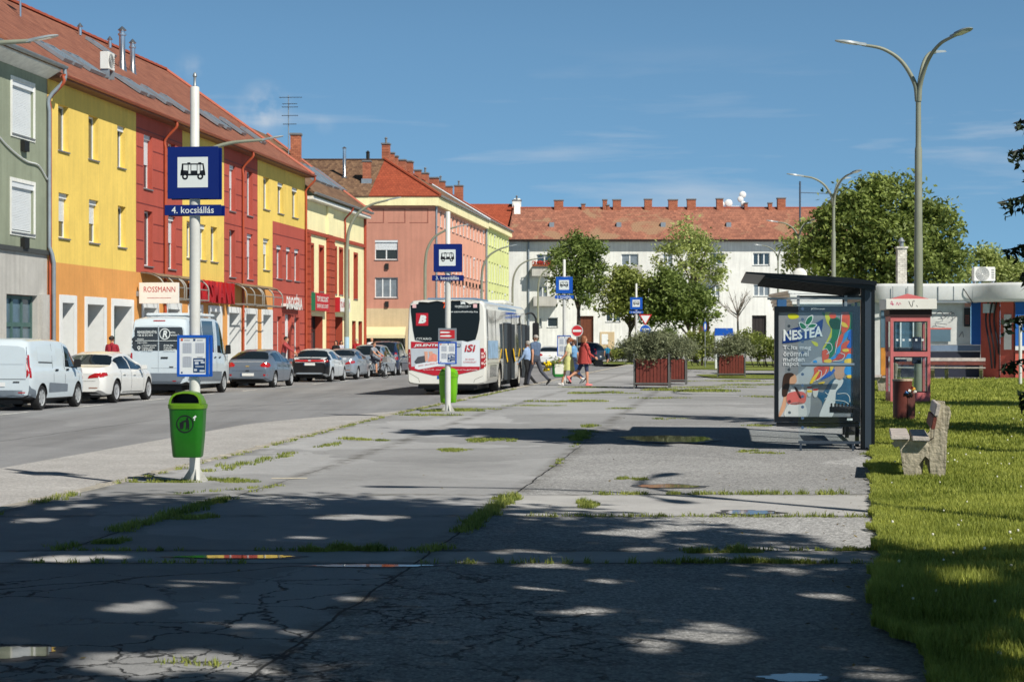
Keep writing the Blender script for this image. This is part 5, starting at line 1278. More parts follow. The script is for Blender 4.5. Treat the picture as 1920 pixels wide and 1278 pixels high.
def bus_stop(label, x, y, num, ppm, base=True, rz=-AZ, z=None, blue=None, tip=True, h=4.56, signz=(3.26, 3.86), platez=(3.07, 3.19)):
 blue = blue or BLUE
 t = thing('bus_stop_post', label, 'bus stop', (x, y, gz(x, y) if z is None else z), rz, 'bus stop posts along the kerb')
 mb = MB(); mb.lathe([(.062, 0), (.062, h-.85), (.064, h-.84), (.052, h-.82), (.052, h-.01), (.045, h)], 18)
 mb.build('post', POST, t, smooth=40)
 if tip: MB().lathe([(.03, h+.001), (.016, h+.02), (.016, h+.11), (.026, h+.12), (.022, h+.145), (.004, h+.17)], 12).build('finial', GREY, t, smooth=40)
 mb = MB()
 for a in range(4):
  c, s = math.cos(a*math.pi/2+.4), math.sin(a*math.pi/2+.4)
  mb.prism([(c*.06, s*.06, .015), (c*.15, s*.15, .015), (c*.06, s*.06, .15)], (-s*.012, c*.012, 0))
 mb.lathe([(.15, 0), (.15, .014)], 20); mb.build('foot', S('foot grey white', (176, 176, 170), var=.25, scale=8), t)
 z0, z1 = signz; w = .60
 for sgn in (-1, 1):
  yb = -.085 if sgn < 0 else .07
  b = MB(); b.box(-w/2, w/2, yb, yb+.015, z0, z1); p = b.build('sign_panel', blue, t, bevel=.004)
  T = frame_T((-w/2, yb-.002, z0), (1, 0, 0), (0, 0, 1)) if sgn < 0 else frame_T((w/2, yb+.017, z0), (-1, 0, 0), (0, 0, 1))
  m = MB(T); rect(m, .12, .48, .13, .48); m.build('pictogram_field', SWHITE, p)
  m = MB(T); m.T = T @ Matrix.Translation((.155, .22, .0015)); bus_glyph(m, .295, .2, 0)
  for cx in (.055, .235): disc(m, cx, .035, .036)
  m.mi = 1
  for cx in (.055, .235): disc(m, cx, .035, .016, .0015)
  m.build('pictogram', [BLACK, SWHITE], p)
  pz0, pz1 = platez; b = MB(); b.box(-.335, .335, yb, yb+.014, pz0, pz1); p = b.build('name_plate', blue, t, bevel=.003)
  T = frame_T((-.335, yb-.002, pz0), (1, 0, 0), (0, 0, 1)) if sgn < 0 else frame_T((.335, yb+.016, pz0), (-1, 0, 0), (0, 0, 1))
  m = MB(T); text(m, num+'. kocsiállás', .085, .022, .5, .078, 0, .008); m.build('lettering', SWHITE, p)
 m = MB()
 for zz in (z0+.12, z1-.12, (platez[0]+platez[1])/2): m.box(-.03, .03, -.07, .07, zz-.02, zz+.02)
 m.build('clamp', GREY, t)
 return t
def timetable(t, z0, z1, w, sides=(-1, 1), frame=None, off=.09, small=False):
 frame = frame or BLUE2
 for sgn in sides:
  yb = -off if sgn < 0 else off-.03
  m = MB(); fr = .028
  m.box(-w/2, w/2, yb, yb+.03, z0, z0+fr); m.box(-w/2, w/2, yb, yb+.03, z1-fr, z1); m.box(-w/2, -w/2+fr, yb, yb+.03, z0+fr, z1-fr); m.box(w/2-fr, w/2, yb, yb+.03, z0+fr, z1-fr)
  f = m.build('timetable_case', frame, t, bevel=.003)
  MB().box(-w/2+fr, w/2-fr, yb+.008, yb+.022, z0+fr, z1-fr).build('sheet', PAPER, f)
  if sgn < 0:
   T = frame_T((-w/2+fr, yb+.006, z0+fr), (1, 0, 0), (0, 0, 1)); W_, H_ = w-2*fr, z1-z0-2*fr
   m = MB(T); k = MB(T); rd = MB(T); bl = MB(T); g2 = MB(T)
   for (cx, cy) in ((.12, .58), (.60, .58), (.12, .20)):
    rect(g2, W_*cx, W_*(cx+.34), H_*cy, H_*(cy+.28), .0005)
    for r in range(9): rect(m, W_*cx+.004, W_*(cx+.34)-.004, H_*(cy+.02+r*.029), H_*(cy+.02+r*.029)+.0035, .001)
    for c in range(5): rect(m, W_*(cx+.05+c*.065), W_*(cx+.05+c*.065)+.002, H_*(cy+.01), H_*(cy+.27), .001)
   for cy in (.92, .46):
    for cx in (.18, .66): rect(m, W_*cx, W_*(cx+.22), H_*cy, H_*cy+.006, .001)
   rect(rd, W_*.05, W_*.13, H_*.91, H_*.965, .001); rect(bl, W_*.52, W_*.60, H_*.91, H_*.965, .001); disc(MB(T), .1, .1, .01)
   rect(bl, W_*.06, W_*.12, H_*.03, H_*.07, .001)
   rect(bl, W_*.52, W_*.97, H_*.05, H_*.44, .001)
   for (a, b, c, d) in ((.55, .9, .36, .40), (.58, .72, .27, .34), (.80, .95, .30, .35), (.6, .93, .20, .225), (.55, .66, .09, .15), (.76, .95, .07, .12)): rect(g2, W_*a, W_*b, H_*c, H_*d, .0016)
   m.build('lettering', S('print grey', (150, 152, 160), var=0), f); rd.build('lettering', S('print orange', (214, 84, 40), var=0), f); bl.build('lettering', S('print blue', (30, 66, 112), var=.5, scale=25), f); g2.build('lettering', S('print pale', (196, 204, 216), var=0), f)
 m = MB()
 for zz in (z0+.1, z1-.1): m.box(-.03, .03, -off+.031, off-.031, zz-.015, zz+.015)
 m.build('clamp', GREY, t)
def bin_(label, x, y, z, rz, light=False, emblem=True):
 """hooded plastic bin hung on the front of a post; local -y faces out"""
 t = thing('litter_bin', label, 'litter bin', (x, y, z), rz, 'green bins hung on the stop posts')
 G = BINL if light else BING
 secs = [(0, .155, .10), (.02, .165, .115), (.25, .185, .14), (.5, .196, .155), (.56, .2, .16)]
 def rr(w, d, n=6):
  out = []; r = min(w, d)*.55
  for cx, cy, a0 in ((w-r, d-r, 0), (-w+r, d-r, 90), (-w+r, -d+r, 180), (w-r, -d+r, 270)):
   for k in range(n): a = R(a0+90*k/(n-1)); out.append((cx+r*math.cos(a), cy+r*math.sin(a)))
  return out
 mb = MB(); vs = []
 for z_, w, d in secs: vs += [(a, b, z_) for a, b in rr(w, d)]
 n = 24; fs_ = [(i*n+k, i*n+(k+1) % n, (i+1)*n+(k+1) % n, (i+1)*n+k) for i in range(len(secs)-1) for k in range(n)]+[tuple(range(n))[::-1]]
 mb.add(vs, fs_); mb.build('body', G, t, smooth=50)
 mb = MB(); vs = []
 for z_, w, d in ((.555, .208, .168), (.60, .212, .172), (.605, .205, .165)): vs += [(a, b, z_) for a, b in rr(w, d)]
 mb.add(vs, [(i*n+k, i*n+(k+1) % n, (i+1)*n+(k+1) % n, (i+1)*n+k) for i in range(2) for k in range(n)]+[tuple(range(n))[::-1]])
 mb.build('rim', BINY if not light else BINL, t, smooth=30)
 prof = [(-.19, 0), (-.185, .045), (-.165, .09), (-.12, .125), (-.04, .142), (.04, .142), (.12, .125), (.165, .09), (.185, .045), (.19, 0)]
 hood = MB(); m = len(prof)
 vs = [(a, -.15+.02*(b/.142), .606+b) for a, b in prof]+[(a*1.0, .05, .606+b*1.06) for a, b in prof]+[(a*.95, .155, .606+b*.55) for a, b in prof]
 hood.add(vs, [(i*m+k, i*m+k+1, (i+1)*m+k+1, (i+1)*m+k) for i in range(2) for k in range(m-1)]+[tuple(range(2*m, 3*m))])
 inner = [(a*.84, -.151+.02*(b*.8/.142), .618+b*.78) for a, b in prof]
 hood.add([vs[k] for k in range(m)]+inner, [(k, m+k, m+k+1, k+1) for k in range(m-1)]+[(0, m-1, 2*m-1, m)])
 hood.build('hood', BINY if not light else BINL, t, smooth=40)
 mth = MB(); mth.add(inner+[(a*.9, .0, q) for a, _, q in [(i[0], 0, i[2]) for i in inner]], [(k, k+1, m+k+1, m+k) for k in range(m-1)]+[tuple(range(m, 2*m)), (0, m, 2*m-1, m-1)])
 mth.build('mouth', S('bin mouth dark', (20, 24, 18), var=0), t)
 if emblem:
  T = frame_T((0, -.1525, .385), (1, 0, 0), (0, -.05, 1)); m = MB(T)
  ring(m, 0, 0, .088, .1, .0)
  pl(m, [(-.055, -.055), (-.02, -.055), (-.012, .005), (-.06, .005)], .0005); rect(m, -.062, -.01, .01, .018, .0005)
  disc(m, .028, .062, .012, .0005, 12); pl(m, [(.01, .045), (.042, .048), (.05, -.01), (.046, -.06), (.034, -.06), (.03, -.015), (.02, -.06), (.008, -.06), (.016, .0)], .0005); pl(m, [(.012, .046), (-.034, .03), (-.034, .018), (.014, .028)], .0005); disc(m, -.03, .024, .01, .0006, 8)
  m.build('emblem', BLACK, t)
  T2 = frame_T((.09, -.1565, .455), (1, 0, 0), (0, -.05, 1)); m = MB(T2); pl(m, [(0, .0), (.03, .028), (.045, .015), (.02, -.015)], 0); pl(m, [(.01, -.02), (.03, -.012), (.022, -.035)], 0); m.build('sticker', SWHITE, t)
 MB().box(-.05, .05, .16, .2, .2, .5).build('bracket', GREY, t)
 return t
p4 = (-3.67, 21.6)
s4 = bus_stop('nearest white stop post at the kerb, its plate reading 4. kocsiállás', *p4, '4', 162)
timetable(s4, 1.21, 1.69, .37)
bin_('green hooded bin with a black tidy person emblem on the nearest stop post', p4[0]-.03*1, p4[1]-.29, .30, -AZ*.4)
p3_ = (-1.38, 40.2)
s3 = bus_stop('white stop post beside the rear of the bus, its plate reading 3. kocsiállás', *p3_, '3', 87, tip=False, h=4.3, signz=(3.0, 3.6), platez=(2.81, 2.93))
timetable(s3, 1.02, 1.5, .40, sides=(-1,));
m = MB(); m.box(-.2, .2, -.085, -.07, 1.52, 1.79); pnl = m.build('notice_panel', GREY, s3, bevel=.004)
T = frame_T((-.2, -.087, 1.52), (1, 0, 0), (0, 0, 1)); m = MB(T); rect(m, .04, .36, .05, .23); m.build('notice', SREDM, pnl)
m = MB(T); pl(m, [(.05, .165), (.22, .165), (.27, .18), (.22, .195), (.05, .2)], .001); pl(m, [(.05, .09), (.24, .085), (.3, .10), (.24, .125), (.05, .115)], .001); m.build('lettering', SWHITE, pnl)
bin_('light green bin behind the post of the third stop', p3_[0]+.0, p3_[1]+.34, gz(*p3_)+.18, math.pi-AZ, light=True, emblem=False)
bus_stop('white stop post behind the woman in yellow, its plate reading 2. kocsiállás', atx(1058, 67.7), 67.7, '2', 51, tip=False, h=4.5, signz=(3.1-.13+.3, 3.7-.13+.3), platez=(3.08, 3.20), blue=BLUE2)
timetable([o for o in COL.objects if o.name.startswith('bus_stop_post')][-1], 1.0, 1.75, .5, sides=(-1,))
bus_stop('farthest white stop post behind the first planter, its plate reading 1. kocsiállás', atx(1193, 92), 92, '1', 38, tip=False, h=4.4, signz=(3.12, 3.72), platez=(2.93, 3.05), blue=BLUE2)
LAMPC = S('lamp post green grey', (146, 150, 132), .9, var=.12, rough=.5); LHEAD = S('lamp head grey', (150, 160, 164), var=.08, rough=.35)
def lamp_head(parent, p, d, up=0.12):
 """flat LED head at the tip p pointing along d"""
 d = Vector(d).normalized(); d = (d+Vector((0, 0, up))).normalized(); s = d.cross(Vector((0, 0, 1))).normalized(); n = s.cross(d)
 T = Matrix.Identity(4)
 for i in range(3): T[i][0] = d[i]; T[i][1] = s[i]; T[i][2] = n[i]; T[i][3] = p[i]
 mb = MB(T); prof = [(-.1, .05, .05), (.08, .06, .05), (.16, .13, .045), (.5, .15, .035), (.66, .10, .02), (.7, .05, .012)]
 vs = []
 for x, w, h in prof: vs += [(x, -w, -h*.4), (x, w, -h*.4), (x, w*.8, h), (x, -w*.8, h)]
 mb.add(vs, [(i*4+k, i*4+(k+1) % 4, i*4+4+(k+1) % 4, i*4+4+k) for i in range(5) for k in range(4)]+[(3, 2, 1, 0), (20, 21, 22, 23)])
 o = mb.build('lamp_head', LHEAD, parent, smooth=40)
 m2 = MB(T); m2.quad((.18, -.1, -.022), (.18, .1, -.022), (.52, .11, -.018), (.52, -.11, -.018)); m2.build('lens', S('lens clear', (214, 220, 220), var=0, rough=.2), o)
 return o
def lamp_multi(label, x, y, H_, dirs, zfork, reach=2.1, z=None):
 z = gz(x, y) if z is None else z
 t = thing('street_lamp', label, 'street lamp', (x, y, z), 0, 'branched street lamps along the lawn')
 zf = zfork-z; zt = H_-z
 MB().tube([(0, 0, 0), (0, 0, zf*.55), (0, 0, zf*.56), (0, 0, zf*.84), (0, 0, zf*.85), (0, 0, zf+.05)], [.115, .108, .10, .092, .072, .066], 14).build('pole', LAMPC, t, smooth=40)
 for a in dirs:
  d = Vector((math.cos(a), math.sin(a), 0)); rise = zt-zf
  pth = spline([Vector((0, 0, zf))+d*.02, Vector((0, 0, zf+rise*.32))+d*.14*reach/2.1, Vector((0, 0, zf+rise*.70))+d*.62*reach/2.1, Vector((0, 0, zf+rise*.92))+d*1.3*reach/2.1, Vector((0, 0, zt))+d*reach], 6)
  MB().tube(pth, [.07-.035*i/len(pth) for i in range(len(pth))], 8).build('arm', LAMPC, t, smooth=50)
  lamp_head(t, tuple(pth[-1]), d, .15)
 return t
TRI = [math.pi, R(-66), R(60)]
xb = atx(1722, 48)
big = lamp_multi('tall three armed lamp post rising behind the red phone booth', xb, 48, atz(84, 48), TRI, atz(190, 48), 1.45)
lamp_multi('three armed lamp post standing before the huge round tree', atx(1563, 87), 87, atz(330, 87), TRI, atz(385, 87), 1.5)
lamp_multi('three armed lamp post left of the huge tree', atx(1498, 124), 124, atz(416, 124), TRI, atz(452, 124), 1.5)
lamp_multi('farthest three armed lamp post in front of the ivory block', atx(1459, 160), 160, atz(460, 160), TRI, atz(488, 160), 1.5)
lamp_multi('three armed lamp post out on the lawn whose shadow crosses the pavement', 7.3, 13.2, 9.6, TRI, 7.5, 1.75)
def lamp_single(label, x, y, H_, zc, reach, z=None):
 z = gz(x, y) if z is None else z
 t = thing('street_lamp', label, 'street lamp', (x, y, z), 0, 'curved street lamps on the shop side')
 zt = H_-z; z1 = zc-z
 pth = [Vector((0, 0, 0)), Vector((0, 0, z1*.6)), Vector((0, 0, z1*.61))]+spline([Vector((0, 0, z1)), Vector((.12, 0, z1+(zt-z1)*.4)), Vector((.55, 0, z1+(zt-z1)*.72)), Vector((1.3, 0, z1+(zt-z1)*.91)), Vector((reach-.5, 0, zt))], 7)
 n = len(pth); MB().tube(pth, [.13, .125, .10]+[.10-.05*i/(n-3) for i in range(n-3)], 10).build('pole', LAMPC, t, smooth=50)
 MB().lathe([(.137, 1.2), (.137, 1.9)], 12).build('sticker_band', S('band pale blue', (176, 208, 226), var=.1), t, smooth=40)
 lamp_head(t, (reach-.5, 0, zt), (1, 0, 0), .2)
 return t
for i, (px, Yl, tipy, tipx, zc, lb) in enumerate(((-110, 45.8, 77, 95, 130, 'curved lamp arm reaching in over the grey green house'), (366, 68, 262, 522, 330, 'curved lamp behind the nearest stop post'), (650, 97, 375, 746, 470, 'curved lamp post in front of the cream house'),
                                         (797, 118, 425, 872, 500, 'curved lamp post at the salmon corner building'), (903, 141, 462, 965, 525, 'curved lamp post over the bus roof'), (961, 164, 484, 1022, 540, 'curved lamp post left of the dark upright tree'), (1009, 186, 497, 1056, 545, 'last curved lamp post before the ivory block'))):
 lamp_single(lb, atx(px, Yl), Yl, atz(tipy, Yl), atz(zc, Yl), (tipx-px)/F*Yl)
SBLK = S('shelter black', (16, 20, 26), .8, var=.1, rough=.35)
sy = 27.4
sh = thing('bus_shelter', 'black bus shelter with a ribbed sloping roof on a thick post', 'bus shelter', (5.22, sy, gz(5.2, sy)), -AZ*.9)
zg = gz(5.2, sy)
mb = MB(); mb.box(-.10, .10, -.07, .09, 0, 2.42); mb.build('post', SBLK, sh, bevel=.015)
MB().box(-.045, .045, -.085, -.071, .02, 2.4).build('groove', S('shelter slate', (58, 68, 80), var=.05, rough=.3), sh)
mb = MB(); mb.box(-.10, .10, 3.7, 3.86, 0, 2.42); mb.build('post', SBLK, sh, bevel=.015)
def sr(x): return 2.44+(-x-.1)*.085
mb = MB(); mb.prism([(.11, -.25, sr(.11)-.02), (-1.78, -.25, sr(-1.78)), (-1.78, -.25, sr(-1.78)+.025), (-.3, -.25, sr(-.3)+.06), (.11, -.25, sr(.11)+.04)], (0, 4.4, 0)); mb.build('roof', SBLK, sh)
mb = MB()
for i in range(9): y = -.2+i*.52; mb.prism([(.1, y, sr(.1)-.09), (-1.5, y, sr(-1.5)-.04), (-1.5, y, sr(-1.5)-.005), (.1, y, sr(.1)-.025)], (0, .05, 0))
mb.build('rib', SBLK, sh)
mb = MB(); mb.box(-1.0, -.1, -.03, .03, 2.22, 2.26); mb.build('beam', SBLK, sh)
pz0, pz1 = atz(797, 26.2)-zg, atz(571, 26.2)-zg
cw0, cw1 = -1.36, -.12
mb = MB(); fr = .085; yb = -.16
mb.box(cw0, cw0+.06, yb, yb+.2, pz0, pz1); mb.box(cw1-.10, cw1, yb, yb+.2, pz0, pz1); mb.box(cw0+.06, cw1-.10, yb, yb+.2, pz0, pz0+.075); mb.box(cw0+.06, cw1-.10, yb, yb+.2, pz1-.085, pz1)
case = mb.build('poster_case', SBLK, sh)
MB().box(cw0+.03, cw1-.02, yb+.02, yb+.18, pz0-.07, pz0-.01).build('rail', SBLK, sh)
mb = MB();
for x in (cw0+.35, cw1-.2): mb.box(x-.02, x+.02, -.07, -.04, pz1, pz1+.16)
mb.box(cw0-.1, -.1, -.08, -.03, pz1+.10, pz1+.13)
mb.build('hanger', GREY, sh)
ax0, ax1, az0, az1 = cw0+.06, cw1-.10, pz0+.075, pz1-.085
AW, AH = ax1-ax0, az1-az0
PT = frame_T((ax0, yb+.035, az0), (1, 0, 0), (0, 0, 1))
def P2(q): return [(a*AW, b*AH) for a, b in q]
def Q(*pts): return [((x-103)/707*AW, (1145-y)/1025*AH) for x, y in pts]
cols = {}
def paint(name, rgb, layer, polys, smooth=True, k=.95):
 m = MB(PT)
 for q in polys: pl(m, smoothpoly(q, 5) if smooth else q, .0012*layer)
 o = m.build('poster_pattern', S(name, rgb, k, var=.04, scale=12, rough=.3), case); return o
m = MB(PT); rect(m, 0, AW, 0, AH, 0); m.build('poster', S('poster grey', (142, 146, 150), .9, var=.12, scale=2.5, rough=.3), case)
paint('poster pale', (188, 192, 194), 1, [Q((103, 900), (300, 720), (480, 560), (560, 640), (420, 820), (380, 1145), (103, 1145))])
paint('poster lime', (206, 206, 40), 2, [Q((195, 140), (260, 135), (300, 165), (260, 185), (205, 182)), Q((415, 405), (470, 420), (478, 452), (450, 450)), Q((545, 130), (600, 122), (640, 300), (580, 400), (540, 470), (520, 480), (570, 380), (600, 290), (560, 220)), Q((590, 1), (600, 1), (600, 2))])
paint('poster green', (22, 122, 62), 3, [Q((590, 190), (640, 170), (690, 200), (700, 320), (640, 420), (640, 500), (590, 570), (540, 480), (600, 390), (610, 270)), Q((730, 124), (800, 122), (805, 320), (760, 300), (740, 200)), Q((515, 125), (535, 124), (548, 150), (530, 150))])
paint('poster deep green', (12, 70, 16), 4, [Q((585, 205), (640, 180), (690, 210), (695, 280), (640, 290), (600, 270))])
paint('poster orange', (226, 84, 30), 4, [Q((585, 135), (640, 130), (645, 175), (600, 180)), Q((700, 122), (770, 124), (775, 260), (720, 330), (700, 300)), Q((700, 330), (720, 340), (700, 420), (650, 470), (645, 420)), Q((690, 450), (770, 400), (808, 470), (806, 540), (740, 560), (640, 600), (610, 600), (690, 520)), Q((520, 500), (575, 495), (580, 560), (540, 612), (520, 600)), Q((450, 660), (580, 650), (560, 720), (480, 780), (410, 800), (440, 720))])
paint('poster red', (206, 60, 34), 5, [Q((490, 660), (540, 655), (520, 720), (470, 760)), Q((650, 540), (720, 520), (730, 560), (660, 585))])
paint('poster sky', (40, 150, 226), 5, [Q((800, 290), (740, 320), (700, 420), (660, 480), (640, 540), (580, 580), (640, 575), (690, 500), (700, 440), (750, 370)), Q((810, 540), (760, 530), (720, 600), (640, 615), (740, 612), (808, 580)), Q((810, 650), (740, 655), (730, 720), (800, 740)), Q((430, 600), (460, 590), (470, 615), (440, 615))])
paint('poster blue', (22, 92, 190), 6, [Q((805, 300), (770, 310), (760, 380), (780, 400), (750, 460), (800, 460)), Q((620, 680), (640, 690), (600, 740), (540, 770), (500, 785), (560, 720))])
paint('poster yellow', (246, 208, 50), 7, [Q((700, 215), (740, 230), (762, 268), (720, 265), (700, 245)), Q((710, 485), (760, 480), (765, 505), (720, 508)), Q((540, 590), (600, 580), (600, 615), (540, 612)), Q((740, 580), (808, 578), (806, 620), (730, 618)), Q((420, 770), (490, 690), (480, 730), (430, 810), (400, 822)), Q((595, 655), (625, 655), (605, 700), (595, 690)), Q((480, 815), (540, 800), (530, 820), (490, 826)), Q((750, 740), (790, 735), (800, 760), (760, 765))])
paint('poster pale', (188, 192, 194), 8, [])if 0 else None
m = MB(PT @ Matrix.Translation((0, 0, .0095)))
def stroke(pts, w):
 p = [Vector((*q, 0)) for q in Q(*pts)]; p = spline(p, 5)
 for a, b in zip(p, p[1:]):
  d = (b-a).normalized(); n_ = Vector((-d.y, d.x, 0))*w; m.add([a-n_, b-n_, b+n_, a+n_], [(0, 1, 2, 3)])
for s_ in (((545, 420), (600, 430), (610, 490), (560, 530)), ((690, 520), (730, 540), (700, 590), (620, 600)), ((520, 490), (560, 480), (585, 530)), ((705, 130), (690, 280), (660, 410), (640, 520)), ((480, 690), (510, 700), (500, 760), (440, 800)), ((560, 680), (540, 730), (470, 790)), ((660, 920), (740, 915), (775, 950), (780, 1000)), ((620, 980), (720, 990), (770, 1020)), ((545, 905), (580, 940), (540, 970))): stroke(s_, .004)
m.build('poster_pattern', SWHITE, case)
paint('poster denim', (42, 98, 132), 3, [Q((590, 800), (660, 760), (740, 770), (808, 810), (808, 1030), (640, 1010), (560, 960), (490, 1110), (520, 1010), (470, 940), (480, 900), (530, 900))])
paint('poster trousers', (226, 228, 226), 4, [Q((640, 780), (715, 780), (700, 840), (650, 900), (640, 1010), (610, 1145), (490, 1145), (560, 960), (600, 860))])
paint('poster skin', (214, 164, 130), 4, [Q((640, 655), (735, 655), (725, 740), (690, 785), (640, 760)), Q((205, 740), (262, 735), (275, 800), (240, 830), (200, 820)), Q((185, 930), (170, 1050), (120, 1145), (105, 1130), (140, 1010), (160, 920)), Q((250, 850), (340, 930), (380, 870), (400, 850), (380, 920), (350, 1000), (320, 960))])
paint('poster hair', (60, 38, 24), 5, [Q((160, 730), (220, 715), (250, 735), (212, 770), (205, 860), (180, 940), (140, 940), (140, 830))])
paint('poster top', (232, 228, 224), 5, [Q((215, 840), (250, 870), (300, 900), (330, 850), (345, 880), (340, 960), (195, 960), (190, 900))])
paint('poster coral', (226, 112, 104), 6, [Q((195, 915), (345, 905), (350, 1010), (200, 1020))])
paint('poster skirt', (222, 222, 218), 6, [Q((205, 1020), (345, 1015), (360, 1145), (165, 1145))])
paint('poster hair', (60, 38, 24), 6, [Q((255, 850), (285, 880), (320, 960), (300, 960), (265, 890))])
paint('poster cup', (216, 216, 210), 6, [Q((375, 860), (420, 860), (410, 940), (380, 940)), Q((430, 870), (480, 865), (468, 945), (436, 945))])
paint('poster yellow', (246, 208, 50), 7, [Q((378, 885), (418, 885), (416, 905), (380, 905))]); paint('poster red', (206, 60, 34), 7, [Q((432, 872), (478, 868), (476, 885), (434, 888)), Q((378, 852), (418, 852), (418, 866), (378, 866))])
paint('brand blue', (16, 52, 124), 7, [Q((140, 425), (150, 350), (210, 290), (330, 255), (430, 245), (528, 185), (520, 270), (500, 350), (400, 385), (250, 415))], False)
m = MB(PT @ Matrix.Translation((0, 0, .0100)))
vs, fcs, x0, x1, y0, y1 = text_geo('NESTEA', .035)
ang = math.atan2(45/1025*AH, 370/707*AW)
p0 = Vector((*Q((150, 405))[0], 0)); L_ = 372/707*AW; Hh = 92/1025*AH
for v in [0]:
 vv = []
 for q in vs:
  a = (q[0]-x0)/(x1-x0); b = (q[1]-y0)/(y1-y0); big_ = 1+.28*(2*a-1)**2
  vv.append((p0.x+a*L_, p0.y+a*L_*math.tan(ang)+b*Hh*big_, 0))
 m.add(vv, fcs)
m.build('poster_lettering', SWHITE, case)
paint('leaf outline', (236, 240, 236), 9, [Q((296, 225), (330, 222), (372, 262), (360, 288), (318, 282)), Q((352, 232), (380, 170), (430, 150), (424, 210), (384, 250)), Q((372, 272), (410, 232), (470, 240), (440, 275))])
paint('leaf green', (12, 116, 50), 10, [Q((304, 230), (330, 229), (364, 262), (356, 281), (322, 276)), Q((359, 228), (384, 176), (422, 160), (417, 206), (384, 241)), Q((384, 268), (412, 239), (458, 244), (436, 268))])
m = MB(PT @ Matrix.Translation((0, 0, .0100)))
for tx, xa, ya, xe, hh_ in (('Tölts meg', 145, 498, 412, 46), ('örömmel', 148, 552, 388, 46), ('minden', 148, 606, 350, 42), ('napot', 148, 660, 300, 46)):
 q0 = Q((xa, ya))[0]; text(m, tx, q0[0], q0[1], (xe-xa)/707*AW, hh_*1.15/1025*AH, 0, .018)
m.build('poster_lettering', S('poster word white', (216, 218, 220), var=0), case)
m = MB(PT @ Matrix.Translation((0, 0, .0112))); q0 = Q((590, 1100)); rect(m, *[Q((590, 1))[0][0], Q((808, 1))[0][0]], Q((1, 1100))[0][1], Q((1, 1045))[0][1]);
for i in range(6): rect(m, Q((600+i*34, 1))[0][0], Q((614+i*34, 1))[0][0], Q((1, 1046))[0][1], Q((1, 1012))[0][1])
m.build('poster_pattern', BLACK, case)
T = frame_T((cw0, yb-.003, pz1-.085), (1, 0, 0), (0, 0, 1)); m = MB(T); text(m, 'JCDecaux', .53, .03, .2, .03); rect(m, 1.02, 1.1, -1.53, -1.5) if 0 else None; m.build('lettering', SWHITE, case)
T = frame_T((cw0, yb-.003, pz0), (1, 0, 0), (0, 0, 1)); m = MB(T); rect(m, 1.05, 1.13, .025, .055); m.build('sticker', SWHITE, case)
gl = MB().box(-1.02, -.13, -.30, -.292, .14, 2.15).build('glass_pane', clear_glass('shelter glass', (.93, .96, .97), .93), sh)
T = frame_T((-1.02, -.304, 0), (1, 0, 0), (0, 0, 1)); m = MB(T)
for py in (578, 598, 620, 640, 661, 702, 723, 744, 764, 785, 803): disc(m, .06, atz(py, 26.9)-zg, .022)
m.build('safety_dot', S('dot slate blue', (64, 92, 124), var=0), gl)
mb = MB(); mb.tube([(-.98, -.36, atz(684, 26.8)-zg), (-.22, -.36, atz(684, 26.8)-zg)], .025, 8); mb.build('handrail', S('rail grey blue', (110, 128, 144), var=.08, rough=.3), sh, smooth=50)
mb = MB(); mb.box(-1.02, -.13, -.32, -.28, .10, .14); mb.box(-1.0, -.97, -.315, -.285, .0, .1); mb.box(-.25, -.22, -.315, -.285, .0, .1); mb.build('pane_rail', S('shelter slate', (58, 68, 80)), sh)
mb = MB()
for y0, y1 in ((.15, 1.8), (1.9, 3.65)): mb.box(-.03, -.018, y0, y1, .25, 2.2)
mb.build('back_glass', clear_glass('shelter glass'), sh)
mb = MB(); mb.box(-.045, 0, .1, 3.7, .18, .24); mb.box(-.045, 0, .1, 3.7, 2.2, 2.28); mb.box(-.05, .0, 1.81, 1.89, .24, 2.2); mb.build('back_frame', SBLK, sh)
mb = MB(); mb.box(-.48, -.10, .5, 3.3, .45, .49); mb.box(-.12, -.06, .8, .86, 0, .45); mb.box(-.12, -.06, 2.9, 2.96, 0, .45); mb.build('seat', SBLK, sh)
mb = MB(); mb.tube([(-.02, -.1, 0.02), (-.02, .2, .06)], .02); mb.lathe([(.14, 0), (.14, .02)], 16); mb.build('foot', SBLK, sh)
PR = S('booth red', (212, 116, 116), .9, var=.15, scale=3, rough=.5)
Yp = 45.; xp = atx(1702, Yp); zp = gz(xp, Yp)+.02
pbx = thing('phone_booth', 'red framed phone booth with a scribbled white fascia on the lawn', 'phone booth', (xp, Yp, zp), R(-4))
w = .47; zt = 2.09
mb = MB()
def frame_panel(mb, T, w, z0, z1, mid, bar=.068):
 mb.T = T; mb.box(-w, -w+bar, -.03, .03, z0, z1); mb.box(w-bar, w, -.03, .03, z0, z1)
 for z in (z0, mid, z1-.12): mb.box(-w+bar, w-bar, -.03, .03, z, z+(.12 if z != z0 else .28))
 mb.T = None
for a in range(4): frame_panel(mb, Matrix.Rotation(a*math.pi/2, 4, 'Z') @ Matrix.Translation((0, -w+.03, 0)), w-(.0 if a % 2 == 0 else .061), 0, zt, 1.13)
mb.build('frame', PR, pbx)
mb = MB()
for a in range(4):
 mb.T = Matrix.Rotation(a*math.pi/2, 4, 'Z') @ Matrix.Translation((0, -w+.03, 0))
 ww = w-.08-(.0 if a % 2 == 0 else .061)
 mb.box(-ww, ww, -.004, .004, .28, 1.13); mb.box(-ww, ww, -.004, .004, 1.25, zt-.12)
mb.T = None; mb.build('glass_pane', clear_glass('booth glass', (.92, .96, .97), .93), pbx)
mb = MB()
for zz0, zz1 in ((.28, 1.13), (1.25, zt-.12)):
 ww = w-.085
 for z in (zz0, zz1-.025): mb.box(-ww, ww, -w-.004, -w+.0, z, z+.025)
 for x in (-ww, ww-.025): mb.box(x, x+.025, -w-.004, -w+.0, zz0+.025, zz1-.025)
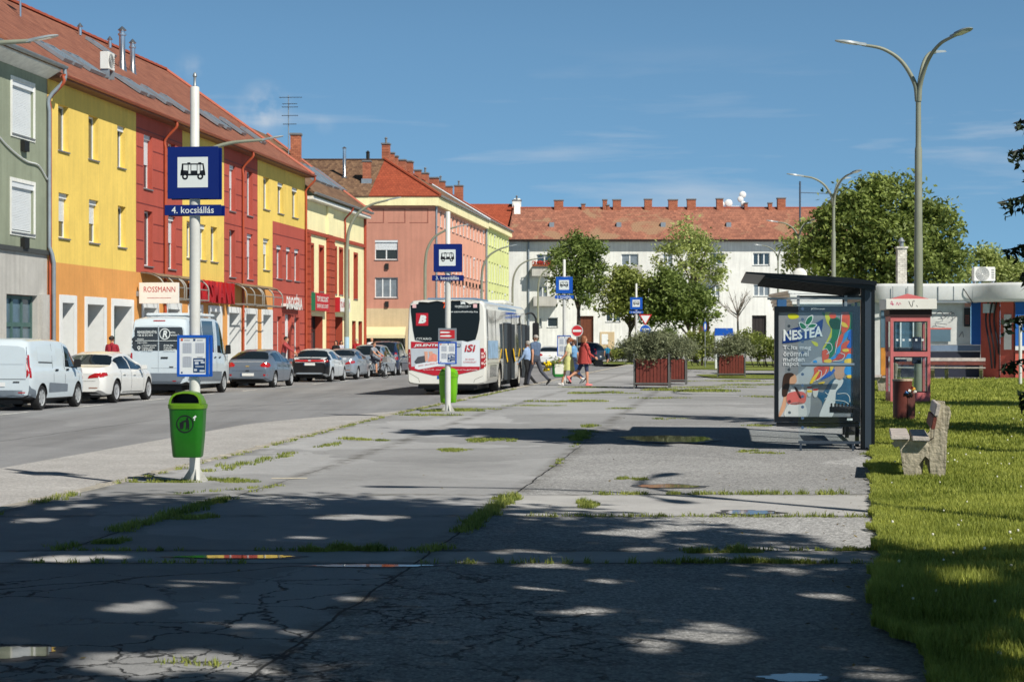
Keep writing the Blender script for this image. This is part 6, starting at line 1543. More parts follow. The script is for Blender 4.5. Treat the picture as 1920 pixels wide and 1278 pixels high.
mb.build('seal', BLACK, pbx)
MB().box(-.5, .5, -.5, .5, zt+.001, zt+.16).build('header', S('booth header dark', (50, 24, 22), var=.1), pbx)
fa = MB().box(-.6, .6, -.6, .6, zt+.161, zt+.41).build('fascia', S('fascia white', (232, 230, 222), var=.06), pbx, bevel=.012)
mb = MB(); mb.add([(-.46, -.46, zt+.411), (.46, -.46, zt+.411), (.46, .46, zt+.411), (-.46, .46, zt+.411), (0, 0, zt+.55)], [(0, 1, 4), (1, 2, 4), (2, 3, 4), (3, 0, 4)]); mb.build('roof', PR, pbx)
T = frame_T((-.6, -.603, zt+.161), (1, 0, 0), (0, 0, 1)); m = MB(T)
def sc(mm, pts, w):
 p = spline([Vector((*q, 0)) for q in pts], 4)
 for a, b in zip(p, p[1:]):
  d = (b-a).normalized(); n_ = Vector((-d.y, d.x, 0))*w; mm.add([a-n_, b-n_, b+n_, a+n_], [(0, 1, 2, 3)])
sc(m, [(.54, .2), (.58, .1), (.62, .07), (.64, .2)], .006); sc(m, [(.66, .22), (.67, .18)], .006); sc(m, [(.72, .1), (.75, .06)], .005); m.build('graffiti_lettering', BLACK, fa)
m = MB(T); sc(m, [(.11, .12), (.14, .2), (.17, .1), (.13, .14), (.2, .12)], .007); sc(m, [(.24, .1), (.27, .17), (.3, .1), (.33, .16), (.36, .12)], .006); m.build('graffiti_lettering', S('graffiti pink', (220, 110, 140), var=0), fa)
mb = MB(); mb.box(.16, .36, .24, .42, .95, 1.6); mb.box(-.42, .02, .3, .42, 1.0, 1.06); mb.build('telephone', S('phone slate', (24, 34, 60), var=.2), pbx)
T = frame_T((-.4, -w-.006, 0), (1, 0, 0), (0, 0, 1)); m = MB(T)
for i in range(5): rect(m, .06+i*.15, .11+i*.15, 1.5, 1.55)
m.build('safety_dot', S('dot white', (220, 226, 226), var=0), pbx)
Yb = 35.2; xb_ = atx(1692, Yb); zb_ = gz(xb_, Yb)
lb = thing('litter_bin', 'dark brown round bin with rubbish spilling from its side, before the phone booth', 'litter bin', (xb_, Yb, zb_), R(20))
BRB = S('bin brown', (128, 66, 56), .8, var=.25, scale=4, rough=.5)
MB().lathe([(.15, 0), (.17, .02), (.178, .3), (.18, .76), (.185, .77), (.185, .80), (.165, .8), (.16, .5)], 22).build('body', BRB, lb, smooth=40)
mb = MB(); mb.lathe([(.19, .785), (.19, .815), (.16, .82)], 22); mb.build('rim', S('rim pale', (196, 176, 150), var=.3, scale=30), lb, smooth=30)
MB().box(-.0, .16, -.188, -.172, .05, .62).build('door', S('bin brown dark', (104, 52, 44), .8, var=.2), lb)
for i, (c, dx, dz) in enumerate((((232, 232, 226), 0, 0), ((70, 130, 190), -.06, -.04), ((222, 170, 60), .07, .03), ((40, 36, 34), .02, -.07), ((236, 228, 214), .1, -.02), ((200, 80, 50), .05, .05))):
 r_ = thing('rubbish', ['crumpled white wrapper in the mouth of the brown bin', 'blue carton sticking out of the brown bin', 'yellow wrapper on the rubbish of the brown bin', 'black bag in the brown bin opening', 'cream paper cup hanging from the brown bin', 'red packet in the brown bin'][i], 'rubbish', (xb_+.10+dx, Yb-.20, zb_+.60+dz))
 mb = MB(); s_ = .045; vs = [(random.uniform(-s_, s_), random.uniform(-.04, .04), random.uniform(-s_, s_)) for _ in range(9)]
 bm = bmesh.new(); [bm.verts.new(v) for v in vs]; bmesh.ops.convex_hull(bm, input=bm.verts); me = bpy.data.meshes.new('wrapper'); bm.to_mesh(me); bm.free(); me.materials.append(S('rubbish%d' % i, c, var=.1)); o = bpy.data.objects.new('wrapper', me); COL.objects.link(o); o.parent = r_
CONC = S('weathered concrete', (182, 172, 150), .9, var=.35, scale=7, bump=.9, bscale=22)
PLW = S('worn plank white', (206, 196, 188), .9, var=.35, scale=5, bump=.4); PLR = S('worn plank red', (120, 60, 48), .9, var=.4, scale=6, bump=.4)
def bench(label, x, y, rz, z=None, L=1.7, old=True):
 """seat faces local -x, planks run along local y"""
 t = thing('park_bench', label, 'bench', (x, y, gz(x, y) if z is None else z), rz)
 prof = [(-.20, -.05), (-.12, .0), (-.17, .22), (-.27, .40), (-.33, .385), (-.36, .43), (-.30, .47), (.06, .44), (.12, .50), (.17, .86), (.22, .885), (.30, .86), (.315, .78), (.25, .45), (.245, .10), (.25, -.05), (.10, -.05), (.11, .22), (.03, .28), (-.04, .24), (-.0, .0), (-.02, -.05)]
 for yy in (0, L-.14):
  bm = bmesh.new(); n = len(prof); pr_ = [(a+random.uniform(-.008, .008), b+random.uniform(-.006, .006)) for a, b in prof]
  a = [bm.verts.new((p[0], yy, p[1])) for p in pr_]; b = [bm.verts.new((p[0], yy+.13, p[1])) for p in pr_]
  bm.faces.new(a); bm.faces.new(b[::-1])
  for i in range(n): bm.faces.new((a[i], a[(i+1) % n], b[(i+1) % n], b[i])[::-1])
  bmesh.ops.triangulate(bm, faces=[f for f in bm.faces if len(f.verts) > 4]); bmesh.ops.recalc_face_normals(bm, faces=bm.faces)
  bmesh.ops.subdivide_edges(bm, edges=bm.edges, cuts=3, use_grid_fill=True)
  for v in bm.verts:
   d = noise.noise_vector(v.co*14)*.010+noise.noise_vector(v.co*40)*.005; v.co += d
  me = bpy.data.meshes.new('end_frame'); bm.to_mesh(me); bm.free(); me.materials.append(CONC); o = bpy.data.objects.new('end_frame', me); COL.objects.link(o); o.parent = t
 for (xa, xe, za, dz, mat) in ((-.37, -.155, .475, .05, PLW), (-.125, .07, .462, .05, PLW)):
  MB().box(xa, xe, -.10, L+.10, za, za+dz).build('seat_plank', mat, t, bevel=.008)
 for (xa, za, zc, mat) in ((.085, .60, .74, PLR), (.125, .755, .89, PLW)):
  mb = MB(); mb.prism([(xa, -.1, za), (xa+.028, -.1, zc), (xa+.072, -.1, zc-.004), (xa+.045, -.1, za-.004)], (0, L+.2, 0)); mb.build('back_plank', mat, t, bevel=.006)
 return t
bench('weathered concrete and plank bench at the lawn edge beside the shelter', 4.79, 21.75, -.19)
Yk = 74.; bench('plank bench with a pale concrete end on the lawn before the kiosk', atx(1778, Yk), Yk, R(75), L=2.0)
bench('dark bench on the lawn in front of the red kiosk bay', atx(1838, Yk), Yk-.4, R(75), L=2.0)
bench('low bench on the grass left of the phone booth', atx(1662, 54), 54, R(-12), L=1.6)
WOODR = S('planter wood', (132, 58, 44), .75, var=.3, scale=5, rough=.7); STEELD = S('planter steel', (112, 112, 108), var=.15, rough=.5, metal=.4)
def planter(label, x, y, w, h, rz, shrub, lobes, n):
 z = gz(x, y); t = thing('wooden_planter', label, 'planter', (x, y, z), rz, 'wooden planters on the platform')
 for a in range(4):
  mb = MB(); mb.T = Matrix.Rotation(a*math.pi/2, 4, 'Z')
  k = 9; s = (w-.1)/k
  for i in range(k): mb.box(-w/2+.05+i*s+.008, -w/2+.05+(i+1)*s-.008, -w/2, -w/2+.025, .10, h+random.uniform(-.03, .03))
  mb.T = None; mb.build('slat_side', WOODR, t)
  mb = MB(); mb.T = Matrix.Rotation(a*math.pi/2, 4, 'Z')
  for z_ in (.14, ): mb.box(-w/2-.02, w/2-.03, -w/2-.03, -w/2-.001, z_, z_+.05)
  mb.box(w/2-.03, w/2+.02, -w/2-.03, -w/2+.02, 0, h+.16); mb.T = None; mb.build('corner_post', STEELD, t)
 MB().box(-w/2+.03, w/2-.03, -w/2+.03, w/2-.03, .1, h-.08).build('soil', S('soil dark', (48, 38, 30), var=.3), t)
 b = thing('shrub', shrub, 'shrub', (x, y, z+h-.1), 0, 'silver shrubs in the planters')
 P, cc = blob_points([(l[0], l[1], l[2]+.1, l[3], l[4], l[5]) for l in lobes], n, 60, .13, .8)
 leaf_mesh('foliage', P, .055, LEAF_S, b, .1, .35)
 mb = MB()
 for i in range(22):
  c = Vector(cc[(i*17) % len(cc)]); mb.tube([(c.x*.25, c.y*.25, 0), c.lerp(Vector((0, 0, 0)), .4)+Vector((0, 0, .1)), c], [.02, .014, .005], 4)
 mb.build('stem', BARK, b)
planter('slatted red brown planter nearest the camera on the platform', atx(1225, 60.5), 60.9, 1.12, .98, -AZ, 'big silvery grey shrub spilling over the nearest planter',
  [(0, 0, .38, 1.02, .9, .40), (-.5, -.2, .35, .75, .6, .36), (.6, 0, .4, .75, .6, .36), (0, .1, .55, .7, .6, .25), (-.2, -.5, .0, .35, .25, .3)], 210)
planter('second red brown planter half hidden behind the nearest one', atx(1262, 66), 66.4, 1.0, .9, -AZ, 'silvery shrub in the half hidden second planter', [(0, 0, .3, .8, .7, .34), (.3, 0, .35, .6, .5, .3)], 80)
planter('slatted planter farther off, left of the shelter poster', atx(1374, 79), 79.5, 1.15, .95, -AZ, 'silvery grey shrub in the far planter left of the shelter', [(0, 0, .3, 1.0, .9, .42), (.35, 0, .3, .9, .6, .4), (-.3, -.2, .2, .7, .6, .4), (.25, 0, .7, .5, .4, .25)], 150)
Yq = 80.
kx = lambda px: atx(px, Yq); kz = lambda py: atz(py, Yq)
kq = thing('kiosk', 'low kiosk with a rounded white roof band, white board wall, blue and red bays', 'kiosk', (0, Yq, 0), 0)
KW = S('kiosk white', (232, 234, 232), var=.08, rough=.35); KWB = S('kiosk board', (206, 208, 204), var=.2, scale=1.5); KBL = S('kiosk blue', (26, 104, 190), .9, var=.08); KRD = S('kiosk red', (210, 98, 80), .9, var=.15); KOC = S('kiosk ochre', (196, 130, 44), var=.2)
KDK = S('kiosk dark', (34, 40, 60), .7, var=.2); KGL = M('kiosk glass', (.10, .16, .20), rough=.08, var=.25, scale=.8)
prof = [(0, 0), (-.10, .0), (-.19, .05), (-.22, .16), (-.22, .72), (-.20, .82), (-.12, .86), (.1, .87)]
def roundband(root, path, z, hh, mat, name='roof_band'):
 """rounded fascia following a plan path (x, y)"""
 n = len(prof); mb = MB(); vs = []
 for i, p in enumerate(path):
  a = Vector((*path[max(0, i-1)], 0)); b = Vector((*path[min(len(path)-1, i+1)], 0)); d = (b-a).normalized(); o = Vector((d.y, -d.x, 0))
  for u, v in prof: vs.append(Vector((p[0], p[1], z))+o*(-u)+Vector((0, 0, v*hh/.86)))
 mb.add(vs, [(i*n+k, (i+1)*n+k, (i+1)*n+k+1, i*n+k+1) for i in range(len(path)-1) for k in range(n-1)])
 return mb.build(name, mat, root, smooth=60)
path = [(kx(1640), 6), (kx(1640), 1.2), (kx(1646), .5), (kx(1660), .1), (kx(1800), .0), (kx(1826), -.2), (kx(1850), -.9), (kx(1868), -1.4), (kx(1905), -1.8), (kx(1935), -1.9), (kx(1952), -1.4), (kx(1957), 6)]
roundband(kq, path, kz(567), kz(537)-kz(567)+.12, KW)
mb = MB(); mb.poly([(p[0], p[1]+.1, kz(537)+.10) for p in path]); mb.poly([(p[0], p[1]+.02, kz(566)) for p in path][::-1]); mb.build('roof', KW, kq)
Yw = 3.0
mb = MB(); zb0 = .13
def panel(name, px0, px1, y0, y1, py0, py1, mat, lab=None):
 """upright panel between two plan points"""
 m = MB(); a = (kx(px0), y0); b = (kx(px1), y1); d = Vector((b[0]-a[0], b[1]-a[1], 0)).normalized(); o = Vector((-d.y, d.x, 0))*.08
 z0, z1 = (kz(py0) if py0 < 720 else zb0), kz(py1)
 m.prism([(a[0], a[1], z0), (b[0], b[1], z0), (b[0], b[1], z1), (a[0], a[1], z1)], o); r = m.build(name, mat, kq)
 if lab: r['label'] = lab
 return r
panel('wall_panel', 1641, 1654, .35, .3, 722, 567, KWB); panel('wall_panel', 1654, 1672, .28, .25, 722, 652, KOC, 'ochre base panel')
panel('window', 1654, 1742, .27, .25, 651, 567, KGL); panel('wall_panel', 1673, 1742, .25, .2, 722, 652, KDK)
panel('wall_panel', 1742, 1822, .2, .2, 646, 567, KWB, 'white scribbled board'); panel('wall_panel', 1742, 1840, .21, .18, 722, 659, KDK)
panel('counter', 1742, 1840, .19, .15, 658, 647, S('counter grey', (110, 128, 150), var=.2)); panel('wall_panel', 1823, 1840, .18, .1, 646, 566, KBL, 'blue column')
panel('wall_panel', 1840, 1862, .1, -.9, 722, 560, KRD); panel('wall_panel', 1864, 1884, -1.0, -1.4, 722, 560, KRD, 'red door bay')
m = panel('wall_panel', 1869, 1880, -1.12, -1.34, 655, 590, KWB); m.location.y = -.03
panel('wall_panel', 1886, 1950, -1.5, -1.7, 722, 657, KRD, 'orange red base'); panel('wall_panel', 1886, 1950, -1.52, -1.72, 648, 560, KBL, 'blue panelling')
panel('sill', 1885, 1950, -1.6, -1.8, 656, 648.5, KW);
panel('wall_panel', 1953, 1954, -1.6, 5.5, 722, 560, KRD)
mb = MB(); T = frame_T((kx(1742), .105, 0), (1, 0, 0), (0, 0, 1)); m = MB(T); k_ = Yq/F
m = MB(T)
for pts in ([(.25, kz(590)), (.5, kz(583)), (.7, kz(592)), (1.0, kz(584))], [(.4, kz(598)), (.7, kz(596)), (.65, kz(588))], [(.9, kz(592)), (1.05, kz(586)), (1.15, kz(594)), (.95, kz(600))], [(.35, kz(612)), (.3, kz(606)), (.8, kz(608))], [(1.3, kz(632)), (1.45, kz(622)), (1.5, kz(632))]): sc(m, pts, .014)
m.build('graffiti_lettering', S('graffiti grey', (90, 92, 100), var=0), kq)
m = MB(T); rect(m, 1.52, 1.80, kz(612), kz(577), .003); m.build('menu_board', S('menu black', (30, 32, 36), var=.05), kq)
m = MB(T); sc(m, [(1.62, kz(585)), (1.66, kz(580)), (1.68, kz(586))], .02);
for i in range(5): rect(m, 1.57, 1.75, kz(592+i*3.6), kz(592+i*3.6)+.02, .004)
m.build('menu_lettering', S('menu pale', (170, 90, 70), var=0), kq)
m = MB(T); rect(m, .0, .95, kz(640), kz(617), .004); hatch = m.build('hatch', KGL, kq); m = MB(T); rect(m, .0, .98, kz(617), kz(614.6), .006); m.build('hatch_trim', KRD, kq)
m = MB(T); rect(m, 1.55, 1.82, kz(575), kz(567.5), .003); m.build('notice', S('notice pale', (200, 150, 140), var=.2), kq)
m = MB(); m.box(kx(1835), kx(1856), -.75, -.7, kz(587), kz(570)); m.build('notice', KWB, kq)
m = MB(frame_T((kx(1906), -1.75, 0), (1, -.1, 0), (0, 0, 1))); rect(m, 0, .26, kz(578), kz(567)); rect(m, -.1, .1, kz(604), kz(586)); m.build('notice', SWHITE, kq)
for i, px in enumerate((1846, 1852, 1859)): MB().tube(spline([(kx(px), -.75-.1*i, kz(560)), (kx(px)-.1, -.6-.1*i, kz(600)), (kx(px)+.05, -.7-.1*i, kz(650)), (kx(px+6), -.7, kz(690))], 5), .04, 6).build('hanging_cable', BLACK, kq, smooth=60)
for px0 in (1801, 1819, 1838):
 MB().tube(spline([(kx(px0), -.05, kz(535)), (kx(px0)+.1, -.33, kz(545)), (kx(px0)+.25, -.38, kz(556)), (kx(px0)+.45, -.3, kz(568))], 4), .02, 5).build('roof_cable', BLACK, kq, smooth=60)
for px in (1672, 1700, 1728, 1757, 1786): MB().box(kx(px)-.012, kx(px)+.012, -.235, -.2, kz(563), kz(537)).build('seam', GREY, kq)
MB().box(kx(1646), kx(1830), -.26, -.21, kz(567)-.02, kz(567)+.05).build('drip_edge', GREY, kq)
for px in (1668, 1690, 1714): MB().box(kx(px)-.03, kx(px)+.03, .12, .2, kz(650), kz(568)).build('mullion', KW, kq)
k2 = thing('kiosk', 'left end of the kiosk row with a ribbed white roof edge behind the shelter', 'kiosk', (0, Yq+3, 0), 0)
Y2 = Yq+3; x0, x1 = atx(1476, Y2), atx(1642, Y2)
mb = MB()
for i in range(5): mb.box(x0-.05*i+.2, x1, -.3-.08*(i % 2), 6, atz(578, Y2)+i*.16, atz(578, Y2)+i*.16+.145)
mb.build('roof_band', KW, k2, bevel=.02)
mb = MB(); mb.box(x0+.3, x1, 0, 5.8, .13, atz(579, Y2)); mb.build('wall', S('kiosk slate', (84, 104, 124), var=.2), k2)
for i in range(5): MB().box(x0+.5+i*.75, x0+1.15+i*.75, -.05, -.001, 1., 2.4).build('window', KGL, k2)
ac = thing('air_conditioner', 'white air conditioner unit on the kiosk roof', 'air conditioner', (0, 0, 0));
ac_unit(ac, Matrix.Translation((atx(1826, 81), 81, atz(527, 81))), .93, .4, .62, 'casing')
chk = thing('chimney', 'white brick chimney standing on the kiosk roof beside the tall lamp', 'chimney', (atx(1690, 82), 82, 0))
zc0, zc1 = atz(540, 82), atz(466, 82); WBR = tiles('white brick', (226, 222, 210), (186, 182, 172), .95, .16, .22, .8)
mb = MB(); mb.box(-.2, .2, -.2, .2, zc0-.3, zc1); mb.box(-.25, .25, -.25, .25, zc1+.001, zc1+.08); mb.build('shaft', WBR, chk)
MB().lathe([(.1, zc1+.08), (.1, zc1+.3), (.17, zc1+.31), (.05, zc1+.48)], 10).build('cowl', GREY, chk, smooth=40)
ds = thing('satellite_dish', 'round white dish above the shelter roof', 'satellite dish', (atx(1500, 84), 84, 0)); zz = atz(517, 84)
mb = MB(); mb.ball((0, 0, zz), (.33, .1, .36), 16); mb.build('dish', S('dish white', (226, 224, 216), var=.05), ds, smooth=50); MB().tube([(0, .12, 2.6), (0, .12, zz)], .04, 6).build('mast', GREY, ds)
for i, (px, py) in enumerate(((1712, 535), (1776, 534), (1785, 533), (1890, 522))):
 v = thing('roof_vent', ['small grey vent on the kiosk roof left of the lamp', 'grey floodlight on the kiosk roof right of the lamp', 'white vent cap next to the kiosk floodlight', 'flat grey vent at the right end of the kiosk roof'][i], 'vent', (atx(px, 80.6), 80.6, kz(540)))
 mb = MB(); mb.box(-.12, .12, -.1, .1, 0, .1); mb.box(-.16, .1, -.12, .12, .101, .2); mb.build('cap', GREY, v, bevel=.02)
bb = thing('electric_box', 'blue meter box at the left end of the kiosk row', 'box', (atx(1465, 82), 82, 0)); MB().box(-.2, .22, -.1, .1, 2.9, 3.55).build('case', S('meter blue', (40, 90, 140), var=.2), bb, bevel=.02); MB().box(-.02, .02, -.02, .02, .13, 2.9).build('pipe', GREY, bb)
wp = thing('white_post', 'plain white post at the right edge beside the spruce tips', 'post', (atx(1913, 64), 64, gz(18, 64))); MB().lathe([(.06, 0), (.06, atz(600, 64)), (.05, atz(600, 64)+.03)], 12).build('shaft', POST, wp, smooth=40)
pp = thing('utility_pole', 'thin dark pole with a crossarm rising over the far roof beside the trees', 'pole', (atx(1500, 190), 190, 0)); mb = MB(); mb.tube([(0, 0, 0), (0, 0, atz(340, 190))], .1, 6); mb.build('pole', AE, pp); MB().tube([(-.1, 0, atz(361, 190)), (3., 0, atz(363, 190))], .04, 5).build('crossarm', AE, pp)
def sign_post(label, px, Yv, py_base=None):
 t = thing('road_sign', label, 'road sign', (atx(px, Yv), Yv, gz(atx(px, Yv), Yv)), 0); return t
SR = S('traffic red', (196, 34, 44), var=.03);
Ys = 96; t = sign_post('round red no entry sign behind the woman in red', 1082, Ys); z = atz(620, Ys)-t.location.z
MB().lathe([(.03, 0), (.03, z)], 10).build('post', GREY, t);
m = MB(frame_T((0, -.05, z), (1, 0, 0), (0, 0, 1))); disc(m, 0, 0, .30); m.build('border', SWHITE, t)
m = MB(frame_T((0, -.054, z), (1, 0, 0), (0, 0, 1))); disc(m, 0, 0, .275); m.build('disc', SR, t); m = MB(frame_T((0, -.058, z), (1, 0, 0), (0, 0, 1))); rect(m, -.22, .22, -.055, .055); m.build('bar', SWHITE, t)
MB().lathe([(.31, 0), (.31, .02)], 24).build('plate', GREY, t).matrix_local = Matrix.Translation((0, -.02, z)) @ Matrix.Rotation(R(90), 4, 'X')
Ys = 104; t = sign_post('red and white give way triangle above a round blue sign', 1210, Ys); z = atz(600, Ys)-.13; z2 = atz(612, Ys)-.13
MB().lathe([(.03, 0), (.03, z)], 10).build('post', GREY, t)
for dy, k, mt in ((-.05, 1, SR), (-.054, .72, SWHITE)): m = MB(frame_T((0, dy, z+.08), (1, 0, 0), (0, 0, 1))); pl(m, [(-.36*k, .24*k), (0, -.38*k), (.36*k, .24*k)]); m.build('triangle', mt, t)
m = MB(frame_T((0, -.05, z2-.22), (1, 0, 0), (0, 0, 1))); disc(m, 0, 0, .33); m.build('border', SWHITE, t); m = MB(frame_T((0, -.054, z2-.22), (1, 0, 0), (0, 0, 1))); disc(m, 0, 0, .3); m.build('disc', BLUE2, t)
m = MB(frame_T((0, -.058, z2-.22), (1, 0, 0), (0, 0, 1))); rect(m, -.03, .03, -.2, .1); pl(m, [(-.16, .04), (0, .04), (0, .12), (-.16, .12), (-.24, .08)]); pl(m, [(.16, .04), (0, .04), (0, .12), (.16, .12), (.24, .08)]); m.build('arrow', SWHITE, t)
Ys = 112; t = sign_post('narrow blue sign on a pole left of the blue topped pillar', 1322, Ys); z = atz(612, Ys)-.13
MB().lathe([(.03, 0), (.03, z+.5)], 10).build('post', GREY, t); m = MB(frame_T((0, -.05, z), (1, 0, 0), (0, 0, 1))); disc(m, 0, 0, .11, 0, 20, .3); m.build('disc', BLUE2, t); m = MB(frame_T((0, -.054, z), (1, 0, 0), (0, 0, 1))); disc(m, 0, 0, .05, 0, 16, .2); m.build('arrow', SWHITE, t)
Ys = 106; t = thing('info_pillar', 'white information pillar with a blue curved top on the green', 'pillar', (atx(1357, Ys), Ys, .13)); w_ = 17/F*Ys
MB().box(-w_, w_, -.15, .15, 0, atz(630, Ys)-.13).build('panel', SWHITE, t, bevel=.02); MB().prism([(-w_-.03, -.17, atz(629, Ys)-.13), (w_+.03, -.17, atz(629, Ys)-.13), (w_-.02, -.17, atz(615, Ys)-.13), (-w_+.02, -.17, atz(615, Ys)-.13)], (0, .34, 0)).build('top', BLUE2, t)
m = MB(frame_T((-w_, -.153, 0), (1, 0, 0), (0, 0, 1))); rect(m, .1, .9, 1.0, 1.08); pl(m, [(.3, .5), (.5, .8), (.7, .5)]); m.build('lettering', S('print blue', (30, 66, 112)), t)
Ys = 165; t = thing('waiting_shelter', 'small red framed stop with a white roof on the far side of the square', 'bus shelter', (atx(1228, Ys), Ys, .0)); w_ = 20/F*Ys
MB().box(-w_-.3, w_+.3, -.7, .9, 2.5, 2.66).build('roof', SWHITE, t)
for x in (-w_, w_): MB().box(x-.06, x+.06, -.5, -.38, 0, 2.5).build('post', SREDM, t); MB().box(x-.06, x+.06, .7, .82, 0, 2.5).build('post', SREDM, t)
MB().box(-w_, w_, .74, .78, .4, 2.2).build('back_pane', KGL, t)
Ys = 72; t = thing('notice_stand', 'small poster stand between the open shop doors and the parked cars', 'sign', (atx(438, 95)-1.8, 95, .02)); MB().box(-.3, .3, -.03, .03, .55, 1.55).build('panel', SWHITE, t); m = MB(frame_T((-.3, -.034, .55), (1, 0, 0), (0, 0, 1))); rect(m, .12, .48, .2, .8); m.build('lettering', S('print pink', (226, 170, 170), var=.1), t)
for x in (-.24, .24): MB().box(x-.02, x+.02, -.02, .02, 0, .55).build('leg', GREY, t)
def paintm(name, rgb, k=.95, metal=0., rough=.28):
 return S(name, rgb, k, var=.03, rough=rough, coat=.6, metal=metal)
CGL = M('car glass', (.012, .018, .022), rough=.03, var=0, spec=1., coat=.5)
TRIM = S('black trim', (30, 31, 33), .8, var=.08, rough=.55); TYRE = S('tyre', (34, 34, 35), .8, var=.15, rough=.85); ALLOY = S('alloy', (200, 202, 204), var=.05, rough=.35, metal=.3)
TAIL = M('tail light red', (.42, .012, .014), rough=.12, var=.15, scale=14, coat=.5); TAILW = S('tail light clear', (236, 196, 190), var=.05, rough=.15); PLATE = S('plate white', (232, 234, 232), var=.03)
SEAM = S('seam dark', (44, 46, 48), var=0)
def prof_fn(pts, sig=.05):
 xs = np.array([p[0] for p in pts]); zs = np.array([p[1] for p in pts])
 g = np.linspace(xs[0]-.3, xs[-1]+.3, 700); v = np.interp(g, xs, zs); st = g[1]-g[0]
 kx_ = np.arange(-int(3*sig/st), int(3*sig/st)+1)*st; ker = np.exp(-.5*(kx_/sig)**2); ker /= ker.sum()
 v = np.convolve(np.pad(v, len(ker)//2, mode='edge'), ker, 'valid')
 return lambda x: float(np.interp(x, g, v))
def wheel_part(parent, x, y, r, side, wid=.21, spokes=5, rim=None, deep=.02):
 """tyre with a rim; axle along y, side -1 is the right"""
 s = side; prof = [(r*.66, -wid/2), (r*.93, -wid/2), (r*.985, -wid*.38), (r, -wid*.2), (r, wid*.2), (r*.985, wid*.38), (r*.93, wid/2), (r*.66, wid/2)]
 n = 28
 def lat(mb, prof, closed=True):
  vs = []; fs_ = []; m = len(prof)
  for k in range(n):
   a = 2*math.pi*k/n
   for q, w in prof: vs.append((x+q*math.cos(a), y+w*s, r+q*math.sin(a)))
  for k in range(n):
   j = (k+1) % n
   for i in range(m-1): fs_.append((k*m+i, k*m+i+1, j*m+i+1, j*m+i))
  mb.add(vs, fs_)
 mb = MB(); lat(mb, prof); o = mb.build('wheel', TYRE, parent, smooth=40)
 mb = MB(); lat(mb, [(r*.70, wid/2-.012), (r*.66, wid/2-.002), (r*.60, wid/2-.02), (r*.58, -.0)]);
 for i in range(spokes):
  a = 2*math.pi*i/spokes+.3; ca, sa = math.cos(a), math.sin(a); w0, w1 = .055, .045
  p = []
  for q, w in ((.05, w0), (r*.63, w1)): p += [(x+q*ca-w*sa, y+(wid/2-.02)*s, r+q*sa+w*ca), (x+q*ca+w*sa, y+(wid/2-.02)*s, r+q*sa-w*ca)]
  mb.add(p, [(0, 1, 3, 2)])
 hub = [(x+.06*math.cos(2*math.pi*k/12), y+(wid/2-.015)*s, r+.06*math.sin(2*math.pi*k/12)) for k in range(12)]; mb.poly(hub)
 mb.build('rim', rim or ALLOY, o, smooth=30)
 mb = MB(); mb.poly([(x+r*.64*math.cos(2*math.pi*k/20), y+.02*s, r+r*.64*math.sin(2*math.pi*k/20)) for k in range(20)]); mb.build('brake', S('well black', (10, 10, 11), var=0), o)
 return o
def project(bvh, poly, mode, parent, name, mat, off=.006, sub=3, shift=0.):
 """polygon laid on the body: mode 'rear' uses (y,z) shot along +x, 'side' uses (x,z) shot from the right, 'left' from the left, 'front' from the front"""
 bm = bmesh.new(); vs = [bm.verts.new((a, b, 0)) for a, b in poly]; bm.faces.new(vs)
 bmesh.ops.triangulate(bm, faces=bm.faces[:])
 for _ in range(sub):
  ed = [e for e in bm.edges if e.calc_length() > .09]
  if not ed: break
  bmesh.ops.subdivide_edges(bm, edges=ed, cuts=1); bmesh.ops.triangulate(bm, faces=[f for f in bm.faces if len(f.verts) > 3])
 for v in bm.verts:
  a, b = v.co.x, v.co.y
  if mode == 'rear': o, d = Vector((-3, a, b)), Vector((1, 0, 0))
  elif mode == 'front': o, d = Vector((30, a, b)), Vector((-1, 0, 0))
  elif mode == 'side': o, d = Vector((a, -4, b)), Vector((0, 1, 0))
  else: o, d = Vector((a, 4, b)), Vector((0, -1, 0))
  hit = bvh.ray_cast(o, d)
  if hit[0] is None or (hit[0]-o).length > 26:
   q = bvh.find_nearest(o+d*3); v.co = q[0]-d*off
  else: v.co = hit[0]-d*off
 me = bpy.data.meshes.new(name); bm.to_mesh(me); bm.free(); me.materials.append(mat)
 me.polygons.foreach_set('use_smooth', [True]*len(me.polygons))
 ob = bpy.data.objects.new(name, me); COL.objects.link(ob); ob.parent = parent
 return ob
def cut_wells(me, cyl):
 ob = bpy.data.objects.new('tmp', me); COL.objects.link(ob); tmp = []
 for (x, z, r, y0, y1) in cyl:
  mb = MB(); n = 24; vs = []
  for y in (y0, y1): vs += [(x+r*math.cos(2*math.pi*k/n), y, z+r*math.sin(2*math.pi*k/n)) for k in range(n)]
  mb.add(vs, [tuple(range(n)), tuple(range(n, 2*n))[::-1]]+[(k, n+k, n+(k+1) % n, (k+1) % n) for k in range(n)])
  c = mb.build('tmpc', TRIM);
  bm = bmesh.new(); bm.from_mesh(c.data); bmesh.ops.recalc_face_normals(bm, faces=bm.faces); bm.to_mesh(c.data); bm.free()
  md = ob.modifiers.new('b', 'BOOLEAN'); md.object = c; md.operation = 'DIFFERENCE'; md.solver = 'EXACT'
  try: md.material_mode = 'TRANSFER'
  except Exception: pass
  tmp.append(c)
 dg = bpy.context.evaluated_depsgraph_get(); out = bpy.data.meshes.new_from_object(ob.evaluated_get(dg))
 bpy.data.objects.remove(ob)
 for c in tmp: bpy.data.objects.remove(c)
 return out
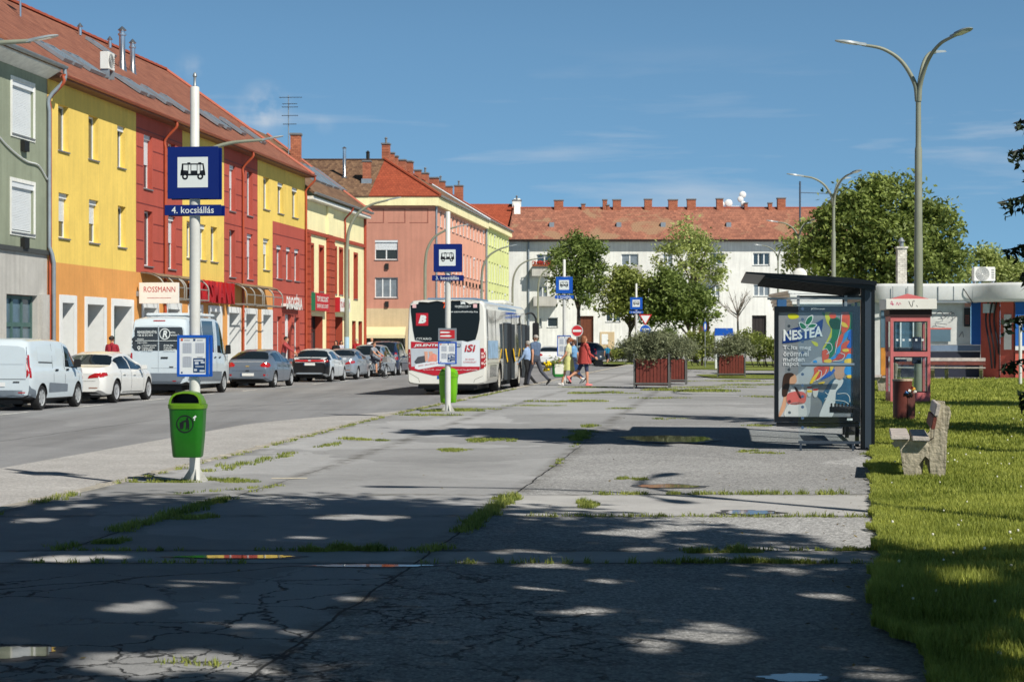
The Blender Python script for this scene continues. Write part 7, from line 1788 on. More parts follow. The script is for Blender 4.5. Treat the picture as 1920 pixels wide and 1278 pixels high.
def vehicle(name, label, cat, s, x, y, rz, z=None, group=None):
 """lofted body: rings of a half section carried along the length, wheel wells cut out, panes split off as parts"""
 L, Wd, wb, ro, r = s['L'], s['W'], s['wb'], s['ro'], s['r']
 top = prof_fn(s['top'], s.get('sig', .05)); belt = prof_fn(s['belt'], .1); bot = prof_fn(s['bot'], .08)
 cr_ = s.get('corner', 1.)
 wf = prof_fn([(0, 1-.20*cr_), (.06, 1-.12*cr_), (.2, 1-.045*cr_), (.6, 1-.01*cr_), (1.2, 1), (L-1.2, 1), (L-.5, .95), (L-.12, .82), (L, .7)], .05)
 tum = s.get('tum', .20)
 marks = sorted({0, L, *[v for g in s['side'] for v in g], *s['rearglass'], *s['wind']})
 xs = sorted({round(v, 3) for v in list(np.linspace(0, .3, 9))+list(np.linspace(.3, L-.3, 46))+list(np.linspace(L-.3, L, 8))+marks})
 vs = []; half = 13
 def ring_(x):
  w = Wd/2*wf(x); zb, zt = bot(x), top(x); zl = min(belt(x), zt-.10); g = max(0., zt-zl); k = sm(.12, .4, g)
  wr = w*(1-.10-tum*k*min(1, g/.5)) if s.get('box') is None else w*(1-.03-s['box']*k)
  mid = (zb+zl)/2
  return [(0, zb), (.80*w, zb), (.945*w, zb+.05), (.985*w, zb+.18), (w, mid+.06), (.992*w, zl-.1), (.962*w, zl-.015), (.945*w, zl+.02*k+.004),
    ((.945*w+wr)/2+.012*k, zl+(zt-zl)*.48), (wr, zt-.10*k-.03), (wr*.965, zt-.045*k-.012), (wr*.75, zt-.008), (0, zt+.012*k)]
 for x_ in xs:
  rg = ring_(x_)
  vs += [(x_, -a, b) for a, b in rg]+[(x_, a, b) for a, b in rg[1:-1]][::-1]
 n = half*2-2; fs_ = []; mi = []
 for i in range(len(xs)-1):
  xm = (xs[i]+xs[i+1])/2
  for k in range(n):
   f = (i*n+k, i*n+(k+1) % n, (i+1)*n+(k+1) % n, (i+1)*n+k); fs_.append(f)
   kk = k if k < half-1 else n-1-k
   m = 0
   if kk in (7, 8) and any(a <= xm <= b for a, b in s['side']): m = 1
   if kk in (10, 11) and s['rearglass'] and s['rearglass'][0] <= xm <= s['rearglass'][1]: m = 1
   if kk in (10, 11) and s['wind'][0] <= xm <= s['wind'][1]: m = 1
   if kk <= s.get('lowtrim', 0): m = 2
   if s.get('paint2') and ((xm < .34 and 2 <= kk <= 6) or (xm < .62 and kk in (6, 7, 8, 9) and m == 0)): m = 3
   mi.append(m)
 fs_.append(tuple(range(n))); mi.append(3 if s.get('paint2') else 0); fs_.append(tuple(range((len(xs)-1)*n, len(xs)*n))[::-1]); mi.append(0)
 me = bpy.data.meshes.new('body'); me.from_pydata(vs, [], fs_);
 for m in (s['paint'], CGL, TRIM, s.get('paint2') or TRIM): me.materials.append(m)
 me.polygons.foreach_set('material_index', mi)
 bm = bmesh.new(); bm.from_mesh(me); bmesh.ops.recalc_face_normals(bm, faces=bm.faces); bm.to_mesh(me)
 bvh = BVHTree.FromBMesh(bm); bm.free()
 R_ = r*1.13
 me = cut_wells(me, [(ro, r+.01, R_, -Wd, -Wd/2+.34), (ro, r+.01, R_, Wd/2-.34, Wd), (ro+wb, r+.01, R_, -Wd, -Wd/2+.34), (ro+wb, r+.01, R_, Wd/2-.34, Wd)])
 z = gz(x, y) if z is None else z
 t = thing(name, label, cat, (x, y, z), rz, group)
 names = {'rear_window': [], 'windscreen': [], 'side_window_r': [], 'side_window_l': []}
 bm = bmesh.new(); bm.from_mesh(me);
 groups = {}
 for f in bm.faces:
  if f.material_index == 1:
   c = f.calc_center_median()
   k = 'side_window' + ('r' if c.y < 0 else 'l') if (abs(f.normal.y) > .6) else ('rear_window' if c.x < L/2 else 'windscreen')
   f.tag = True; groups.setdefault(k, []).append(f.index)
 bm.free()
 for k, idx in groups.items():
  b2 = bmesh.new(); b2.from_mesh(me); b2.faces.ensure_lookup_table(); S_ = set(idx)
  bmesh.ops.delete(b2, geom=[f for f in b2.faces if f.index not in S_], context='FACES')
  m2 = bpy.data.meshes.new(k); b2.to_mesh(m2); b2.free(); m2.materials.clear(); m2.materials.append(CGL);
  for p_ in m2.polygons: p_.material_index = 0
  m2.polygons.foreach_set('use_smooth', [True]*len(m2.polygons))
  o = bpy.data.objects.new('side_window' if k.startswith('side') else k, m2); COL.objects.link(o); o.parent = t
 b2 = bmesh.new(); b2.from_mesh(me); bmesh.ops.delete(b2, geom=[f for f in b2.faces if f.material_index == 1], context='FACES'); b2.to_mesh(me); b2.free()
 me.polygons.foreach_set('use_smooth', [True]*len(me.polygons)); me.set_sharp_from_angle(angle=R(28))
 me.name = 'body'; body = bpy.data.objects.new('body', me); COL.objects.link(body); body.parent = t
 for xx in (ro, ro+wb):
  for sd_ in (-1, 1): wheel_part(t, xx, sd_*(Wd/2-.13), r, sd_, spokes=s.get('spokes', 5), rim=s.get('rim'))
 MB().box(.35, L-.3, -Wd/2+.36, Wd/2-.36, .17, bot(L/2)+.03).build('underbody', TRIM, t)
 P = lambda poly, mode, nm, mat, off=.006: project(bvh, poly, mode, t, nm, mat, off)
 for q in s.get('rear', []): P(q[0], 'rear', q[1], q[2], q[3] if len(q) > 3 else .006)
 for q in s.get('sideq', []): P(q[0], 'side', q[1], q[2], q[3] if len(q) > 3 else .006)
 for xs_, z0, z1 in s.get('seams', []): P([(xs_-.007, z0), (xs_+.007, z0), (xs_+.007, z1), (xs_-.007, z1)], 'side', 'seam', SEAM, .003)
 for xs_, zh in s.get('handles', []):
  P([(xs_-.11, zh-.018), (xs_+.11, zh-.018), (xs_+.11, zh+.022), (xs_-.11, zh+.022)], 'side', 'handle', s.get('handlem', s['paint']), .03)
  P([(xs_-.09, zh-.03), (xs_+.06, zh-.03), (xs_+.06, zh-.012), (xs_-.09, zh-.012)], 'side', 'handle_recess', SEAM, .004)
 mx, mz = s['mirror']
 for sd_ in (-1, 1):
  mb = MB(); yb = sd_*Wd/2
  mb.prism([(mx, yb*.93, mz), (mx+.06, yb*.93, mz), (mx+.08, yb+sd_*.03, mz+.03), (mx, yb+sd_*.03, mz+.02)], (0, 0, .03))
  mh = s.get('mirror_h', .15); mb.prism([(mx-.02, yb+sd_*.02, mz+.01), (mx-.02, yb+sd_*.20, mz+.03), (mx-.02, yb+sd_*.19, mz+mh), (mx-.02, yb+sd_*.03, mz+mh-.01)], (.11, 0, 0))
  o = mb.build('mirror', s.get('mirrorm', s['paint']), t, bevel=.012)
 if 'plate' in s:
  z0, w = s['plate']; P([(-w/2, z0), (w/2, z0), (w/2, z0+.11), (-w/2, z0+.11)], 'rear', 'plate', PLATE, .018)
  P([(w/2-.05, z0), (w/2, z0), (w/2, z0+.11), (w/2-.05, z0+.11)], 'rear', 'plate_band', S('print blue', (30, 66, 112)), .021)
 if s.get('aerial'):
  xa_, za_ = s['aerial']; MB().tube([(xa_, 0, za_), (xa_-.12, 0, za_+.22)], .008, 5).build('aerial', TRIM, t)
 return t, bvh
CK = -10.7
def park(rear_wheel_px, s):
 """spot on the row of parked cars from the photo column of its near rear wheel"""
 Yw_ = -17.7/((rear_wheel_px-CX)/F-TA)
 Xs = -17.7+TA*Yw_
 cx = Xs-CA*s['W']/2; cy = Yw_+SA*s['W']/2
 return cx-SA*s['ro'], cy-CA*s['ro']
def mir(poly): return [(-a, b) for a, b in poly][::-1]
WV = paintm('van white', (214, 226, 232)); WB_ = paintm('car pearl white', (236, 236, 232)); GM = paintm('car grey metallic', (122, 134, 150), metal=.35); SIL = paintm('car silver', (176, 188, 200), metal=.45); DBL = paintm('car dark blue', (30, 44, 74)); BLK = paintm('car black', (14, 17, 22)); SILW = paintm('car light silver', (222, 228, 232), metal=.15)
GREYP = S('grey plastic', (112, 122, 132), var=.08, rough=.5)
def tl(y0, y1, z0, z1, sl=.0): return [(y0, z0), (y1, z0+sl), (y1, z1+sl*.3), (y0, z1)]
vanS = dict(L=4.42, W=1.84, wb=2.66, ro=.83, r=.325, paint=WV, top=[(0, 1.60), (.04, 1.74), (.2, 1.82), (1.2, 1.845), (2.4, 1.81), (2.85, 1.72), (3.75, 1.10), (4.2, .96), (4.38, .72), (4.42, .6)], belt=[(0, 1.08), (2.4, 1.08), (3.2, 1.03), (3.9, .95)], bot=[(0, .36), (.5, .26), (3.9, .24), (4.42, .3)],
   side=[(2.55, 3.55)], rearglass=(), wind=(2.9, 3.72), corner=.3, box=.09, lowtrim=1, plate=(.62, .5), mirror=(3.02, 1.05), mirror_h=.24, mirrorm=TRIM,
   rear=[(tl(-.885, -.80, .84, 1.40), 'tail_light', TAIL), (tl(.80, .885, .84, 1.40), 'tail_light', TAIL), (tl(-.86, -.80, 1.02, 1.22), 'reverse_light', TAILW, .012), (tl(.80, .86, 1.02, 1.22), 'reverse_light', TAILW, .012), ([(-.9, .34), (.9, .34), (.9, .53), (-.9, .53)], 'bumper', GREYP, .03), (tl(-.78, -.6, .455, .485), 'reflector', TAIL, .036), (tl(-.10, .14, 1.0, 1.06), 'handle', TRIM, .02), ([(-.005, .56), (.005, .56), (.005, 1.7), (-.005, 1.7)], 'seam', SEAM, .004), ([(-.78, .80), (.78, .80), (.78, .815), (-.78, .815)], 'seam', SEAM, .004), (tl(-.62, -.45, .72, .75), 'lamp', TRIM, .012), ([(-.74, 1.18), (-.06, 1.18), (-.06, 1.19), (-.74, 1.19)], 'seam', S('seam soft', (176, 186, 194), var=0), .004), (tl(-.905, -.86, 1.42, 1.66), 'pillar_strip', S('slate strip', (60, 76, 104), var=0), .006)],
   sideq=[([(0.02, .84), (.12, .84), (.10, 1.42), (.03, 1.42)], 'tail_light', TAIL), ([(.0, .34), (.45, .34), (.36, .52), (.1, .58), (.0, .66)], 'bumper', GREYP, .012), ([(1.28, .45), (2.62, .45), (2.62, .64), (1.28, .70)], 'moulding', GREYP, .012), ([(.65, 1.215), (1.6, 1.195), (1.6, 1.225), (.65, 1.245)], 'slide_rail', SEAM, .006), ([(.62, 1.25), (1.9, 1.25), (1.9, 1.66), (.62, 1.66)], 'pressing', S('van white shade', (204, 217, 224), var=.02, rough=.3), .002)],
   seams=[(2.45, .4, 1.68), (1.62, .45, 1.70), (3.58, .45, 1.0)], handles=[(1.82, 1.02), (2.62, 1.02)], handlem=TRIM, spokes=7, rim=S('hub cap grey', (170, 174, 176), var=.1, rough=.4))
x, y = park(80.7, vanS); small_van, bv = vehicle('delivery_van', 'small white panel van with grey lower bumper at the left edge of the picture', 'van', vanS, x, y, FRZ, group='vehicles parked along the shops')
sedS = dict(L=4.9, W=1.86, wb=2.97, ro=1.08, r=.335, paint=WB_, top=[(0, .80), (.03, .98), (.15, 1.04), (.72, 1.08), (1.5, 1.40), (2.1, 1.47), (2.6, 1.465), (3.0, 1.40), (3.85, .99), (4.55, .86), (4.85, .68), (4.9, .55)], belt=[(0, .93), (1, .96), (2.5, .93), (3.9, .88), (4.6, .78)], bot=[(0, .36), (.35, .22), (4.4, .20), (4.9, .26)],
   side=[(1.32, 2.32), (2.40, 3.45)], rearglass=(.78, 1.46), wind=(3.02, 3.8), tum=.22, lowtrim=0, plate=(.78, .5), mirror=(3.15, .92),
   rear=[([(-.92, .76), (-.42, .72), (-.46, .80), (-.62, .87), (-.92, .90)], 'tail_light', TAIL), (mir([(-.92, .76), (-.42, .72), (-.46, .80), (-.62, .87), (-.92, .90)]), 'tail_light', TAIL), (tl(-.75, -.45, .44, .47), 'reflector', S('reflector brown', (150, 110, 90)), .006), (tl(.45, .75, .44, .47), 'reflector', S('reflector brown', (150, 110, 90)), .006), (tl(-.72, -.4, .235, .29), 'exhaust', ALLOY, .01), (tl(.4, .72, .235, .29), 'exhaust', ALLOY, .01), ([(-.85, .64), (.85, .64), (.85, .648), (-.85, .648)], 'seam', SEAM, .003), (tl(-.05, .05, .93, .985), 'badge', S('badge blue', (90, 110, 150)), .008)],
   sideq=[([(.02, .765), (.34, .80), (.30, .88), (.02, .90)], 'tail_light', TAIL), ([(1.6, .30), (3.5, .28), (3.5, .30), (1.6, .32)], 'sill_line', SEAM, .004), ([(.4, .80), (4.2, .74), (4.2, .75), (.4, .81)], 'crease', S('pearl shade', (206, 206, 204)), .003)],
   seams=[(2.36, .32, 1.0), (1.42, .55, .95), (3.5, .34, .95)], handles=[(1.7, .82), (2.62, .80)], spokes=10)
x, y = park(220.6, sedS); vehicle('saloon_car', 'white saloon car with wide red tail lights parked between the two white vans', 'car', sedS, x, y, FRZ, group='vehicles parked along the shops')
bigS = dict(L=5.53, W=2.06, wb=3.30, ro=1.02, r=.35, paint=WV, top=[(0, 2.22), (.04, 2.40), (.2, 2.54), (.8, 2.60), (3.5, 2.60), (4.0, 2.5), (4.55, 1.95), (5.05, 1.32), (5.4, 1.12), (5.53, .9)], belt=[(0, 1.38), (3.5, 1.38), (4.3, 1.32), (5.0, 1.2)], bot=[(0, .42), (.5, .32), (5.0, .28), (5.53, .32)],
   side=[(.45, 1.75), (1.85, 3.15), (3.55, 4.75)], rearglass=(), wind=(4.1, 5.0), corner=.25, box=.10, lowtrim=1, mirror=(4.28, 1.32), mirror_h=.34, mirrorm=TRIM,
   rear=[([(-.93, 1.52), (-.02, 1.47), (-.02, 2.24), (-.88, 2.24), (-.93, 2.1)], 'rear_window', S('film charcoal', (58, 62, 66), var=.04, rough=.15)), (mir([(-.93, 1.62), (-.80, 1.47), (-.02, 1.47), (-.02, 2.24), (-.88, 2.24), (-.93, 2.1)]), 'rear_window', S('film charcoal', (58, 62, 66), var=.04, rough=.15)), ([(-.98, .36), (.98, .36), (.98, .74), (-.98, .74)], 'bumper', GREYP, .03), (tl(-.98, -.88, .9, 1.4), 'tail_light', TAIL), (tl(.88, .98, .9, 1.4), 'tail_light', TAIL), ([(-.004, .78), (.004, .78), (.004, 2.3), (-.004, 2.3)], 'seam', S('seam soft', (176, 186, 194)), .012), (tl(-.32, -.08, 1.22, 1.27), 'handle', TRIM, .02), (tl(-.5, -.36, .93, .96), 'handle', TRIM, .012), (tl(-.2, .2, 2.44, 2.47), 'brake_light', TAIL, .02), (tl(-.6, -.48, .47, .50), 'reflector', TAIL, .036), ([(-.6, .9), (.25, .9), (.25, .905), (-.6, .905)], 'seam', SEAM, .004)],
   sideq=[([(.1, .5), (3.9, .42), (3.9, .74), (.1, .82)], 'moulding', GREYP, .014), ([(0.02, .9), (.1, .9), (.08, 1.4), (.02, 1.4)], 'tail_light', TAIL)],
   seams=[(3.3, .5, 2.3), (1.8, .5, 2.3), (4.78, .5, 1.2)], handles=[(3.05, 1.24), (3.62, 1.24)], handlem=TRIM, spokes=7, rim=S('hub cap grey', (170, 174, 176), var=.1, rough=.4))
x, y = park(371.5, bigS); bigvan, bvb = vehicle('passenger_van', 'tall white van whose dark rear windows carry white lettering and a round emblem', 'van', bigS, x, y, FRZ, group='vehicles parked along the shops')
VT = frame_T((-.036, 0, 0), (0, -1, 0), (0, 0, 1))     # rear plane, first axis to the right
def vx(c): return (c-480)/6/58.0                       # crop column to metres right of the door gap
def vz(c): return 2.24-(c-665)/6/58.0
m = MB(VT)
text(m, 'RENDELÉSFELVÉTEL', -vx(235)*-1, vz(738), vx(468)-vx(235), .10, 0, .02) if 0 else None
for tx, c0, c1, r0, r1 in (('RENDELÉSFELVÉTEL', 236, 468, 735, 700), ('+36 20 313 414', 236, 415, 770, 742), ('RENDELÉS', 236, 310, 808, 790), ('HELYSZÍN', 236, 350, 850, 832), ('INGYENES SZÁLLÍTÁS', 305, 460, 880, 862), ('SZÁLLÍTÁS', 305, 440, 905, 888), ('9700', 305, 412, 935, 912), ('RITKA', 622, 680, 735, 716), ('VENDÉGLŐ', 622, 725, 765, 742), ('ÉTELEK', 545, 660, 880, 860), ('ITALOK', 545, 640, 905, 888), ('SZENDVICSEK', 545, 690, 935, 912)):
 text(m, tx, vx(c0), vz(r1) if r1 > r0 else vz(r0), vx(c1)-vx(c0), abs(vz(r0)-vz(r1)), 0, .02)
rect(m, vx(212), vx(475), vz(822), vz(816)); rect(m, vx(484), vx(760), vz(822), vz(816)); rect(m, vx(290), vx(294), vz(940), vz(865))
ring(m, vx(557), vz(742), .155, .185); text(m, 'R', vx(530), vz(785), vx(590)-vx(530), vz(700)-vz(785), 0, .04, .2)
ring(m, vx(253), vz(895), .028, .05); pl(m, [(vx(237), vz(905)), (vx(270), vz(905)), (vx(253), vz(930))])
for r0 in (865, 893, 920): text(m, '›', vx(484), vz(r0+8), .02, .06)
m.build('lettering', SWHITE, bigvan)
BT = frame_T((0, -1.0, 0), (1, 0, 0), (0, 0, 1)); m = MB(BT)
for i, (z_, a, b) in enumerate(((1.62, .5, 1.5), (1.78, .6, 1.6), (1.95, .5, 1.3), (1.62, 2.0, 3.0), (1.8, 2.1, 2.9))): pass
rb = MB(); rb.box(1.0, 4.0, -.75, .75, 2.62, 2.72) ; rb.build('roof_box', S('roof pod white', (222, 228, 230)), bigvan, bevel=.03)
hatS = dict(L=4.51, W=1.79, wb=2.685, ro=.93, r=.32, paint=GM, top=[(0, .74), (.03, .96), (.14, 1.06), (.30, 1.12), (.85, 1.40), (1.5, 1.475), (2.2, 1.48), (2.7, 1.42), (3.5, 1.02), (4.2, .86), (4.46, .68), (4.51, .55)], belt=[(0, .93), (1, 1.0), (2.5, .95), (3.6, .9), (4.3, .78)], bot=[(0, .36), (.35, .22), (4.1, .20), (4.51, .26)],
   side=[(1.0, 2.12), (2.2, 3.2)], rearglass=(.26, .84), wind=(2.75, 3.45), tum=.24, plate=(.46, .52), mirror=(2.85, .96),
   rear=[([(-.88, .78), (-.52, .82), (-.50, .90), (-.62, .98), (-.88, .96)], 'tail_light', TAIL), (mir([(-.88, .78), (-.52, .82), (-.50, .90), (-.62, .98), (-.88, .96)]), 'tail_light', TAIL), (tl(-.78, -.62, .46, .53), 'reflector', TAIL), (tl(.62, .78, .46, .53), 'reflector', TAIL), ([(-.8, .66), (.8, .66), (.8, .668), (-.8, .668)], 'seam', SEAM, .003), (tl(-.07, .07, .64, .68), 'handle', TRIM, .012), ([(-.10, .83), (-.03, .85), (.03, .85), (.10, .83), (.03, .815), (-.03, .815)], 'badge', S('badge gold', (200, 170, 90), metal=.5), .01), ([(-.62, 1.0), (.62, 1.0), (.6, 1.02), (-.6, 1.02)], 'tailgate_strip', ALLOY, .006), ([(-.82, .36), (.82, .36), (.82, .41), (-.82, .41)], 'bumper', S('bumper grey', (90, 100, 112)), .02)],
   sideq=[([(.02, .80), (.26, .84), (.22, .95), (.02, .97)], 'tail_light', TAIL)], seams=[(2.16, .30, 1.0), (1.15, .6, 1.0), (3.25, .32, .98)], handles=[(1.5, .86), (2.45, .84)], spokes=5)
x, y = park(517.7, hatS); vehicle('hatchback_car', 'slate grey hatchback with round red tail lights behind the tall white van', 'car', hatS, x, y, FRZ, group='vehicles parked along the shops')
civS = dict(L=4.25, W=1.79, wb=2.62, ro=.78, r=.32, paint=SILW, paint2=BLK, top=[(0, .80), (.03, 1.0), (.12, 1.05), (.35, 1.12), (.9, 1.42), (1.5, 1.48), (2.0, 1.47), (2.4, 1.40), (3.4, .98), (3.95, .82), (4.2, .66), (4.25, .55)], belt=[(0, .98), (1, 1.0), (2.5, .92), (3.4, .88), (4.0, .76)], bot=[(0, .34), (.35, .22), (3.9, .20), (4.25, .26)],
   side=[(.95, 1.95), (2.03, 3.05)], rearglass=(.3, .86), wind=(2.45, 3.35), tum=.22, plate=(.74, .52), mirror=(2.65, .92),
   rear=[([(-.86, .90), (.86, .90), (.86, .99), (-.86, .99)], 'tail_light', TAIL, .02), ([(-.62, 1.0), (.62, 1.0), (.56, 1.06), (-.56, 1.06)], 'spoiler_glass', CGL, .008), ([(-.7, .36), (.7, .36), (.5, .42), (-.5, .42)], 'bumper', SIL, .022), (tl(-.06, .06, .93, .985), 'badge', ALLOY, .026), ([(-.02, 1.05), (0, 1.05), (-.1, 1.25), (-.12, 1.25)], 'wiper', TRIM, .02)],
   sideq=[([(.01, .88), (.2, .92), (.16, .99), (.01, 1.0)], 'tail_light', TAIL)], seams=[(1.98, .30, .98), (1.1, .6, .98), (3.1, .32, .94)], handles=[(2.2, .82)], spokes=6)
x, y = park(624.5, civS); vehicle('hatchback_car', 'pale hatchback with a black tailgate and a full width red light strip', 'car', civS, x, y, FRZ, group='vehicles parked along the shops')
silS = dict(sedS); silS.update(L=4.55, W=1.76, wb=2.62, ro=1.0, r=.31, paint=SIL, top=[(0, .80), (.03, 1.0), (.15, 1.06), (.6, 1.10), (1.35, 1.40), (1.9, 1.46), (2.3, 1.45), (2.7, 1.38), (3.5, .98), (4.2, .84), (4.5, .66), (4.55, .55)], side=[(1.2, 2.1), (2.18, 3.1)], rearglass=(.66, 1.3), wind=(2.75, 3.45), mirror=(2.85, .93), seams=[(2.14, .3, 1.0), (3.15, .3, .95)], handles=[(1.5, .84), (2.4, .82)], spokes=7)
x, y = park(672.7, silS); vehicle('saloon_car', 'silver saloon car right of the pale black tailed hatchback', 'car', silS, x, y, FRZ, group='vehicles parked along the shops')
mpvS = dict(L=4.3, W=1.78, wb=2.68, ro=.75, r=.32, paint=SIL, top=[(0, 1.0), (.04, 1.2), (.18, 1.42), (.5, 1.60), (1.2, 1.64), (2.0, 1.62), (2.5, 1.50), (3.4, 1.04), (4.0, .88), (4.26, .7), (4.3, .6)], belt=[(0, 1.0), (2.5, .98), (3.4, .92), (4.0, .8)], bot=[(0, .36), (.35, .24), (3.9, .22), (4.3, .28)], side=[(.45, 1.2), (1.28, 2.0), (2.08, 3.0)], rearglass=(.07, .45), corner=.5, wind=(2.5, 3.35), tum=.15, plate=(.6, .5), mirror=(2.7, .98),
   rear=[(tl(-.86, -.72, .82, 1.22), 'tail_light', TAIL), (tl(.72, .86, .82, 1.22), 'tail_light', TAIL), (tl(-.84, -.74, .94, 1.04), 'reverse_light', TAILW, .012), ([(-.6, 1.12), (.6, 1.12), (.56, 1.40), (-.56, 1.40)], 'rear_window', CGL, .012)], sideq=[([(.02, .82), (.14, .86), (.14, 1.2), (.03, 1.22)], 'tail_light', TAIL)], seams=[(2.04, .3, 1.0), (1.1, .6, 1.0)], handles=[(1.4, .88), (2.3, .86)], spokes=6)
x, y = park(725, mpvS); vehicle('people_carrier', 'silver people carrier with upright red lights behind the cyclist', 'car', mpvS, x, y, FRZ, group='vehicles parked along the shops')
blS = dict(mpvS); blS.update(paint=DBL, L=4.5, W=1.86, top=[(0, 1.0), (.04, 1.2), (.15, 1.5), (.4, 1.75), (1.2, 1.82), (2.2, 1.80), (2.7, 1.65), (3.6, 1.10), (4.2, .95), (4.46, .7), (4.5, .6)])
x, y = park(752, blS); vehicle('people_carrier', 'dark blue people carrier next to the left side of the bus', 'car', blS, x, y, FRZ, group='vehicles parked along the shops')
fw = dict(hatS); fw.update(paint=paintm('car white', (232, 234, 234)))
vehicle('hatchback_car', 'small white car parked on the square left of the far stop post', 'car', fw, atx(1031, 128), 128, R(88), group='cars parked on the square')
suvS = dict(mpvS); suvS.update(paint=DBL, r=.36, L=4.5, W=1.86, top=[(0, 1.05), (.04, 1.25), (.2, 1.5), (.5, 1.68), (1.2, 1.72), (2.2, 1.70), (2.7, 1.56), (3.5, 1.12), (4.2, 1.0), (4.46, .8), (4.5, .6)], bot=[(0, .42), (.35, .30), (4, .28), (4.5, .34)])
vehicle('off_road_car', 'dark blue off road car parked facing left before the brown door', 'car', suvS, atx(1127, 139), 139.5, R(152), group='cars parked on the square')
vehicle('hatchback_car', 'silver car half hidden behind the woman in the yellow skirt', 'car', dict(hatS, paint=SIL), atx(1068, 131), 131, R(80), group='cars parked on the square')
vehicle('hatchback_car', 'black car parked sideways behind the farthest stop post', 'car', dict(hatS, paint=BLK), atx(1232, 150), 151, R(178), group='cars parked on the square')
BW = paintm('bus white', (240, 238, 228)); BGL = M('bus glass', (.010, .013, .014), rough=.12, var=0, spec=.25)
bus = thing('city_bus', 'white city bus at the kerb seen from behind, red advert under its dark rear window', 'bus', (-.81-1.275*CA, 59.0+1.275*SA, gz(-1.5, 60)), FRZ)
Lb, Wb, Hb = 12.0, 2.55, 3.02
sec = [(0, .32), (1.0, .32), (1.22, .36), (1.265, .46), (1.275, .9), (1.27, 1.8), (1.235, 2.72), (1.20, 2.90), (1.10, 2.985), (.8, 3.015), (0, 3.03)]
xs = [0, .015, .05, .11, .2]+list(np.linspace(.5, 11.5, 30))+[11.75, 11.9, 11.97, 12.0]
vs = []; n = len(sec)*2-2
for x in xs:
 k = 1-.045*max(0, 1-x/.2)**2.2-.10*max(0, (x-11.6)/.4)**2.2; kz_ = max(0, 1-x/.2)**2
 rg = [(a*k, b-(.05*kz_ if b > 2.8 else 0)+(0.04*kz_ if b < .4 else 0)-(.35*max(0, (x-11.5)/.5)**2 if b > 2.7 else 0)) for a, b in sec]
 vs += [(x, -a, b) for a, b in rg]+[(x, a, b) for a, b in rg[1:-1]][::-1]
fs_ = [(i*n+k, i*n+(k+1) % n, (i+1)*n+(k+1) % n, (i+1)*n+k) for i in range(len(xs)-1) for k in range(n)]+[tuple(range(n)), tuple(range((len(xs)-1)*n, len(xs)*n))[::-1]]
me = bpy.data.meshes.new('body'); me.from_pydata(vs, [], fs_); me.materials.append(BW); me.materials.append(TRIM)
bm = bmesh.new(); bm.from_mesh(me); bmesh.ops.recalc_face_normals(bm, faces=bm.faces); bm.to_mesh(me); bbv = BVHTree.FromBMesh(bm); bm.free()
me = cut_wells(me, [(3.55, .48, .58, -2, -.85), (3.55, .48, .58, .85, 2), (9.4, .48, .58, -2, -.85), (9.4, .48, .58, .85, 2)])
me.polygons.foreach_set('use_smooth', [True]*len(me.polygons)); me.set_sharp_from_angle(angle=R(30)); o = bpy.data.objects.new('body', me); COL.objects.link(o); o.parent = bus
for xx in (3.55, 9.4):
 for sd_ in (-1, 1): wheel_part(bus, xx, sd_*1.09, .47, sd_, .3, 8, S('hub pale', (196, 190, 176), var=.15, rough=.4))
MB().box(.5, 11.5, -.8, .8, .14, .33).build('underbody', TRIM, bus); MB().box(.25, .5, -.95, .95, .2, .33).build('underbody', TRIM, bus)
BP = lambda poly, nm, mat, off=.006, mode='rear', sub=3: project(bbv, poly, mode, bus, nm, mat, off, sub)
def by(c): return -(c-487)/375.9
def bz(c): return (1196-c)/375.9
def BQ(*p): return [(by(a), bz(b)) for a, b in p]
AD_G = S('ad pale grey', (190, 198, 206), var=.05); AD_W = S('ad white', (228, 234, 238), var=.03); AD_R = S('ad red', (190, 22, 44), var=.05);
BP(BQ((55, 66), (885, 58), (888, 300), (866, 440), (838, 535), (740, 562), (680, 548), (240, 568), (108, 540), (84, 420), (58, 200)), 'rear_window', BGL, .012)
BP(BQ((60, 560), (240, 572), (680, 552), (740, 566), (838, 542), (890, 545), (890, 860), (60, 860)), 'advert', AD_G, .008)
BP(BQ((670, 552), (740, 568), (836, 545), (888, 545), (888, 858), (670, 858)), 'advert_panel', AD_W, .012)
BP(BQ((60, 560), (240, 574), (560, 562), (560, 640), (60, 640)), 'advert_band', AD_R, .012)
BP(BQ((62, 860), (888, 858), (888, 895), (620, 955), (330, 965), (62, 900)), 'advert_band', AD_R, .012)
BP(BQ((100, 800), (140, 745), (230, 728), (262, 765), (235, 805), (120, 830)), 'advert_print', S('ad charcoal', (76, 80, 88), var=.25, scale=9), .014)
BP(BQ((220, 680), (262, 680), (262, 780), (232, 800)), 'advert_print', S('ad skin', (222, 166, 142), var=.08), .015); BP(BQ((275, 680), (318, 678), (330, 735), (285, 740)), 'advert_print', S('ad skin', (222, 166, 142), var=.08), .015)
BP(BQ((280, 740), (330, 700), (372, 720), (372, 800), (260, 800)), 'advert_print', S('ad coral', (236, 150, 130), var=.15, scale=9), .016)
BP(BQ((560, 745), (612, 790), (600, 800), (556, 785)), 'advert_print', S('ad brown', (110, 70, 54)), .016)
BP(BQ((115, 830), (480, 775), (488, 835), (150, 895), (105, 880)), 'advert_strip', AD_W, .016)
for sd_ in (0, 1):
 q = [(5, 652), (52, 652), (66, 880), (60, 905), (10, 895)] if sd_ == 0 else [(896, 640), (955, 640), (974, 690), (974, 860), (896, 890)]
 BP(BQ(*q), 'tail_light', TAIL, .016)
 for yy_ in (705, 745, 820):
  c0 = 18 if sd_ == 0 else 905; BP(BQ((c0, yy_-14), (c0+30, yy_-16), (c0+32, yy_+12), (c0+2, yy_+14)), 'lamp', TAILW, .020)
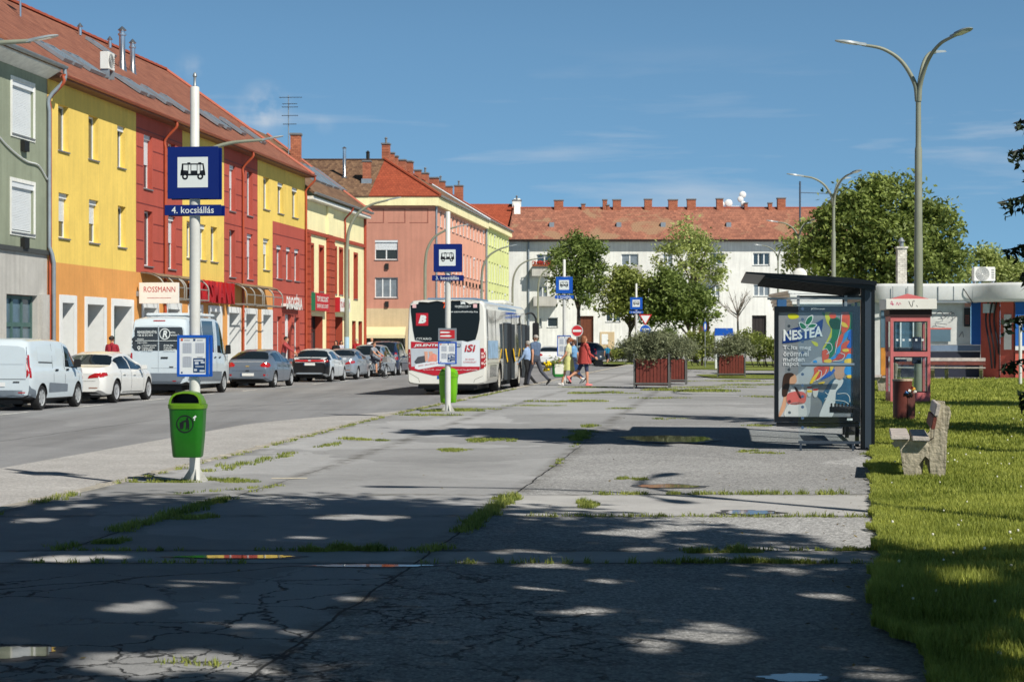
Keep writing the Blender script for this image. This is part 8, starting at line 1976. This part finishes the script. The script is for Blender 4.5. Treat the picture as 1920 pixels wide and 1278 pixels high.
BP(BQ((120, 222), (268, 222), (268, 372), (120, 372)), 'emblem', S('ad red', (190, 22, 44)), .02)
for c0 in (78, 810): BP(BQ((c0, 115), (c0+45, 115), (c0+45, 160), (c0, 160)), 'sticker', S('sticker pink', (236, 190, 190), var=.2, scale=30), .02)
RT = frame_T((-.028, 0, 0), (0, -1, 0), (0, 0, 1))
m = MB(RT);
def BR(c): return (c-487)/375.9
text(m, 'B', BR(150), bz(345), BR(245)-BR(150), bz(247)-bz(345), 0, .07, .25)
text(m, 'CITARO', BR(120), bz(542), BR(308)-BR(120), bz(514)-bz(542), 0, 0, 0)
text(m, 'SZOMBATHELY', BR(588), bz(155), BR(782)-BR(588), bz(132)-bz(155), 0, .01); text(m, 'MEGYEI JOGÚ VÁROS', BR(625), bz(166), BR(745)-BR(625), bz(158)-bz(166))
text(m, 'www.szombathely.hu', BR(470), bz(222), BR(862)-BR(470), bz(196)-bz(222), 0, .012)
pl(m, [(BR(655), bz(80)), (BR(672), bz(92)), (BR(688), bz(86)), (BR(704), bz(92)), (BR(718), bz(80)), (BR(712), bz(104)), (BR(718), bz(122)), (BR(688), bz(114)), (BR(655), bz(122)), (BR(664), bz(104))])
text(m, 'JELENTKEZZ', BR(95), bz(628), BR(545)-BR(95), bz(590)-bz(628), 0, .03, .2); text(m, '+36 94 312 460    jelentkezz most', BR(200), bz(908), BR(500)-BR(200), bz(888)-bz(908)); text(m, 'www.isi.hu gyakorlat', BR(565), bz(908), BR(860)-BR(565), bz(886)-bz(908))
m.build('lettering', SWHITE, bus)
m = MB(RT); text(m, '7', BR(446), bz(165), BR(492)-BR(446), bz(92)-bz(165), 0, .03); m.build('route_number', S('led orange', (240, 90, 40), var=0), bus)
m = MB(RT); text(m, 'iSi', BR(706), bz(682), BR(838)-BR(706), bz(596)-bz(682), 0, .02, .15); text(m, 'ISI IPARI', BR(718), bz(780), BR(822)-BR(718), bz(762)-bz(780)); text(m, 'GYAKORLAT', BR(692), bz(815), BR(850)-BR(692), bz(795)-bz(815))
m.T = RT @ Matrix.Translation((BR(150), bz(862), .001)) @ Matrix.Rotation(R(8.5), 4, 'Z'); text(m, 'www. jelentkezz most ide', 0, 0, .85, .06); m.build('lettering', SREDM, bus)
m = MB(RT); rect(m, BR(575), BR(660), bz(622), bz(588)); m.build('advert_print', S('ad slate', (96, 112, 132)), bus); m = MB(RT @ Matrix.Translation((0, 0, .002))); text(m, 'NK!', BR(590), bz(616), BR(648)-BR(590), bz(594)-bz(616), 0, .03); m.build('lettering', SWHITE, bus)
BP(BQ((375, 955), (410, 955), (410, 1005), (375, 1005)), 'plate', BLUE2, .01); BP(BQ((410, 955), (545, 955), (545, 1005), (410, 1005)), 'plate', PLATE, .01)
for c in ((30, 930, 150, 1000), (150, 1000, 175, 1085), (800, 1085, 830, 1010), (830, 1010, 950, 960)):
 a = BQ((c[0], c[1]), (c[2], c[3])); d = Vector((a[1][0]-a[0][0], a[1][1]-a[0][1], 0)).normalized(); nn = Vector((-d.y, d.x, 0))*.006
 BP([(a[0][0]-nn.x, a[0][1]-nn.y), (a[1][0]-nn.x, a[1][1]-nn.y), (a[1][0]+nn.x, a[1][1]+nn.y), (a[0][0]+nn.x, a[0][1]+nn.y)], 'seam', S('seam warm', (150, 146, 136)), .004)
SP = lambda poly, nm, mat, off=.010, sub=1: project(bbv, poly, 'side', bus, nm, mat, off, sub)
def sq(x0, x1, z0, z1): return [(x0, z0), (x1, z0), (x1, z1), (x0, z1)]
STR = M('bus street glass', (.05, .06, .055), rough=.02, var=0, spec=1., coat=1.)
for x0, x1 in ((.45, 2.35), (2.42, 4.25)): SP(sq(x0, x1, 1.12, 2.70), 'side_window', STR)
for x0, x1 in ((6.95, 8.35), (8.42, 9.75)): SP(sq(x0, x1, 1.15, 2.70), 'side_window', STR)
SP(sq(4.3, 11.7, 2.35, 2.72), 'side_window', STR, .008)
SP(sq(.35, 2.9, 1.15, 1.72), 'window_sticker', S('sticker blue', (150, 180, 206), var=.4, scale=3), .014)
for x in (.40, 2.385, 6.9, 8.385): SP(sq(x-.04, x+.04, 1.1, 2.72), 'pillar', TRIM, .013)
SP(sq(.1, 11.6, 2.76, 2.93), 'roof_edge', S('bus roof grey blue', (112, 140, 166), var=.1), .006)
SP(sq(.25, .29, .5, 2.7), 'seam', SEAM, .005); SP(sq(2.9, 2.93, .5, 1.1), 'seam', SEAM, .005); SP(sq(.3, 11.6, .98, 1.0), 'seam', S('seam warm', (150, 146, 136)), .004)
for i in range(10): SP(sq(.9, 2.6, .55+i*.04, .57+i*.04), 'grille', SEAM, .004)
for (d0, d1) in ((4.45, 6.75), (9.95, 11.55)):
 w_ = (d1-d0)/2
 MB().box(d0, d1, -1.285, -1.262, .36, 2.33).build('doorway', S('doorway dark', (16, 18, 20)), bus)
 for k in range(2):
  a = d0+k*w_
  for (yy0, yy1, xx0) in ((-1.40, -1.285, a+(.02 if k == 0 else w_-.06)),):
   dmb = MB(); dmb.box(xx0, xx0+.05, yy0, yy1, .40, 2.30); dr = dmb.build('door', S('door grey', (70, 76, 82), var=.05, rough=.4), bus)
   MB().box(xx0-.003, xx0+.053, yy0+.05, yy1-.05, .55, 2.22).build('pane', STR, dr)
   MB().tube([(xx0-.03, yy0-.02, 1.0), (xx0-.05, yy0+.02, 1.25), (xx0-.03, yy0+.05, 1.45)], .02, 6).build('handle', S('handle yellow', (240, 190, 20)), dr)
 MB().box(d0+w_-.03, d0+w_+.03, -1.30, -1.285, .36, 2.33).build('door_edge', TRIM, bus)
mb = MB(); mb.tube(spline([(11.85, -1.15, 2.72), (12.1, -1.4, 2.78), (12.2, -1.55, 2.6), (12.2, -1.56, 2.4)], 5), .035, 6); o = mb.build('mirror', TRIM, bus, smooth=50); MB().box(12.12, 12.26, -1.68, -1.44, 1.75, 2.42).build('mirror_case', TRIM, o, bevel=.03)
mb = MB(); mb.box(8.6, 10.8, -.85, .85, 3.03, 3.2); mb.build('roof_unit', BW, bus, bevel=.06); MB().box(1.0, 4.2, -.8, .8, 3.02, 3.10).build('roof_unit', S('bus roof grey blue', (112, 140, 166)), bus, bevel=.03)
for x0, x1 in ((.6, 3.2), (3.3, 6), (6.1, 8.8), (8.9, 11.4)): project(bbv, sq(x0, x1, 1.12, 2.70), 'left', bus, 'side_window', STR, .01, 1)
project(bbv, [(-1.1, 1.0), (1.1, 1.0), (1.05, 2.6), (-1.05, 2.6)], 'front', bus, 'windscreen', STR, .01, 2)
SKIN = S('skin', (218, 160, 128), .9, var=.06, rough=.55); SKIN2 = S('skin tan', (196, 138, 106), .9, var=.06, rough=.55)
def cloth(name, rgb, k=.9): return S('cloth '+name, rgb, k, var=.14, scale=9, rough=.85, bump=.3, bscale=25)
def person(label, x, y, face, h=1.74, pose=None, top=None, sleeve='short', legs=None, legskin=0., shoe=None, hair=None, hairstyle='short', skin=None, build=1., group=None, z=None, skirt=None, tunic=None, voxel=.0125, belly=0., lean=0.):
 """one continuous figure: tapered limbs and torso fused by a voxel skin, coloured by the nearest limb; faces local +y"""
 skin = skin or SKIN; k = h/1.75; z = gz(x, y) if z is None else z
 t = thing('person', label, 'person', (x, y, z), face, group)
 P = dict(lt=0., ls=0., rt=0., rs=0., la=0., le=.15, ra=0., re=.15, lo=.12, ro=.12, hipz=None, head=0., turn=0., yaw=0.); P.update(pose or {})
 b = build
 V_ = Vector
 th, shn = .43*k, .42*k
 def leg(side, a, kn):
  hip = V_((side*.095*k*b, 0, 0)); d1 = V_((side*.02, math.sin(a), -math.cos(a))); knee = hip+d1.normalized()*th
  d2 = V_((0, math.sin(a-kn), -math.cos(a-kn))); ank = knee+d2.normalized()*shn
  return hip, knee, ank, a-kn
 L_, R__ = leg(-1, P['lt'], P['ls']), leg(1, P['rt'], P['rs'])
 low = min(L_[2].z, R__[2].z)-.085*k; hz = -low if P['hipz'] is None else P['hipz']
 up = lambda v: v+V_((0, 0, hz))
 lean_ = lean
 def tor(u, fx=0., sx=0.):     # point on the spine, u in metres above the hip
  return V_((sx, math.sin(lean_)*u+fx, hz+math.cos(lean_)*u))
 segs = []                                     # (a, b, ra, rb, material key)
 def seg(a, b_, ra, rb, mk): segs.append((V_(a), V_(b_), ra, rb, mk))
 foot = []
 for S_ in (L_, R__):
  hip, knee, ank, ang = [up(v) if isinstance(v, Vector) else v for v in S_]
  mk = 'legs'
  seg(hip, knee.lerp(hip, .05), .088*k*b, .060*k*(.5+.5*b), 'legs'); cut = hip.lerp(knee, 1)
  kn_m = 'skin' if legskin > .45 else 'legs'
  if legskin > 0 and legskin <= .45: seg(knee, knee.lerp(ank, .45), .058*k, .055*k, 'legs'); seg(knee.lerp(ank, .45), ank, .052*k, .036*k, 'skin')
  else: seg(knee, knee.lerp(ank, .4), .058*k, .056*k*(.7+.3*b), kn_m); seg(knee.lerp(ank, .4), ank, .054*k if kn_m == 'skin' else .058*k, .036*k if kn_m == 'skin' else .05*k, kn_m)
  pitch = max(-.9, min(.9, ang*.9))
  f = V_((0, math.cos(pitch), math.sin(pitch))); dn = V_((0, math.sin(pitch), -math.cos(pitch)))
  heel = ank+dn*.055*k-f*.05*k; toe = ank+dn*.062*k+f*.165*k
  seg(ank, heel, .042*k, .036*k, 'shoe'); seg(heel, toe.lerp(heel, .4), .036*k, .040*k, 'shoe'); seg(toe.lerp(heel, .4), toe, .040*k, .026*k, 'shoe')
 tw = .15*k*b
 for (u0, u1, ra, rb, wx0, wx1, mk) in ((-.02, .12, .105, .10, .062, .06, 'legs'), (.12, .30, .10, .105, .055, .068, 'top'), (.30, .46, .108, .10, .075, .09, 'top')):
  for sx in (-1, 1): seg(tor(u0*k, .0, sx*wx0*k*b), tor(u1*k, .0, sx*wx1*k*b), ra*k*b, rb*k*b, mk)
 if belly: seg(tor(.08*k, belly*.5), tor(.26*k, belly), .10*k*b, .11*k*b, 'top')
 for sx in (-1, 1): seg(tor(.48*k, 0, sx*.05*k), tor(.485*k, 0, sx*.165*k*b), .07*k, .062*k*b, 'top')
 seg(tor(.5*k), tor(.57*k), .075*k, .056*k, 'top');
 hd = tor(.60*k); hb = hd+V_((0, math.sin(lean_*.3+P['head'])*.1, .085*k))
 seg(tor(.53*k), hd+V_((0, .01, .02)), .056*k, .052*k, 'skin')
 hands = {}
 for side, a, e, out in ((-1, P['la'], P['le'], P['lo']), (1, P['ra'], P['re'], P['ro'])):
  sh_ = tor(.475*k, 0, side*.185*k*b); a_ = a+lean_*0
  d1 = V_((side*math.sin(out), math.sin(a_)*math.cos(out), -math.cos(a_)*math.cos(out))); el = sh_+d1*.29*k
  d2 = V_((side*math.sin(out*.6), math.sin(a_+e), -math.cos(a_+e))).normalized(); wr = el+d2*.25*k
  tm = 'top' if sleeve != 'none' else 'skin'
  seg(sh_, sh_.lerp(el, .5), .058*k*(.6+.4*b), .052*k*(.6+.4*b), tm); seg(sh_.lerp(el, .5), el, .046*k*(.6+.4*b), .041*k*(.6+.4*b), 'top' if sleeve == 'long' else 'skin')
  seg(el, wr, .041*k*(.6+.4*b), .028*k, 'top' if sleeve == 'long' else 'skin')
  sx = V_((0, 1, 0))-d2*d2.y; sx = sx.normalized() if sx.length > .1 else V_((0, 0, 1)); pn = V_((-side, 0, 0))
  pc = wr+d2*.055*k
  seg(wr, pc+sx*.016*k, .026*k, .022*k, 'skin'); seg(wr, pc-sx*.018*k, .024*k, .021*k, 'skin')
  for i, (o_, ln) in enumerate(((.032, .062), (.011, .072), (-.011, .068), (-.031, .052))):
   r0 = pc+sx*o_*k+d2*.018*k; r1 = r0+d2*ln*.5*k+pn*.006*k; r2 = r1+d2*ln*.42*k+pn*.024*k
   seg(r0, r1, .0105*k, .0100*k, 'skin'); seg(r1, r2, .0100*k, .0085*k, 'skin')
  t0 = wr+d2*.025*k+sx*.022*k; t1 = t0+sx*.03*k+d2*.025*k+pn*.01*k; seg(t0, t1, .0125*k, .011*k, 'skin'); seg(t1, t1+d2*.028*k+pn*.008*k, .011*k, .009*k, 'skin')
  hands[side] = pc+d2*.04*k
 mb = MB()
 for a, b_, ra, rb, mk in segs:
  d = b_-a
  if d.length < 1e-4: d = V_((0, 0, 1e-3)); b_ = a+d
  n_ = 10; dn = d.normalized(); rr_ = []; pts_ = []
  for q in (-1, -.7, 0): rr_.append(ra*math.sqrt(max(0, 1-q*q))+1e-4); pts_.append(a+dn*q*ra)
  for q in (0, .7, 1): rr_.append(rb*math.sqrt(max(0, 1-q*q))+1e-4); pts_.append(b_+dn*q*rb)
  mb.tube(pts_, rr_, n_)
 hm = Matrix.Translation(hb) @ Matrix.Rotation(-P['turn'], 4, 'Z') @ Matrix.Rotation(-P['head'], 4, 'X')
 mb.T = hm
 mb.ball((0, -.012*k, .035*k), (.074*k, .094*k, .092*k), 14); mb.ball((0, .028*k, -.02*k), (.056*k, .062*k, .075*k), 12); mb.ball((0, .068*k, -.068*k), (.026*k, .022*k, .022*k), 8)
 mb.tube([(0, .082*k, .028*k), (0, .106*k, -.008*k), (0, .088*k, -.016*k)], [.008*k, .014*k, .012*k], 6); mb.ball((0, .085*k, .036*k), (.045*k, .012*k, .01*k), 8); mb.ball((0, .086*k, -.04*k), (.022*k, .009*k, .009*k), 8)
 for sx in (-1, 1): mb.ball((sx*.076*k, -.004*k, .004*k), (.012*k, .02*k, .03*k), 8)
 mb.T = None
 src = mb.build('tmp', SKIN); md = src.modifiers.new('r', 'REMESH'); md.mode = 'VOXEL'; md.voxel_size = voxel; md2 = src.modifiers.new('s', 'SMOOTH'); md2.factor = .5; md2.iterations = 2
 dg = bpy.context.evaluated_depsgraph_get(); me = bpy.data.meshes.new_from_object(src.evaluated_get(dg)); bpy.data.objects.remove(src)
 keys = ['skin', 'top', 'legs', 'shoe']; mats = {'skin': skin, 'top': top, 'legs': legs or top, 'shoe': shoe or S('shoe dark', (40, 38, 38))}
 me.materials.clear()
 for q in keys: me.materials.append(mats[q])
 n = len(me.polygons); c = np.empty(n*3); me.polygons.foreach_get('center', c); c = c.reshape(-1, 3)
 best = np.full(n, 1e9); idx = np.zeros(n, int)
 for a, b_, ra, rb, mk in segs:
  A = np.array(a); D = np.array(b_)-A; L2 = (D@D)+1e-9; tt = np.clip(((c-A)@D)/L2, 0, 1); dd = np.linalg.norm(c-(A+tt[:, None]*D), axis=1)-(ra+(rb-ra)*tt)
  w_ = dd < best; best[w_] = dd[w_]; idx[w_] = keys.index(mk)
 hz_ = np.linalg.norm(c-np.array(hb), axis=1) < .145*k; idx[hz_ & (c[:, 2] > hd.z)] = 0
 me.polygons.foreach_set('material_index', idx); me.polygons.foreach_set('use_smooth', np.ones(n, bool)); me.name = 'body'
 o = bpy.data.objects.new('body', me); COL.objects.link(o); o.parent = t
 mb = MB(hm)
 for sx in (-1, 1): mb.ball((sx*.030*k, .083*k, .022*k), (.011*k, .007*k, .006*k), 8)
 mb.build('eyes', S('eye dark', (40, 30, 26), var=0), t)
 if hair is not None:
  mb = MB(hm); nv = 16; vs = []; rows_ = 9
  for i in range(rows_):
   f = i/(rows_-1); th_ = f*(2.0 if hairstyle != 'bald' else 1.75)
   for j in range(nv):
    ph = 2*math.pi*j/nv; fr = max(0, math.sin(ph)); lim = 1-.46*fr**1.5 if f > 0 else 1
    tz = th_*lim; jit = 1+.05*noise.noise((math.cos(ph)*3, math.sin(ph)*3, f*4))
    vs.append((.083*k*math.sin(tz)*math.cos(ph)*jit, -.016*k+(.104*k)*math.sin(tz)*math.sin(ph)*jit, .040*k+.099*k*math.cos(tz)*jit))
  if hairstyle == 'bald': vs = [(a, b_, c_-.012*k) if c_ > .09*k else (a, b_, c_) for a, b_, c_ in vs]
  mb.add(vs, [(i*nv+j, i*nv+(j+1) % nv, (i+1)*nv+(j+1) % nv, (i+1)*nv+j) for i in range(rows_-1) for j in range(nv)])
  if hairstyle == 'bun': mb.ball((0, -.12*k, .06*k), .045*k, 10)
  if hairstyle == 'bob':
   for j in range(14):
    ph = math.pi*(1.02+.96*j/13); mb.tube([(.08*k*math.cos(ph), -.01+.10*k*math.sin(ph), .04*k), (.088*k*math.cos(ph), -.01+.108*k*math.sin(ph), -.04*k), (.082*k*math.cos(ph), -.01+.10*k*math.sin(ph), -.105*k)], [.03*k, .03*k, .016*k], 6)
  if hairstyle == 'pony': mb.tube(spline([(0, -.10*k, .06*k), (0, -.15*k, .05*k), (0, -.165*k, -.03*k), (0, -.15*k, -.11*k)], 4), [.03*k, .034*k, .036*k, .036*k, .036*k, .036*k, .034*k, .03*k, .03*k, .026*k, .02*k, .015*k, .008*k], 8)
  mb.build('hair', hair, t, smooth=60)
 def skirt_mesh(nm, u0, u1, r0, r1, mat, flare=.0, sy=.8, swing=.0):
  mb = MB(); nv = 26; rows_ = 9; vs = []
  for i in range(rows_):
   f = i/(rows_-1); u = u0+(u1-u0)*f; r = r0+(r1-r0)*f**.8
   for j in range(nv):
    ph = 2*math.pi*j/nv; w = 1+.07*f*math.sin(ph*6+1)+.03*f*math.sin(ph*11); cc_ = tor(u*k)
    vs.append((cc_.x+r*k*b*w*math.cos(ph), cc_.y+r*k*sy*w*math.sin(ph)+swing*f, cc_.z))
  mb.add(vs, [(i*nv+j, (i+1)*nv+j, (i+1)*nv+(j+1) % nv, i*nv+(j+1) % nv) for i in range(rows_-1) for j in range(nv)])
  return mb.build(nm, mat, t, smooth=60)
 if skirt: skirt_mesh('skirt', .14, skirt[1], .165, skirt[2], skirt[0])
 if tunic: skirt_mesh('tunic', .44, tunic[1], .185, tunic[2], tunic[0], sy=.92)
 bpy.context.view_layer.update() if 0 else None
 M_ = Matrix.Translation((x, y, z)) @ Matrix.Rotation(face, 4, 'Z')
 return t, {q: M_ @ v for q, v in hands.items()}, M_
HB = S('hair brown', (84, 56, 38), var=.3, scale=20, rough=.6); HA = S('hair auburn', (150, 92, 60), var=.3, scale=20, rough=.6); HG = S('hair grey', (170, 164, 156), var=.25, scale=20, rough=.6); HD = S('hair dark', (34, 26, 24), var=.3, scale=20, rough=.6); HBL = S('hair blond', (176, 140, 92), var=.3, scale=20, rough=.6)
GT = 'people getting on and off the bus'
walk = lambda s=1, a=.42: dict(lt=a*s, ls=.12 if s > 0 else .5, rt=-a*s, rs=.5 if s > 0 else .12, la=-.35*s, ra=.35*s, le=.35, re=.35)
Yp_ = 64.5
person('man in a slate blue T-shirt and dark grey trousers walking up to the bus door', atx(1004, Yp_), Yp_, R(52), 1.80, dict(walk(1, .34), la=-.25, ra=.12, le=.25, re=.3), cloth('slate', (92, 112, 140)), 'short', cloth('charcoal', (72, 76, 88)), shoe=S('shoe dark', (40, 38, 38)), hair=HG, hairstyle='bald', build=1.16, group=GT, voxel=.011)
person('passenger in black trousers and pale blue shirt stepping in ahead of the man in slate', atx(989, 67.6), 67.6, R(60), 1.72, dict(walk(-1, .25), ra=.9, re=.3), cloth('pale blue', (160, 186, 222)), 'long', cloth('black', (26, 28, 32)), hair=HG, build=1.0, group=GT)
w1, h1_, M1 = person('woman in a yellow green skirt and cream top walking left with flowers', atx(1066, 65.), 65., R(78), 1.70, dict(lt=.30, ls=.08, rt=-.30, rs=.62, la=.25, le=.5, ra=-.05, re=.45, head=-.25), cloth('cream', (226, 222, 176)), 'short', cloth('skirt under', (196, 204, 110)), legskin=1., shoe=S('shoe white', (232, 230, 226)), hair=HA, hairstyle='bun', group=GT, build=.98, skirt=(cloth('yellow green', (212, 214, 140)), -.36, .29), voxel=.011)
w2, h2_, M2 = person('woman in a red tunic and patterned shorts walking right with a black bag', atx(1096, 64.5), 64.5, R(-72), 1.72, dict(rt=.10, rs=.05, lt=-.42, ls=.55, la=-.1, le=.4, ra=.25, re=.75), cloth('red tunic', (196, 78, 72)), 'long', cloth('navy print', (58, 66, 96)), legskin=.6, shoe=S('shoe coral', (232, 128, 124)), hair=HA, hairstyle='bob', group=GT, build=1.2, tunic=(cloth('red tunic', (196, 78, 72)), -.16, .25), voxel=.011)
person('person in a sky blue top mostly hidden behind the woman in the yellow skirt', atx(1076, 67.5), 67.5, R(70), 1.62, walk(-1, .3), cloth('sky', (120, 170, 214)), 'short', cloth('navy', (40, 52, 84)), hair=HB, group=GT)
hp = h1_[-1]
bg_ = thing('shopping_bag', 'green and white shopping bag carried by the woman in the yellow skirt', 'bag', (hp.x-.02, hp.y+.0, gz(2, 65)+.30), R(10))
mb = MB(); mb.prism([(-.15, -.09, 0), (.15, -.09, 0), (.19, -.10, .44), (-.19, -.10, .44)], (0, .2, 0)); mb.build('body', S('bag white', (226, 226, 214), var=.15), bg_, bevel=.03)
mb = MB(); mb.prism([(-.155, -.10, -.01), (.16, -.10, -.01), (.165, -.10, .12), (-.165, -.10, .12)], (0, .215, 0)); mb.prism([(-.2, -.105, .06), (-.145, -.105, .06), (-.155, -.105, .45), (-.2, -.105, .45)], (0, .22, 0)); mb.build('trim', S('bag green', (24, 120, 40), var=.15), bg_, bevel=.02)
mb = MB(); mb.tube(spline([(-.12, 0, .44), (-.06, 0, .56), (.06, 0, .56), (.12, 0, .44)], 5), .012, 6); mb.build('handle', S('bag green', (24, 120, 40)), bg_, smooth=60)
fl = thing('flower_bunch', 'bunch of yellow flowers with green leaves sticking out of the green bag', 'flowers', (hp.x-.12, hp.y-.02, gz(2, 65)+.78))
mb = MB(); pts_ = []
for i in range(16):
 a = random.uniform(0, 6.28); e = Vector((-.18-.22*random.random(), .15*math.cos(a), .16*math.sin(a)-.10)); mb.tube([(.1, 0, -.05), tuple(e*.5+Vector((0, 0, .06))), tuple(e)], .006, 4); pts_.append(e)
mb.build('stems', LEAF_M, fl); mb = MB()
for e in pts_: mb.ball(e, random.uniform(.035, .06), 7)
mb.build('blossoms', S('blossom yellow', (246, 214, 20), var=.15, scale=20), fl, smooth=60)
leaf_mesh('leaves', np.array([(random.gauss(0, .12), random.gauss(0, .09), random.gauss(.02, .09)) for _ in range(90)]), .05, LEAF_M, fl)
hp = h2_[1]
hb_ = thing('handbag', 'black shoulder bag at the hip of the woman in red', 'bag', (hp.x+.06, hp.y-.10, hp.z-.26), R(-20)); MB().box(-.15, .15, -.05, .05, 0, .20).build('body', S('leather black', (22, 22, 24), rough=.4), hb_, bevel=.03)
sh_l = M2 @ Vector((-.12, 0, 1.42)); mb = MB(Matrix.Translation((hp.x+.06, hp.y-.10, hp.z-.26)).inverted()); mb.tube(spline([(hp.x-.04, hp.y-.14, hp.z-.08), (hp.x-.16, hp.y-.30, hp.z+.2), tuple(sh_l+Vector((.02, -.12, .02)))], 5), .009, 5); so = mb.build('strap', S('leather black', (22, 22, 24)), hb_); so.matrix_parent_inverse = Matrix.Rotation(R(20), 4, 'Z')
bp_ = thing('holdall', 'dark blue holdall hanging beside the person in the sky blue top', 'bag', (atx(1079, 66.2), 66.2, gz(2.2, 66)+.30)); MB().box(-.16, .16, -.11, .11, 0, .42).build('body', cloth('holdall blue', (44, 74, 124)), bp_, bevel=.06); MB().tube(spline([(-.1, 0, .41), (-.05, 0, .55), (.05, 0, .55), (.1, 0, .41)], 5), .012, 5).build('handle', S('leather black', (22, 22, 24)), bp_)
person('boy in a bright blue T-shirt walking past the flower bed', atx(1139, 138), 138, R(-20), 1.55, walk(1, .35), cloth('cyan', (30, 140, 186)), 'short', cloth('navy', (40, 52, 84)), legskin=.6, hair=HBL, voxel=.02, group='people about the square')
GP = 'people on the shop pavement'
person('woman with a dark bun and dark red top standing at the white saloon', atx(210, 61.7), 61.7, R(-20), 1.78, dict(la=-.1, ra=.3, re=.6), cloth('dark red', (168, 40, 56)), 'short', cloth('navy', (40, 52, 84)), hair=HD, hairstyle='bun', group=GP, z=.06)
person('man in a faded red shirt leaning between the slate hatchback and the pale one', atx(531, 81.6), 81.6, R(-100), 1.80, dict(la=.7, ra=.9, le=.1, re=.1), cloth('faded red', (176, 70, 72)), 'long', cloth('charcoal', (72, 76, 88)), hair=HD, group=GP, lean=.22, z=.1)
person('grey haired person in a red jacket beside the cream house doors', atx(668, 106.5), 106.5, R(170), 1.78, {}, cloth('jacket red', (178, 30, 40)), 'long', cloth('charcoal', (72, 76, 88)), hair=HG, group=GP, voxel=.02, z=.06)
person('bald man in a white shirt behind the silver people carrier', atx(697, 108.5), 108.5, R(185), 1.86, {}, cloth('white', (236, 236, 236)), 'short', cloth('navy', (40, 52, 84)), hair=None, group=GP, build=1.15, voxel=.02, z=.06)
person('dark haired person in black near the curved lamp post', atx(630, 101), 101, R(160), 1.70, {}, cloth('black', (26, 28, 32)), 'long', cloth('black', (26, 28, 32)), hair=HD, hairstyle='bob', group=GP, voxel=.02, z=.04)
person('dark haired person in a pale top standing next to the one in black', atx(640, 102), 102, R(200), 1.70, {}, cloth('pale', (206, 206, 216)), 'short', cloth('navy', (40, 52, 84)), hair=HD, hairstyle='bob', group=GP, voxel=.02, z=.04)
xb2, yb2 = atx(704, 92.), 92.; face = R(-118); zb2 = gz(xb2, yb2)
bk = thing('bicycle', 'dark city bicycle ridden along the parked cars', 'bicycle', (xb2, yb2, zb2), face)
BKM = S('bike dark', (40, 44, 54), rough=.3)
for yy, nm in ((-.52, 'rear'), (.54, 'front')):
 mb = MB(); c_ = [(0, yy+.33*math.cos(2*math.pi*q/24), .34+.33*math.sin(2*math.pi*q/24)) for q in range(25)]; mb.tube(c_, .017, 6, False); w_ = mb.build('wheel', TYRE, bk, smooth=60)
 mb = MB()
 for q in range(14): a = 2*math.pi*q/14; mb.tube([(0, yy, .34), (0, yy+.32*math.cos(a), .34+.32*math.sin(a))], .0025, 3)
 mb.build('spokes', ALLOY, w_)
mb = MB()
for a, b_ in (((0, -.52, .34), (0, -.05, .30)), ((0, -.05, .30), (0, -.2, .86)), ((0, -.17, .74), (0, .40, .86)), ((0, -.05, .3), (0, .42, .78)), ((0, -.52, .34), (0, -.18, .76)), ((0, .54, .34), (0, .37, .98))): mb.tube([a, b_], .017, 6)
mb.build('frame', BKM, bk, smooth=60); mb = MB(); mb.tube([(-.28, .22, 1.05), (-.12, .34, 1.02), (0, .36, 1.0), (.12, .34, 1.02), (.28, .22, 1.05)], .014, 6); mb.build('handlebar', ALLOY, bk, smooth=60); MB().box(-.08, .08, -.34, -.08, .87, .93).build('saddle', S('leather black', (22, 22, 24)), bk, bevel=.02)
mb = MB(); mb.tube([(-.1, -.05, .3), (.1, -.05, .3)], .05, 8); mb.box(-.2, -.09, .03, .12, .16, .19); mb.box(.09, .2, -.22, -.13, .41, .44); mb.build('pedals', ALLOY, bk)
mb = MB(); mb.box(-.17, .17, .5, .78, .78, 1.02); mb.build('basket', S('basket grey', (150, 150, 150), var=.2), bk)
person('cyclist in a grey shirt and dark shorts riding towards the camera', xb2-math.sin(face)*(-.2), yb2+math.cos(face)*(-.2), face, 1.74, dict(lt=1.25, ls=1.25, rt=.8, rs=.75, la=.75, ra=.75, le=.3, re=.3, hipz=.97), cloth('grey shirt', (150, 154, 162)), 'short', cloth('dark shorts', (40, 46, 60)), legskin=.6, hair=HB, lean=.2, z=zb2)
